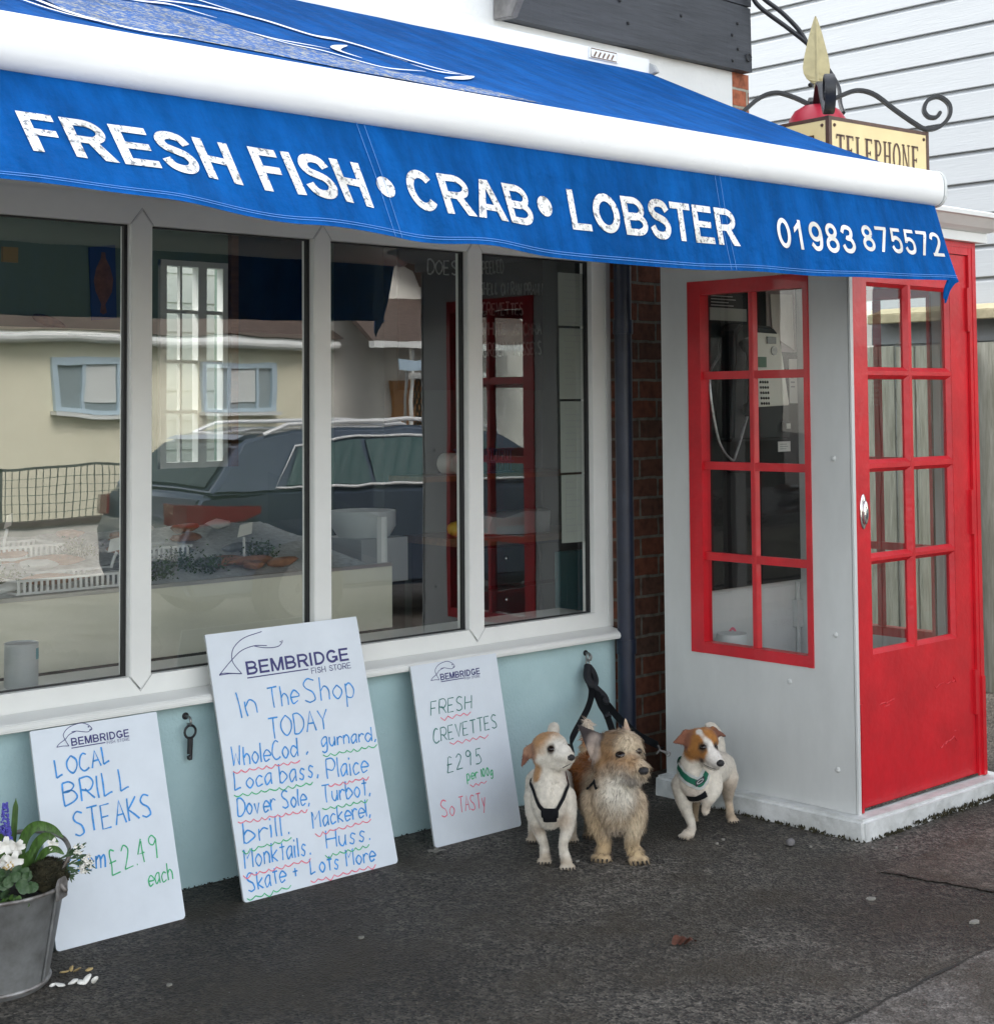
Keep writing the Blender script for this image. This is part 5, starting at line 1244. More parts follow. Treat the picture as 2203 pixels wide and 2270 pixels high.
# -- small white terrier with brown mask, one forepaw raised, green harness
d = Dog((4.481, 3.817, 0), .000309, 470, 1740); P = d.P
feetC = [((P(445, 1725, 0)[0], .0, 0), .021, -.6, .8), ((P(1000, 1520, -.25)[0], -.25, 0), .020, .35, 1), ((P(540, 1470, -.23)[0], -.25, 0), .017, -.1, 1)]
for f in feetC: paw(d, *f)
a = feetC[0][0]
d.chain([P(395, 1090, -.04), P(415, 1260, -.03), P(455, 1420, -.03), P(510, 1580, -.03), (a[0]+.012, a[1]-.008, .018)], [.042, .033, .021, .016, .019])
d.chain([P(745, 1010, -.03), P(770, 1120, -.005), P(735, 1230, .015), P(690, 1300, .01), P(675, 1370, .0)], [.043, .034, .023, .0185, .017])
d.balls += [(Vector(P(668, 1400, .0)), .016), (Vector(P(655, 1415, .006)), .009), (Vector(P(672, 1425, .008)), .009), (Vector(P(690, 1415, .006)), .009)]
d.chain([P(540, 930, -.03), P(555, 1050, -.02), P(560, 1130, -.02)], [.060, .064, .05])
d.chain([P(430, 1060, -.035), P(690, 1030, -.035)], [.046, .046], 4)
d.chain([P(560, 720, -.01), P(530, 840, -.02), P(530, 920, -.03)], [.046, .050, .056])
d.chain([P(570, 1040, -.05), P(720, 900, -.14), P(870, 820, -.24), P(900, 830, -.28)], [.064, .066, .058, .052])
d.chain([P(900, 830, -.26), P(950, 950, -.235), P(960, 1080, -.25), P(965, 1230, -.275), P(985, 1380, -.27), (feetC[1][0][0]-.006, -.262, .02)], [.050, .045, .030, .018, .0165, .018])
d.chain([P(700, 900, -.24), P(640, 1080, -.24), P(570, 1250, -.27), (feetC[2][0][0], -.26, .018)], [.045, .034, .018, .016])
d.chain([P(860, 640, -.28), P(862, 500, -.30), P(830, 390, -.30), P(770, 310, -.29), P(715, 300, -.28)], [.026, .023, .022, .019, .012])
d.chain([P(570, 570, -.01), P(680, 560, .015)], [.050, .050], 4)
d.chain([P(580, 660, .005), P(690, 670, .03)], [.044, .044], 4)
d.chain([P(700, 690, .04), P(760, 760, .06), P(825, 830, .075)], [.038, .031, .021])
d.chain([P(690, 780, .03), P(760, 845, .05), P(810, 880, .06)], [.030, .023, .014])
d.ear((P(555, 440, -.01), P(470, 610, -.01), P(425, 445, .0)), .0072, 8)
d.ear((P(450, 440, .0), P(430, 600, .01), P(310, 590, .022)), .0072, 8)
d.ear((P(690, 420, -.01), P(790, 520, -.01), P(800, 395, -.01)), .0072, 8)
d.ear((P(770, 395, -.01), P(805, 480, .0), P(915, 500, .012)), .0072, 8)
BRN = (.34, .145, .035)
d.base = WHITE
d.patches = [(P(560, 580, .03), .058, BRN, .15), (P(640, 690, .05), .038, BRN, .18), (P(540, 660, .02), .046, BRN, .2), (P(650, 520, .02), .045, BRN, .2), (P(780, 520, .03), .040, BRN, .2), (P(800, 600, .05), .025, BRN, .2), (P(480, 500, 0), .035, (.25, .10, .04), .2), (P(380, 540, .01), .045, (.21, .085, .05), .2), (P(790, 450, 0), .036, (.25, .10, .04), .2), (P(870, 480, 0), .03, (.17, .075, .05), .2),
             *[(P(590+(770-590)*k/14-14*math.sin(k/14*3.14)*-1, 440+(720-440)*k/14, .03+.045*k/14), .0105+.006*k/14, (.68, .64, .58), .25) for k in range(15)], (P(800, 790, .075), .034, (.66, .62, .57), .25), (P(740, 830, .065), .018, (.60, .56, .5), .3), (P(640, 800, .05), .012, (.06, .04, .03), .4),
             (P(700, 380, -.28), .022, (.10, .05, .03), .2), (P(960, 1100, -.22), .06, (.52, .43, .34), .6), (P(980, 1400, -.25), .06, (.46, .36, .26), .6), (P(670, 1370, .01), .035, (.60, .52, .42), .6), (P(545, 1400, -.25), .06, MUD, .5), (P(560, 1130, 0), .035, (.62, .50, .43), .5), (feetC[0][0], .03, (.62, .53, .43), .6)]
d.lids((P(655, 655, .06), .012), (P(815, 640, .05), .010))
d.build('terrier', 'small white terrier with brown mask and green harness, lifting one forepaw beside the kiosk')
d.fur(17000, .008, .0019, lambda p: (1.0, (0, -.4, -.8)), lie=.76, droop=.1)
d.eye(P(655, 655, .06), .0105, 0); d.eye(P(815, 640, .05), .009, 0)
bm = BM(); ball(bm, d.w(P(848, 842, .088)), .0160, 2, (1, .95, .82)); fin('nose', bm, 'nosem', d.body, smooth=True)
d.strap([P(660, 845, .05), P(720, 885, .065), P(790, 908, .07)], .003, 'nosem', 'mouth', .0005)
d.strap([P(330, 800, -.07), P(350, 900, .0), P(400, 985, .03), P(500, 1050, .05), P(610, 1085, .05), P(680, 1030, .045), P(720, 930, .02)], .040, 'harness', 'harness', .006, 'piping')
d.strap([P(250, 700, -.08), P(300, 730, -.07), P(345, 800, -.05)], .030, 'harness', 'harness', .012)
c_, n_, _, _ = d.bvh.find_nearest(d.w(P(640, 1050, .08)))
bm = BM(); tx = n_.cross(Vector((0, 0, 1))).normalized(); ty = tx.cross(n_); ty = -ty if ty.z < 0 else ty
def LB(u, v, o): return c_+n_*o+(tx*-1 if tx.dot(d.Rr) < 0 else tx)*u+ty*v+ty*u*.5
vs = [bm.verts.new(LB(*q)) for q in ((-.018, -.010, .010), (.018, -.010, .010), (.018, .010, .010), (-.018, .010, .010))]; bm.faces.new(vs); bmesh.ops.solidify(bm, geom=bm.faces[:], thickness=.003)
lb = fin('harness_label', bm, pm('dark_label', (.035, .05, .055), .6), d.root)
bm = BM(); stroke(bm, [(.013*math.cos(a), .005*math.sin(a)) for a in [k*2*math.pi/20 for k in range(21)]], .0022, lambda u, v: LB(u, v, .0116)); fin('print', bm, 'grey', lb)
d.strap([P(480, 1215, .0), P(590, 1240, .02), P(690, 1190, .02)], .03, 'black', 'belly_strap', .004)
claws(d, feetC[:2]); dogC = d

# -- leads
def lead(pts, label, wid=.019, loops=0):
    path = cr(pts, 10); bm = BM(); side = Vector((.734, -.679, 0)); L_, R_ = [], []
    for i, p in enumerate(path):
        t_ = (path[min(i+1, len(path)-1)]-path[max(i-1, 0)]).normalized(); v = Vector((-.68, -.73, 0)); s_ = t_.cross(v); s_ = s_.normalized() if s_.length > .01 else side
        L_.append(bm.verts.new(p+s_*wid*.5)); R_.append(bm.verts.new(p-s_*wid*.5))
    for i in range(len(path)-1): bm.faces.new((L_[i], R_[i], R_[i+1], L_[i+1]))
    bmesh.ops.solidify(bm, geom=bm.faces[:], thickness=.003)
    return props(fin('dog_lead', bm, 'black', smooth=True, angle=50), label, 'dog lead', 'black dog leads clipped to the wall hook')
HK = Vector((4.735, 4.565, .545)); V3 = lambda *q: Vector(q)
lead([V3(4.718, 4.545, .501), V3(4.692, 4.52, .461), V3(4.675, 4.49, .425), V3(4.576, 4.42, .379), V3(4.34, 4.28, .311), dogA.w(dogA.P(700, 600, -.20))], 'black lead running from the wall hook to the tan headed white terrier', .026)
lead([V3(4.722, 4.55, .495), V3(4.70, 4.515, .45), V3(4.69, 4.48, .42), V3(4.654, 4.42, .384), V3(4.623, 4.36, .358), V3(4.527, 4.24, .322), V3(4.40, 4.12, .30)], 'black lead running from the wall hook down behind the scruffy terrier', .026)
lead([V3(4.722, 4.545, .49), V3(4.705, 4.50, .43), V3(4.72, 4.44, .369), V3(4.701, 4.36, .329), V3(4.681, 4.24, .285), V3(4.669, 4.12, .262), dogC.w(dogC.P(130, 660, -.09))], 'black lead running from the wall hook to the green harness beside the kiosk', .028)
bm = BM(); random.seed(3)
tube(bm, cr([V3(4.716, 4.55, .520), V3(4.690, 4.53, .485), V3(4.688, 4.515, .462), V3(4.702, 4.505, .445), V3(4.726, 4.52, .462), V3(4.732, 4.54, .49), V3(4.718, 4.55, .515)], 6), .016, 8)
tube(bm, cr([V3(4.70, 4.50, .445), V3(4.715, 4.46, .41), V3(4.70, 4.43, .388), V3(4.685, 4.44, .40)], 6), .012, 8)
ball(bm, (4.625, 4.355, .352), .016, 2)
props(fin('lead_handles', bm, 'black', smooth=True), 'bundle of black webbing handles looped together on the wall hook by the downpipe', 'lead handles')
bm = BM()
for k in range(3): tube(bm, [HK+Vector((-.006*k-.004+.010*math.cos(a), -.006*k, .006-.022*k+.016*math.sin(a))) for a in [j*.5 for j in range(14)]], .0032, 6)
props(fin('snap_hook', bm, 'steel', smooth=True), 'steel snap hook chain at the top of the bundled leads', 'clip')
bm = BM(); q0 = dogC.w(dogC.P(130, 660, -.09)); q1 = dogC.w(dogC.P(235, 705, -.08))
tube(bm, [q0, q0.lerp(q1, .5), q1], [.004, .005, .006], 8); tube(bm, cr([q0+Vector((-.008, 0, .018)), q0+Vector((-.002, 0, .010)), q0, q0+Vector((-.012, 0, -.008)), q0+Vector((-.016, 0, -.012))], 5), .0035, 6)
tube(bm, [q1+dogC.Rr*.008*math.cos(a)+Vector((0, 0, .008*math.sin(a))) for a in [j*.5 for j in range(14)]], .003, 6)
props(fin('snap_hook', bm, 'steel', smooth=True), 'steel snap hook joining a lead to the green harness', 'clip')

# ------------------------------------------------------------------ flower bucket at the left edge
random.seed(11)
BC = Vector((1.975, 4.225, 0)); bT = Vector((-BC.x, -BC.y, 0)).normalized(); bR = Vector((-bT.y, bT.x, 0))
def bp(r, t, u): return BC+bR*r+bT*t+Vector((0, 0, u))
def bq(px, py, t=0): return bp((px+20)*.00121, t, (2181-py)*.001245+.35*t)
bk = thing('bucket', BC, 'galvanised steel bucket planted with spring flowers, at the foot of the brill steaks board', 'bucket')
bm = BM(); lathe(bm, [(0, .006), (.150, .006), (.155, 0), (.158, .004), (.157, .022), (.198, .268), (.203, .277), (.206, .276), (.207, .270)], BC, 48)
lathe(bm, [(.198, .268), (.194, .268), (.188, .22), (0, .22)], BC, 48)
for v in bm.verts:
    n_ = noise.noise(v.co*6)*.004; dirv = Vector((v.co.x-BC.x, v.co.y-BC.y, 0))
    if dirv.length > .1: v.co += dirv.normalized()*n_
fin('pail', bm, 'galv', bk, smooth=True, angle=50)
bm = BM(); tube(bm, [(BC.x+.204*math.cos(a), BC.y+.204*math.sin(a), .274) for a in [k*2*math.pi/48 for k in range(49)]], .0055, 8); fin('rim', bm, 'rusty', bk, smooth=True)
bm = BM(); tube(bm, [(BC.x+.158*math.cos(a), BC.y+.158*math.sin(a), .014) for a in [k*2*math.pi/48 for k in range(49)]], .006, 8); fin('base_band', bm, 'rusty', bk, smooth=True)
bm = BM()
a0 = math.atan2(bR.y, bR.x)-.55
tube(bm, [(BC.x+(.161+.041*k/8)*math.cos(a0), BC.y+(.161+.041*k/8)*math.sin(a0), .02+.245*k/8) for k in range(9)], .004, 6); fin('seam', bm, 'galv', bk, smooth=True)
lug = bp(.178, .10, .275)
bm = BM(); prism(bm, [(-.028, -.03), (.028, -.03), (.03, .01), (.018, .028), (-.018, .028), (-.03, .01)], 'y', -.004, .004)
od = Vector((lug.x-BC.x, lug.y-BC.y, 0)).normalized(); ang = math.atan2(od.y, od.x)+math.pi/2
bmesh.ops.transform(bm, matrix=Matrix.Translation(lug+od*.008) @ Matrix.Rotation(ang, 4, 'Z'), verts=bm.verts); fin('lug', bm, 'rusty', bk, bev=.002)
bm = BM(); tube(bm, cr([lug+od*.016+Vector((-.012, 0, .012)), lug+od*.02+Vector((0, 0, -.006)), bq(130, 1955, .06), bq(148, 1925, .05), bq(152, 1900, .03), bq(138, 1872, .0), bq(105, 1855, -.03), bq(60, 1846, -.06), bq(0, 1850, -.08), bq(-70, 1870, -.09), bq(-150, 1920, -.10), bp(-.178, -.10, .285)], 8), .0065, 10); fin('bail_handle', bm, 'rusty', bk, smooth=True)
bm = BM(); lathe(bm, [(0, .252), (.06, .25), (.13, .235), (.187, .222)], BC, 24)
for v in bm.verts: v.co.z += noise.noise(v.co*22)*.012
fin('soil', bm, 'soil', bk, smooth=True)
def leaf(bm, pts, wmax, fold=.25, prof=None, up=None):
    path = cr(pts, 7); n = len(path)
    rows = []
    for i, p in enumerate(path):
        f = i/(n-1); t_ = (path[min(i+1, n-1)]-path[max(i-1, 0)]).normalized(); s_ = t_.cross(up or bT); s_ = s_.normalized() if s_.length > .05 else t_.orthogonal().normalized(); nn = s_.cross(t_)
        w_ = wmax*(prof(f) if prof else (math.sin(math.pi*min(1, .12+f*.88))**.7)); rows.append([bm.verts.new(p-s_*w_*.5+nn*w_*fold*.5), bm.verts.new(p), bm.verts.new(p+s_*w_*.5+nn*w_*fold*.5)])
    for a, b in zip(rows, rows[1:]):
        for j in range(2): bm.faces.new((a[j], a[j+1], b[j+1], b[j]))
strapf = lambda f: .75+.25*math.sin(math.pi*f) if f < .85 else max(.08, (1-f)/.15*.78)
t = thing('tulip', bp(.05, -.03, .25), 'young tulip plant with upright strap leaf and broad arching green leaves in the bucket', 'plant')
for pts, w_, pr_ in (([bq(22, 1935, -.02), bq(27, 1870, -.03), bq(31, 1810, -.03), bq(33, 1772, -.03)], .017, strapf), ([bq(40, 1940, 0), bq(50, 1870, .0), bq(75, 1842, .01), bq(112, 1850, .02), bq(140, 1875, .03)], .030, None), ([bq(60, 1945, .02), bq(75, 1890, .03), bq(100, 1868, .04), bq(128, 1885, .05)], .028, None),
                     ([bq(70, 1945, .03), bq(95, 1905, .05), bq(120, 1900, .06), bq(140, 1915, .07)], .022, None), ([bq(10, 1935, 0), bq(-5, 1870, -.01), bq(-15, 1830, 0)], .022, strapf), ([bq(45, 1950, .03), bq(55, 1915, .05), bq(80, 1890, .06)], .026, None), ([bq(5, 1940, .0), bq(5, 1880, 0), bq(0, 1850, .01)], .015, strapf)):
    bm = BM(); leaf(bm, pts, w_, .35, pr_); fin('leaf', bm, 'leaf', t, smooth=True, angle=180)
t = thing('grape_hyacinth', bp(.03, .0, .25), 'blue grape hyacinth spike rising from the bucket', 'flower')
for x0_, top, lo in ((9, 1784, 1850), (15, 1838, 1872)):
    bm = BM()
    for k in range(130):
        f = random.random(); a = random.uniform(0, 6.28); r_ = .013*(1-f*.6); q = bq(x0_, lo+(top-lo)*f, .0); ball(bm, q+Vector((math.cos(a)*r_, math.sin(a)*r_, 0)), .0035, 1)
    fin('flower_spike', bm, 'muscari', t, smooth=True)
    bm = BM(); tube(bm, [bq(x0_, lo+70, .0), bq(x0_, lo-4, 0)], .003, 6); fin('stem', bm, 'leaf', t, smooth=True)
def petals(bm, c, n, ln, wd, tilt=.5):
    for k in range(n):
        a = 2*math.pi*k/n+random.uniform(-.3, .3); d_ = bR*math.cos(a)+Vector((0, 0, math.sin(a)*.9))+bT*random.uniform(.0, tilt); d_.normalize()
        leaf(bm, [c, c+d_*ln*.45+bT*.004, c+d_*ln*.8+bT*.002, c+d_*ln-bT*.004], wd, .3, lambda f: .35+.65*math.sin(math.pi*min(1, f*.62+.28)))
t = thing('cyclamen', bp(.03, .08, .25), 'white cyclamen with mottled leaves at the front of the bucket', 'flower')
bm = BM()
for px, py, s_ in ((10, 1886, .9), (33, 1889, .85), (26, 1922, .95), (0, 1920, .8)): petals(bm, bq(px, py, .09+random.uniform(0, .03)), 5, .030*s_, .019*s_)
fin('blossom', bm, 'petal', t, smooth=True, angle=180)
bm = BM()
for px, py in ((12, 1932), (28, 1938), (20, 1928)): petals(bm, bq(px, py, .12), 4, .012, .006)
fin('faded_blossom', bm, 'yellowleaf', t, smooth=True)
bm = BM()
for k in range(46):
    px, py = random.uniform(-60, 72), random.uniform(1935, 2008); 
    if px > 40: py = min(py, 1990-(px-40)*.2)
    c = bq(px, py, random.uniform(.10, .16)); a = random.uniform(0, 6.28); d_ = (bR*math.cos(a)*1.0+bT*random.uniform(.0, .7)+Vector((0, 0, math.sin(a)*.6-.15))).normalized(); l_ = random.uniform(.022, .034)
    leaf(bm, [c-d_*l_*.5, c+bT*.006, c+d_*l_*.55], l_*.95, .2, lambda f: math.sin(math.pi*min(1, .1+f*.86))**.5)
fin('foliage', bm, 'leafdark', t, smooth=True, angle=180)
bm = BM()
for k in range(16):
    px, py = random.uniform(10, 50), random.uniform(2000, 2022); c = bq(px, py, .16); d_ = (bR*random.uniform(-1, 1)+Vector((0, 0, random.uniform(-.6, .3)))+bT*.3).normalized(); leaf(bm, [c, c+d_*.012, c+d_*.022], .016, .2)
fin('young_foliage', bm, 'leaf', t, smooth=True)
bm = BM(); c0 = bq(102, 1942, .05); ball(bm, c0-Vector((0, 0, .02)), .052, 3, (1.05, .9, .85))
for v in bm.verts: v.co += Vector(noise.noise_vector(v.co*30))*.010
for k in range(2600):
    a, b = random.uniform(0, 6.28), random.uniform(-.3, 1.5); n_ = Vector((math.cos(a)*math.cos(b), math.sin(a)*math.cos(b), math.sin(b))); q = c0+Vector((n_.x*.056, n_.y*.05, n_.z*.046-.02))+Vector(noise.noise_vector(c0+n_*1.7))*.008; d_ = (n_+Vector((random.uniform(-.8, .8), random.uniform(-.8, .8), random.uniform(-.6, .6)))).normalized()*random.uniform(.005, .011); s_ = d_.orthogonal().normalized()*.0018
    f = bm.faces.new([bm.verts.new(q-s_), bm.verts.new(q+s_), bm.verts.new(q+d_)])
props(fin('moss', bm, 'moss'), 'brown green mossy cushion at the right side of the bucket planting', 'moss')
t = thing('candytuft', bp(.2, .05, .26), 'trailing plant with tiny white florets and dark narrow leaves spilling right over the bucket', 'plant')
bm = BM(); fl_ = BM()
for tip, mid in (((196, 1940), (165, 1922)), ((192, 1932), (160, 1915)), ((168, 1905), (150, 1912)), ((160, 1952), (145, 1942)), ((155, 1964), (140, 1952)), ((184, 1950), (160, 1935))):
    pts = cr([bq(112, 1930, .04), bq(*mid, .05), bq(*tip, .055)], 6); tube(bm, pts, .0016, 5)
    for k in range(4, len(pts)):
        for _ in range(2):
            d_ = (pts[k]-pts[k-1]).normalized()+Vector((random.uniform(-1, 1), random.uniform(-1, 1), random.uniform(-.6, 1)))*.7; leaf(bm, [pts[k], pts[k]+d_*.010, pts[k]+d_*.020], .0045, .2)
    if tip[0] > 165:
        for _ in range(10): c = pts[-1]+Vector((random.uniform(-.012, .012), random.uniform(-.012, .012), random.uniform(-.01, .012))); petals(fl_, c, 4, .0065, .005)
for c in ((112, 1886), (119, 1897)): petals(fl_, bq(*c, .05), 5, .016, .010)
fin('foliage', bm, 'leafdark', t, smooth=True); fin('florets', fl_, 'petal', t, smooth=True)

# ------------------------------------------------------------------ litter on the pavement
bm = BM(); T0 = Vector((3.569, 3.103, .004))
for k in range(3): leaf(bm, [T0+Vector((.012*k, -.01*k, .0)), T0+Vector((.03+.005*k, .006-.02*k, .014)), T0+Vector((.055, .01-.024*k, .006))], .028, .3, up=Vector((0, 0, 1)))
props(fin('fallen_leaf', bm, 'dryleaf', smooth=True), 'dry reddish brown leaf lying on the open tarmac', 'leaf')
bm = BM()
for dx, dy, dz, ln, wd, ya, pa in ((-.045, .025, .008, .034, .011, -.5, .0), (-.012, .008, .012, .026, .012, .3, .35), (.018, -.012, .016, .030, .015, .9, .75), (.034, -.028, .014, .024, .014, -.7, .9), (.004, -.004, .009, .022, .012, 2.0, .2), (-.062, .036, .007, .014, .008, .4, .1)):
    ball(bm, (2.146+dx, 4.042+dy, dz), 1, 2, (ln*.62, wd*.8, .0045), Matrix.Rotation(ya-.75, 3, 'Z') @ Matrix.Rotation(-pa, 3, 'Y'))
for v in bm.verts: v.co += Vector(noise.noise_vector(v.co*60))*.003; v.co.z = max(v.co.z, .001)
props(fin('fallen_petal', bm, 'petal', smooth=True), 'fallen white blossom on the tarmac in front of the bucket', 'petal')
bm = BM()
for dx, dy, dz, ln, wd, ya, pa in ((-.03, .018, .006, .022, .010, .2, .1), (.0, .0, .010, .024, .012, -.4, .5), (.026, -.018, .008, .020, .011, .5, .2), (-.012, .012, .012, .014, .008, 1.4, .8)):
    ball(bm, (2.19+dx, 4.133+dy, dz), 1, 2, (ln*.62, wd*.8, .003), Matrix.Rotation(ya-.75, 3, 'Z') @ Matrix.Rotation(-pa, 3, 'Y'))
for v in bm.verts: v.co += Vector(noise.noise_vector(v.co*70))*.004; v.co.z = max(v.co.z, .001)
props(fin('fallen_leaf', bm, 'yellowleaf', smooth=True), 'withered yellow leaf by the foot of the brill steaks board', 'leaf')
bm = BM(); T0 = Vector((3.697, 4.33, .004))
for k in range(6): leaf(bm, [T0, T0+Vector((random.uniform(-.03, .03), random.uniform(-.02, .02), .006)), T0+Vector((random.uniform(-.05, .05), random.uniform(-.03, .03), .003))], .014, .2, up=Vector((0, 0, 1)))
props(fin('paper_scrap', bm, 'chip'), 'torn pale scrap at the bottom corner of the slim crevettes board', 'scrap')
bm = BM(); ball(bm, (4.672, 3.50, .014), .017, 2, (1.1, .9, .75))
for v in bm.verts: v.co += Vector(noise.noise_vector(v.co*40))*.005
props(fin('pebble', bm, pm('pebble_grey', (.16, .15, .15), .8, var=.3, vs=40), smooth=True), 'rounded grey pebble beside the kiosk plinth', 'pebble')
for k, (x, y) in enumerate(((4.395, 2.601), (4.362, 2.952), (2.948, 3.803), (2.327, 3.867), (4.71, 3.44), (4.86, 3.28), (4.56, 3.72), (4.50, 3.70), (4.92, 3.22), (3.98, 3.90))):
    bm = BM(); n_ = random.randint(5, 7); sx = random.uniform(.006, .011)*(2.2 if k < 2 else 1); a0 = random.uniform(0, 3)
    ps = [(x+sx*math.cos(a0+6.283*i/n_)*random.uniform(.7, 1.1), y+sx*.7*math.sin(a0+6.283*i/n_)*random.uniform(.7, 1.1)) for i in range(n_)]; prism(bm, ps, 'z', -.002, random.uniform(.003, .006))
    props(fin('paper_chip', bm, 'chip'), 'tiny pale chip trodden flat on the tarmac', 'chip', 'tiny pale chips scattered on the tarmac')

# ------------------------------------------------------------------ inside the shop
ct = thing('display_counter', (2.7, 5.6, 0), 'long cream fronted fish display counter behind the shop window', 'counter')
fin('front_panel', boxes((.6, 4.195, 5.19, 5.215, .668, .925)), 'counter', ct, bev=.003)
fin('top_trim', boxes((.6, 4.195, 5.185, 5.216, .926, .940)), 'inox', ct, bev=.003)
fin('base', boxes((.6, 4.1, 5.25, 6.1, .013, .667)), 'panelblack', ct)
bm = BM(); prism(bm, [(5.217, .90), (6.12, 1.06), (6.12, 1.02), (5.217, .86)], 'x', .6, 4.19); fin('slab', bm, 'inox', ct)
bm = BM(); quad(bm, [(4.19, 5.22, .94), (4.19, 6.1, 1.07), (4.19, 6.1, 1.30), (4.19, 5.22, 1.12)]); fin('end_glass', bm, 'kglass', ct)
fin('end_post', boxes((4.17, 4.2, 5.23, 5.26, .93, 1.13)), 'upvc', ct)
bm = BM()
nx, ny = 90, 26
vs = [[bm.verts.new((.62+3.52*i/nx, 5.23+.86*j/ny, .905+.86*j/ny*.178+.018*abs(noise.noise(Vector((i*.6, j*.6, 0))))+.012)) for j in range(ny+1)] for i in range(nx+1)]
for i in range(nx):
    for j in range(ny): bm.faces.new((vs[i][j], vs[i+1][j], vs[i+1][j+1], vs[i][j+1]))
props(fin('crushed_ice', bm, 'ice', smooth=True), 'crushed ice spread over the fish display counter', 'ice', kind='stuff')
def sl(y): return .925+(y-5.23)*.178
def fish(x, y, ang, ln, m, label, fat=.16):
    bm = BM(); prof = [(0, .10), (.08, .5), (.22, .9), (.38, 1), (.58, .8), (.76, .4), (.86, .16), (.90, .2), (1.0, .75)]
    rings = []
    for f, k in prof:
        hh = ln*fat*k; ww = ln*fat*.5*k*(.35 if f > .85 else 1); rings.append([bm.verts.new((f*ln, ww*math.cos(a), hh*math.sin(a)*.55)) for a in [2*math.pi*q/10 for q in range(10)]])
    for a, b in zip(rings, rings[1:]):
        for q in range(10): bm.faces.new((a[q], a[(q+1) % 10], b[(q+1) % 10], b[q]))
    bm.faces.new(rings[0][::-1]); bm.faces.new(rings[-1])
    bmesh.ops.transform(bm, matrix=Matrix.Translation((x, y, sl(y)+ln*.05)) @ Matrix.Rotation(ang, 4, 'Z') @ Matrix.Rotation(R(80), 4, 'X'), verts=bm.verts)
    return props(fin('fish', bm, m, smooth=True), label, 'fish', 'whole fish laid on the ice')
for k in range(16):
    x = 1.9+.125*k+random.uniform(-.03, .03); y = random.choice((5.42, 5.62, 5.82)); fish(x, y, random.uniform(-.5, .5)+(3.14 if k % 2 else 0), random.uniform(.26, .38), 'fishgrey' if k % 3 else 'fishorange', 'whole fish lying on the ice of the display counter')
def fillet(x, y, m, k):
    bm = BM(); ball(bm, (x, y, sl(y)+.02), 1, 2, (random.uniform(.06, .1), random.uniform(.03, .05), .02), Matrix.Rotation(random.uniform(-.6, .6), 3, 'Z'))
    for v in bm.verts: v.co += Vector(noise.noise_vector(v.co*18))*.012
    props(fin('fish_fillet', bm, m, smooth=True), 'pale and orange fish fillet piece piled on the display counter', 'fillet', 'fish fillets piled on the counter')
for k in range(26): fillet(random.uniform(1.9, 4.1), random.uniform(5.3, 6.0), random.choice(['fishorange', 'fishorange', 'fishgrey', 'traywhite']), k)
def garnish(x, y, s_):
    bm = BM()
    for k in range(260):
        q = Vector((x, y, sl(y)))+Vector((random.gauss(0, .035)*s_, random.gauss(0, .03)*s_, abs(random.gauss(.02, .02))*s_)); d_ = Vector((random.uniform(-1, 1), random.uniform(-1, 1), random.uniform(-.3, 1))).normalized()*.012; o_ = d_.orthogonal().normalized()*.006
        bm.faces.new([bm.verts.new(q-o_), bm.verts.new(q+d_), bm.verts.new(q+o_)])
    props(fin('parsley', bm, 'parsley'), 'bunch of green parsley garnish on the fish counter', 'garnish', 'parsley garnish bunches on the counter')
for x, y in ((2.55, 5.38), (3.15, 5.33), (3.32, 5.45), (3.0, 5.7), (2.2, 5.6), (3.75, 5.5), (3.4, 5.36)): garnish(x, y, 1.2)
def tray(x, y, w_, d_, label):
    z = sl(y)+.005; bm = BM(); h_ = .045
    box(bm, x, x+w_, y, y+d_, z, z+.006); 
    for k in range(int(w_/.022)+1):
        for yy in (y-.004, y+d_): box(bm, x+.022*k, x+.022*k+.010, yy, yy+.004, z, z+h_)
    for zz in (z, z+h_): box(bm, x-.006, x+w_+.006, y-.006, y, zz, zz+.009); box(bm, x-.006, x+w_+.006, y+d_, y+d_+.006, zz, zz+.009); box(bm, x-.006, x, y, y+d_, zz, zz+.009); box(bm, x+w_, x+w_+.006, y, y+d_, zz, zz+.009)
    props(fin('perforated_tray', bm, 'traywhite'), label, 'tray', 'white perforated trays on the counter')
tray(2.55, 5.27, .52, .22, 'white perforated tray at the front edge of the fish counter'); tray(2.62, 5.72, .34, .24, 'white perforated tray at the back of the fish counter'); tray(3.2, 5.56, .24, .2, 'small white perforated tray beside the parsley on the fish counter')
def ticket(x, y, h_, label, w_=.07, tilt=.0):
    z = sl(y); t_ = thing('price_ticket', (x, y, z), label, 'price ticket', 'price tickets stuck in the fish display')
    bm = BM(); tube(bm, [(x, y, z), (x+tilt*.5, y, z+h_*.6), (x+tilt, y, z+h_)], .006, 6); fin('stake', bm, 'traywhite', t_, smooth=True)
    bm = BM(); prism(bm, [(x+tilt-w_/2, z+h_), (x+tilt+w_/2, z+h_+.012), (x+tilt+w_/2+.006, z+h_+.06), (x+tilt-w_/2+.012, z+h_+.05)], 'y', y-.004, y-.001); fin('card', bm, 'paper', t_)
ticket(3.66, 5.5, .09, 'grey price ticket on a white stake at the right of the fish display'); ticket(2.72, 5.75, .12, 'thin white price ticket leaning at the back of the fish display', .03, .02); ticket(3.02, 5.46, .08, 'tilted white price ticket among the parsley', .08, .03)
t = thing('paint_tin', (2.315, 4.75, .711), 'grey metal tin with a small teal label on the inside window sill', 'tin')
bm = BM(); lathe(bm, [(0, 0), (.051, 0), (.053, .003), (.053, .135), (.054, .139), (.051, .141), (.048, .136), (0, .135)], (2.315, 4.75, .711), 32); fin('can', bm, pm('tin_grey', (.42, .46, .47), .35, metal=.3), t, smooth=True, angle=40)
bm = BM()
A_ = [R(-60+6*k) for k in range(6)]
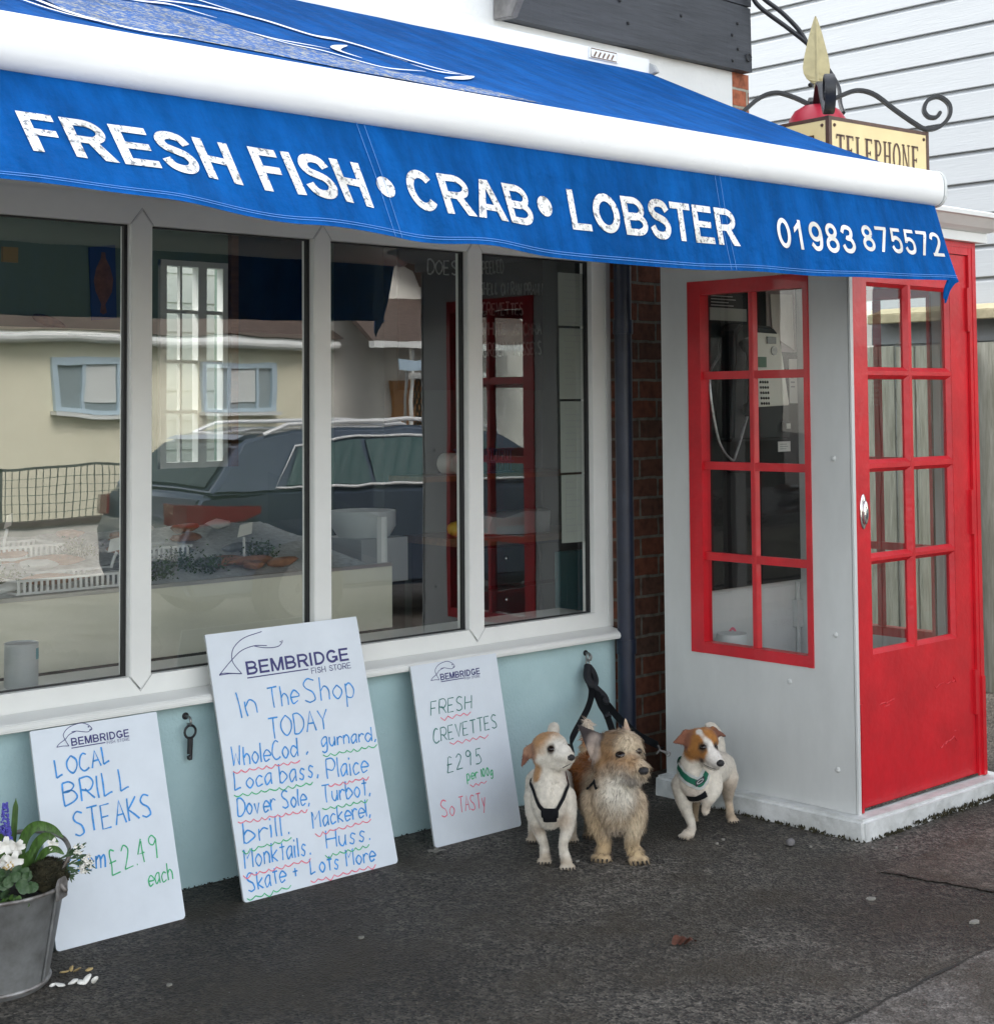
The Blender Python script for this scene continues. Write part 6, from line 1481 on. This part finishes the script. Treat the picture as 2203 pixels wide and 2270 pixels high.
for a, b in zip(A_, A_[1:]): quad(bm, [(2.315+.0536*math.cos(q), 4.75+.0536*math.sin(q), z) for q, z in ((a, .80), (b, .80), (b, .835), (a, .835))])
fin('label', bm, 'teal', t)
t = thing('bottle', (2.20, 4.76, .711), 'red capped bottle with a green label beside the tin on the inside sill', 'bottle')
bm = BM(); lathe(bm, [(0, 0), (.030, 0), (.032, .01), (.032, .13), (.02, .155), (.016, .16), (0, .16)], (2.185, 4.76, .711), 24); fin('body', bm, pm('bottle_white', (.55, .6, .55), .3), t, smooth=True)
bm = BM(); lathe(bm, [(.0325, .03), (.0328, .03), (.0328, .11), (.0325, .11)], (2.185, 4.76, .711), 24); fin('label', bm, 'harness', t, smooth=True)
bm = BM(); lathe(bm, [(0, .18), (.014, .18), (.018, .16), (.0, .159)], (2.185, 4.76, .711), 16); fin('cap', bm, 'red', t, smooth=True)
t = thing('fish_poster', (3.71, 6.79, 2.02), 'narrow blue poster of a brown flatfish on the back wall', 'poster')
bm = BM(); prism(bm, [(3.655, 2.02), (3.785, 2.035), (3.775, 2.39), (3.638, 2.37)], 'y', 6.785, 6.797); fin('sheet', bm, 'posterblue', t)
bm = BM(); bm.faces.new([bm.verts.new((3.712+a, 6.782, 2.19+b)) for a, b in ((0, -.14), (.018, -.13), (.010, -.09), (.045, -.03), (.052, .03), (.035, .09), (.012, .13), (.008, .16), (-.012, .16), (-.016, .13), (-.040, .08), (-.052, .02), (-.042, -.03), (-.012, -.09), (-.018, -.13))]); fin('flatfish_print', bm, 'posterbrown', t)
t = thing('mussel_ornament', (3.38, 6.68, 1.98), 'dark shiny mussel shell ornament on the wall shelf', 'ornament')
bm = BM(); ball(bm, (3.38, 6.68, 2.0), 1, 3, (.085, .04, .026), Matrix.Rotation(R(18), 3, 'Y')); fin('shell', bm, 'mussel', t, smooth=True)
props(fin('wall_shelf', boxes((2.3, 3.75, 6.58, 6.798, 1.945, 1.968)), 'counter'), 'pale wall shelf carrying the mussel ornament', 'shelf')
props(fin('wall_switch', boxes((3.20, 3.275, 6.78, 6.798, 2.275, 2.345)), pm('ochre_box', (.40, .27, .09), .5), bev=.004), 'small ochre switch box on the back wall', 'switch')
t = thing('framed_picture', (4.68, 6.79, 2.0), 'dark framed picture hanging beside the back window', 'picture')
fin('canvas', boxes((4.47, 4.95, 6.775, 6.797, 1.985, 2.52)), 'dkframe', t); fin('frame', boxes((4.425, 4.468, 6.765, 6.798, 1.3, 2.6)), 'wood', t)
t = thing('blackboard', (5.2, 5.76, 1.676), 'large blackboard with a chalked seafood list on the back wall', 'blackboard')
fin('slate', boxes((4.70, 5.654, 5.752, 5.769, 1.676, 2.50)), 'slate', t)
q_ = 5.75/6.78
TB = lambda u, v: (u*q_, 5.749, 1.6+(v-1.6)*q_)
for s_, a, b, hh in (('PEELED', (6.17, 2.37), (6.34, 2.39), .075), ('SHELL ON RAW PRAWN', (6.15, 2.25), (6.66, 2.27), .07), ('CREVETTES', (6.165, 2.13), (6.50, 2.145), .07), ('WHITE', (6.165, 2.01), (6.36, 2.02), .075), ('ANCHRA', (6.42, 2.02), (6.65, 2.03), .065), ('GREEN', (6.17, 1.885), (6.36, 1.895), .075), ('MUSSELS', (6.42, 1.895), (6.65, 1.91), .075), ('DOES', (5.75, 2.35), (5.98, 2.36), .08)):
    bm = BM(); hand(bm, s_, a, b, hh, TB, .010); fin('chalk_words', bm, 'chalk', t)
for k, (z0, z1) in enumerate(((1.935, 2.16), (1.625, 1.925), (1.315, 1.615), (1.02, 1.305))):
    o = fin('paper_sheet', boxes((4.668+.003*k, 4.874-.002*k, 4.655, 4.657, z0, z1)), pm('thin_paper', (.34, .37, .33), .8)); props(o, ('topmost', 'second from the top', 'third from the top', 'lowest')[k]+' of the printed sheets taped inside the window glass', 'paper', 'printed sheets taped inside the shop window')
    bm = BM(); T1 = lambda u, v: (u, 4.6535, v)
    for q in range(9): z = z1-.03-q*.026; stroke(bm, [(4.70, z), (4.70+random.uniform(.03, .13), z)], .0045, T1)
    fin('print', bm, 'paper2', o)
t = thing('drawer_cabinet', (5.2, 5.5, .01), 'dark drawer cabinet under the blackboard inside the shop', 'cabinet')
fin('carcass', boxes((4.76, 5.65, 5.36, 5.74, .013, .955)), 'panelblack', t); fin('worktop', boxes((4.73, 5.652, 5.33, 5.76, .956, .99)), 'wood', t, bev=.003)
for x0_, x1_ in ((4.78, 5.20), (5.23, 5.64)):
    for z0_, z1_ in ((.77, .94), (.43, .75), (.08, .41)): dq = fin('drawer', boxes((x0_, x1_, 5.342, 5.359, z0_, z1_)), 'dkframe', t, bev=.004); bm = BM(); ball(bm, ((x0_+x1_)/2, 5.334, z1_-.05), .012, 2); fin('knob', bm, 'chrome', dq, smooth=True)
props(fin('teal_panel', boxes((5.30, 5.65, 5.29, 5.325, .013, .90)), 'teal'), 'teal painted panel leaning against the dark drawer cabinet', 'panel')
bm = BM(); box(bm, 4.98, 5.36, 5.40, 5.62, .991, 1.085); bmesh.ops.subdivide_edges(bm, edges=bm.edges[:], cuts=5, use_grid_fill=True)
for v in bm.verts: v.co += Vector(noise.noise_vector(v.co*7))*.035; v.co.z = max(v.co.z, .991)
props(fin('carrier_bags', bm, 'plasticbag', smooth=True), 'crumpled stack of white carrier bags on the dark drawer cabinet', 'bags')
props(fin('back_shelf', boxes((4.63, 5.65, 5.48, 5.75, 1.25, 1.275)), 'wood'), 'brown back shelf under the blackboard', 'shelf')
bm = BM(); X_, Y_, Z_ = 5.0, 5.52, 1.276
for k in range(12): box(bm, X_+.018*k, X_+.018*k+.006, Y_, Y_+.005, Z_, Z_+.115); box(bm, X_+.018*k, X_+.018*k+.006, Y_+.17, Y_+.175, Z_, Z_+.115)
for z in (Z_+.001, Z_+.05, Z_+.108): box(bm, X_-.01, X_+.22, Y_-.003, Y_, z, z+.008); box(bm, X_-.01, X_+.22, Y_+.176, Y_+.179, z, z+.008); box(bm, X_-.013, X_-.01, Y_, Y_+.176, z, z+.008); box(bm, X_+.22, X_+.223, Y_, Y_+.176, z, z+.008)
props(fin('wire_basket', bm, 'basket'), 'dark blue basket on the brown back shelf', 'basket')
bm = BM(); lathe(bm, [(.02, 0), (.05, 0), (.05, .11), (.02, .11)], (0, 0, 0), 28); bmesh.ops.transform(bm, matrix=Matrix.Translation((4.90, 5.66, 1.326)) @ Matrix.Rotation(R(90), 4, 'X'), verts=bm.verts); props(fin('paper_roll', bm, 'paper', smooth=True, angle=40), 'white paper roll lying on the brown back shelf', 'paper roll')
t = thing('shop_scales', (4.55, 5.75, .93), 'white weighing scales under a clear bag at the end of the counter', 'scales')
fin('base', boxes((4.35, 4.62, 5.6, 5.9, .80, 1.0)), 'grey', t, bev=.02); bm = BM(); lathe(bm, [(0, 0), (.12, 0), (.15, .05), (.15, .12), (.0, .13)], (4.48, 5.75, 1.001), 24); fin('pan', bm, 'plasticbag', t, smooth=True)
fin('stand', boxes((4.36, 4.61, 5.61, 5.89, .013, .799)), 'panelblack', t)
bm = BM(); ball(bm, (4.83, 5.5, 1.027), 1, 2, (.05, .042, .036)); props(fin('lemon', bm, pm('lemon_yellow', (.62, .45, .06), .45), smooth=True), 'yellow lemon on the cabinet worktop inside the shop', 'lemon')

# ------------------------------------------------------------------ across the road (seen mirrored in the shop glass)
bg_ = thing('bungalow', (8, -8.5, 0), 'cream bungalow with white gutter and pale blue windows across the road', 'house')
fin('wall', boxes((1.5, 12.05, -12, -7, 0, 2.36)), 'creamwall', bg_)
bm = BM(); tube(bm, [(1.2, -6.78, 2.40), (12.1, -6.78, 2.38)], .055, 10); box(bm, 1.2, 12.1, -6.99, -6.84, 2.33, 2.46); fin('gutter', bm, 'upvc', bg_)
bm = BM(); prism(bm, [(-6.80, 2.47), (-9.5, 3.9), (-12.2, 2.47)], 'x', 1.2, 12.2); fin('roof', bm, 'tile', bg_)
for x0_, x1_ in ((5.1, 6.1), (8.34, 9.30), (10.26, 11.22)):
    w_ = fin('window', boxes((x0_-.07, x0_, -6.99, -6.93, 1.55, 2.16), (x1_, x1_+.07, -6.99, -6.93, 1.55, 2.16), (x0_, x1_, -6.99, -6.93, 2.09, 2.16), (x0_, x1_, -6.99, -6.93, 1.55, 1.60), (x0_+.3, x0_+.34, -6.985, -6.935, 1.60, 2.09), (x1_-.24, x1_-.20, -6.985, -6.935, 1.60, 2.09)), 'paleblue', bg_)
    fin('glass', boxes((x0_, x1_, -6.998, -6.97, 1.6, 2.09)), 'winglass', w_); fin('blind', boxes((x0_+.34, x1_-.25, -6.968, -6.955, 1.68, 2.085)), 'curtain', w_); fin('sill', boxes((x0_-.1, x1_+.1, -6.99, -6.86, 1.50, 1.545)), 'upvc', w_)
wh = thing('white_house', (14.5, -9, 0), 'white rendered house with tiled porch roof across the road', 'house')
fin('wall', boxes((12.06, 18, -12, -7, 0, 5.2)), 'wallgrey', wh)
bm = BM(); prism(bm, [(-6.0, 2.42), (-6.999, 3.05), (-6.999, 2.98), (-6.0, 2.36)], 'x', 12.1, 15.2); fin('porch_roof', bm, 'tile', wh)
fin('porch_gutter', boxes((12.05, 15.25, -6.02, -5.92, 2.33, 2.41)), 'upvc', wh)
bm = BM(); prism(bm, [(13.0, 3.7), (13.9, 3.7), (13.9, 3.15), (13.62, 3.2), (13.5, 3.42), (13.2, 3.55)], 'y', -6.99, -6.7); fin('corbel', bm, 'tile', wh)
bm = BM()
for k in range(-8, 14): 
    for sgn in (1, -1):
        a = (12.8+.06*k, .6); b = (12.8+.06*k+.5*sgn, 1.95); pts = [(a[0]+(b[0]-a[0])*q/6, a[1]+(b[1]-a[1])*q/6) for q in range(7)]; pts = [p for p in pts if 12.76 <= p[0] <= 13.12]
        if len(pts) > 1: stroke(bm, pts, .022, lambda u, v: (u, -6.1+(.004 if sgn > 0 else 0), v))
bmesh.ops.solidify(bm, geom=bm.faces[:], thickness=.006)
for x in (12.74, 13.12): box(bm, x, x+.04, -6.12, -6.08, 0, 2.35)
box(bm, 12.7, 14.2, -6.12, -6.07, 1.95, 2.03)
fin('porch_lattice', bm, 'upvc', wh); fin('front_door', boxes((13.15, 14.0, -6.99, -6.94, .05, 1.95)), 'door_o', wh)
t = thing('street_name_plate', (12.7, -5.9, 0), 'pale blue street name plate on two posts across the road', 'sign')
fin('plate', boxes((12.38, 12.96, -5.9, -5.88, 2.05, 2.18)), 'signblue', t)
for x in (12.5, 12.85): bm = BM(); tube(bm, [(x, -5.92, 0), (x, -5.92, 2.17)], .02, 8); fin('post', bm, 'steel', t)
lw_ = thing('garden_wall', (5.6, -4.5, 0), 'low pale garden wall topped with wire mesh across the road', 'wall')
fin('wall', boxes((0, 8.6, -4.62, -4.5, 0, .50)), 'wallgrey', lw_); fin('coping', boxes((0, 8.6, -4.65, -4.47, .501, .55)), 'tile', lw_)
bm = BM(); x = .05
while x < 8.6: box(bm, x, x+.008, -4.56, -4.552, .55, 1.03); x += .075
for z in (.62, .70, .78, .86, .94): box(bm, 0, 8.6, -4.562, -4.556, z, z+.007)
box(bm, 0, 8.6, -4.575, -4.54, 1.03, 1.055); fin('wire_mesh', bm, 'wire', lw_)
for k in range(0, 6): fin('mesh_post', boxes((.1+1.6*k, .14+1.6*k, -4.58, -4.54, .5, 1.06)), 'wire', lw_)
# parked estate car, rear at the left in its reflection
car = thing('parked_car', (6.9, .4, 0), 'dark blue grey estate car parked at the kerb behind the camera', 'car')
CY = .38
prof_b = [(4.58, .28), (4.50, .45), (4.49, .70), (4.56, .86), (4.62, 1.00), (5.2, 1.04), (8.0, 1.0), (8.7, .90), (9.1, .78), (9.2, .55), (9.15, .28)]
def loft(bm, prof, halves, mi=0):
    rows = [[bm.verts.new((x, CY+s_*hw, z)) for x, z in prof] for s_, hw in ((-1, halves[0]), (-1, halves[1]), (1, halves[1]), (1, halves[0]))]
    return rows
bm = BM(); n_ = len(prof_b)
def hw(x, z):
    e_ = min(1, (x-4.45)/.5)*min(1, (9.25-x)/.7); e_ = max(0, e_)**.35; return (.91 if .4 < z < .8 else .87)*(.72+.28*e_)
A_ = [bm.verts.new((x, CY+hw(x, z), z)) for x, z in prof_b]; B_ = [bm.verts.new((x, CY-hw(x, z), z)) for x, z in prof_b]
for i in range(n_): bm.faces.new((A_[i], A_[(i+1) % n_], B_[(i+1) % n_], B_[i]))
bm.faces.new(A_); bm.faces.new(B_[::-1]); bmesh.ops.recalc_face_normals(bm, faces=bm.faces); fin('body', bm, 'carpaint', car, smooth=True, bev=.04, seg=3)
prof_g = [(4.66, 1.0), (5.02, 1.36), (5.45, 1.435), (6.4, 1.455), (7.2, 1.40), (7.95, .995)]
bm = BM(); A_ = [bm.verts.new((x, CY+(.86 if z < 1.1 else .62), z)) for x, z in prof_g]; B_ = [bm.verts.new((x, CY-(.86 if z < 1.1 else .62), z)) for x, z in prof_g]; n_ = len(prof_g)
for i in range(n_): bm.faces.new((A_[i], A_[(i+1) % n_], B_[(i+1) % n_], B_[i]))
bm.faces.new(A_); bm.faces.new(B_[::-1]); bmesh.ops.recalc_face_normals(bm, faces=bm.faces); cabn = fin('cabin', bm, 'carpaint', car, smooth=True, bev=.03, seg=3)
def side_pt(x, z, s_, o=.008):
    k = (z-1.0)/.43; return (x, CY+s_*(.86-.24*k+o), z)
for s_ in (1, -1):
    for ps in ([(5.25, 1.06), (5.42, 1.30), (5.95, 1.36), (5.95, 1.05)], [(6.0, 1.05), (6.0, 1.36), (6.75, 1.37), (6.75, 1.04)], [(6.8, 1.04), (6.8, 1.37), (7.05, 1.35), (7.62, 1.06)]):
        bm = BM(); bm.faces.new([bm.verts.new(side_pt(x, z, s_)) for x, z in ps]); bmesh.ops.recalc_face_normals(bm, faces=bm.faces); bmesh.ops.solidify(bm, geom=bm.faces[:], thickness=.004); fin('side_window', bm, 'carglass', cabn)
    bm = BM(); tube(bm, [side_pt(x, z, s_, .014) for x, z in ((7.7, 1.05), (5.95, 1.04), (5.17, 1.045), (5.40, 1.32), (5.95, 1.385), (7.05, 1.375))], .010, 8); fin('window_trim', bm, 'trim', cabn, smooth=True)
    bm = BM(); tube(bm, [(x, CY+s_*.60, z) for x, z in ((5.2, 1.40), (5.4, 1.475), (6.4, 1.50), (7.1, 1.45), (7.25, 1.39))], .016, 8); fin('roof_rail', bm, 'trim', cabn, smooth=True)
    for x in (5.35, 8.35):
        wv = BM(); lathe(wv, [(0, -.1), (.30, -.1), (.33, -.07), (.33, .07), (.30, .1), (.22, .1), (.20, .06), (0, .06)], (0, 0, 0), 28); bmesh.ops.transform(wv, matrix=Matrix.Translation((x, CY+s_*.82, .33)) @ Matrix.Rotation(R(-90*s_), 4, 'X'), verts=wv.verts); wh_ = fin('wheel', wv, 'tyre', car, smooth=True, angle=40)
        wv = BM(); lathe(wv, [(0, .07), (.19, .062), (.20, .075)], (0, 0, 0), 20); bmesh.ops.transform(wv, matrix=Matrix.Translation((x, CY+s_*.82, .33)) @ Matrix.Rotation(R(-90*s_), 4, 'X'), verts=wv.verts); fin('rim', wv, 'steel', wh_, smooth=True)
    bm = BM(); TL = [(4.49, .50), (4.495, .64), (4.53, .78), (4.62, .87), (4.76, .905), (4.90, .915), (5.02, .915)]; up_, lo_ = [], []
    for q, (x, y) in enumerate(TL):
        f_ = q/(len(TL)-1); zt = .945-.025*f_; zb = .815+.03*(f_**2)-.02*math.sin(math.pi*f_)
        if q == len(TL)-1: zb = zt-.045
        up_.append(bm.verts.new((x-.014, CY+s_*(y+.014), zt))); lo_.append(bm.verts.new((x-.014, CY+s_*(y+.014), zb)))
    for q in range(len(TL)-1): bm.faces.new((up_[q], up_[q+1], lo_[q+1], lo_[q]))
    bmesh.ops.recalc_face_normals(bm, faces=bm.faces); bmesh.ops.solidify(bm, geom=bm.faces[:], thickness=.02); fin('tail_light', bm, 'taillight', car)
bm = BM(); bm.faces.new([bm.verts.new((x-.012, CY+s_*w_, z+.008)) for x, w_, z, s_ in ((4.70, .72, 1.05, -1), (4.70, .72, 1.05, 1), (4.98, .56, 1.33, 1), (4.98, .56, 1.33, -1))]); bmesh.ops.solidify(bm, geom=bm.faces[:], thickness=.004); fin('rear_window', bm, 'carglass', cabn)
bm = BM(); prism(bm, [(4.98, 1.365), (5.05, 1.395), (5.2, 1.41), (5.1, 1.36)], 'y', CY-.58, CY+.58); fin('spoiler', bm, 'carpaint', cabn)
car.location.x += 1.22; car.location.y -= .80; car.rotation_euler.z = R(7)
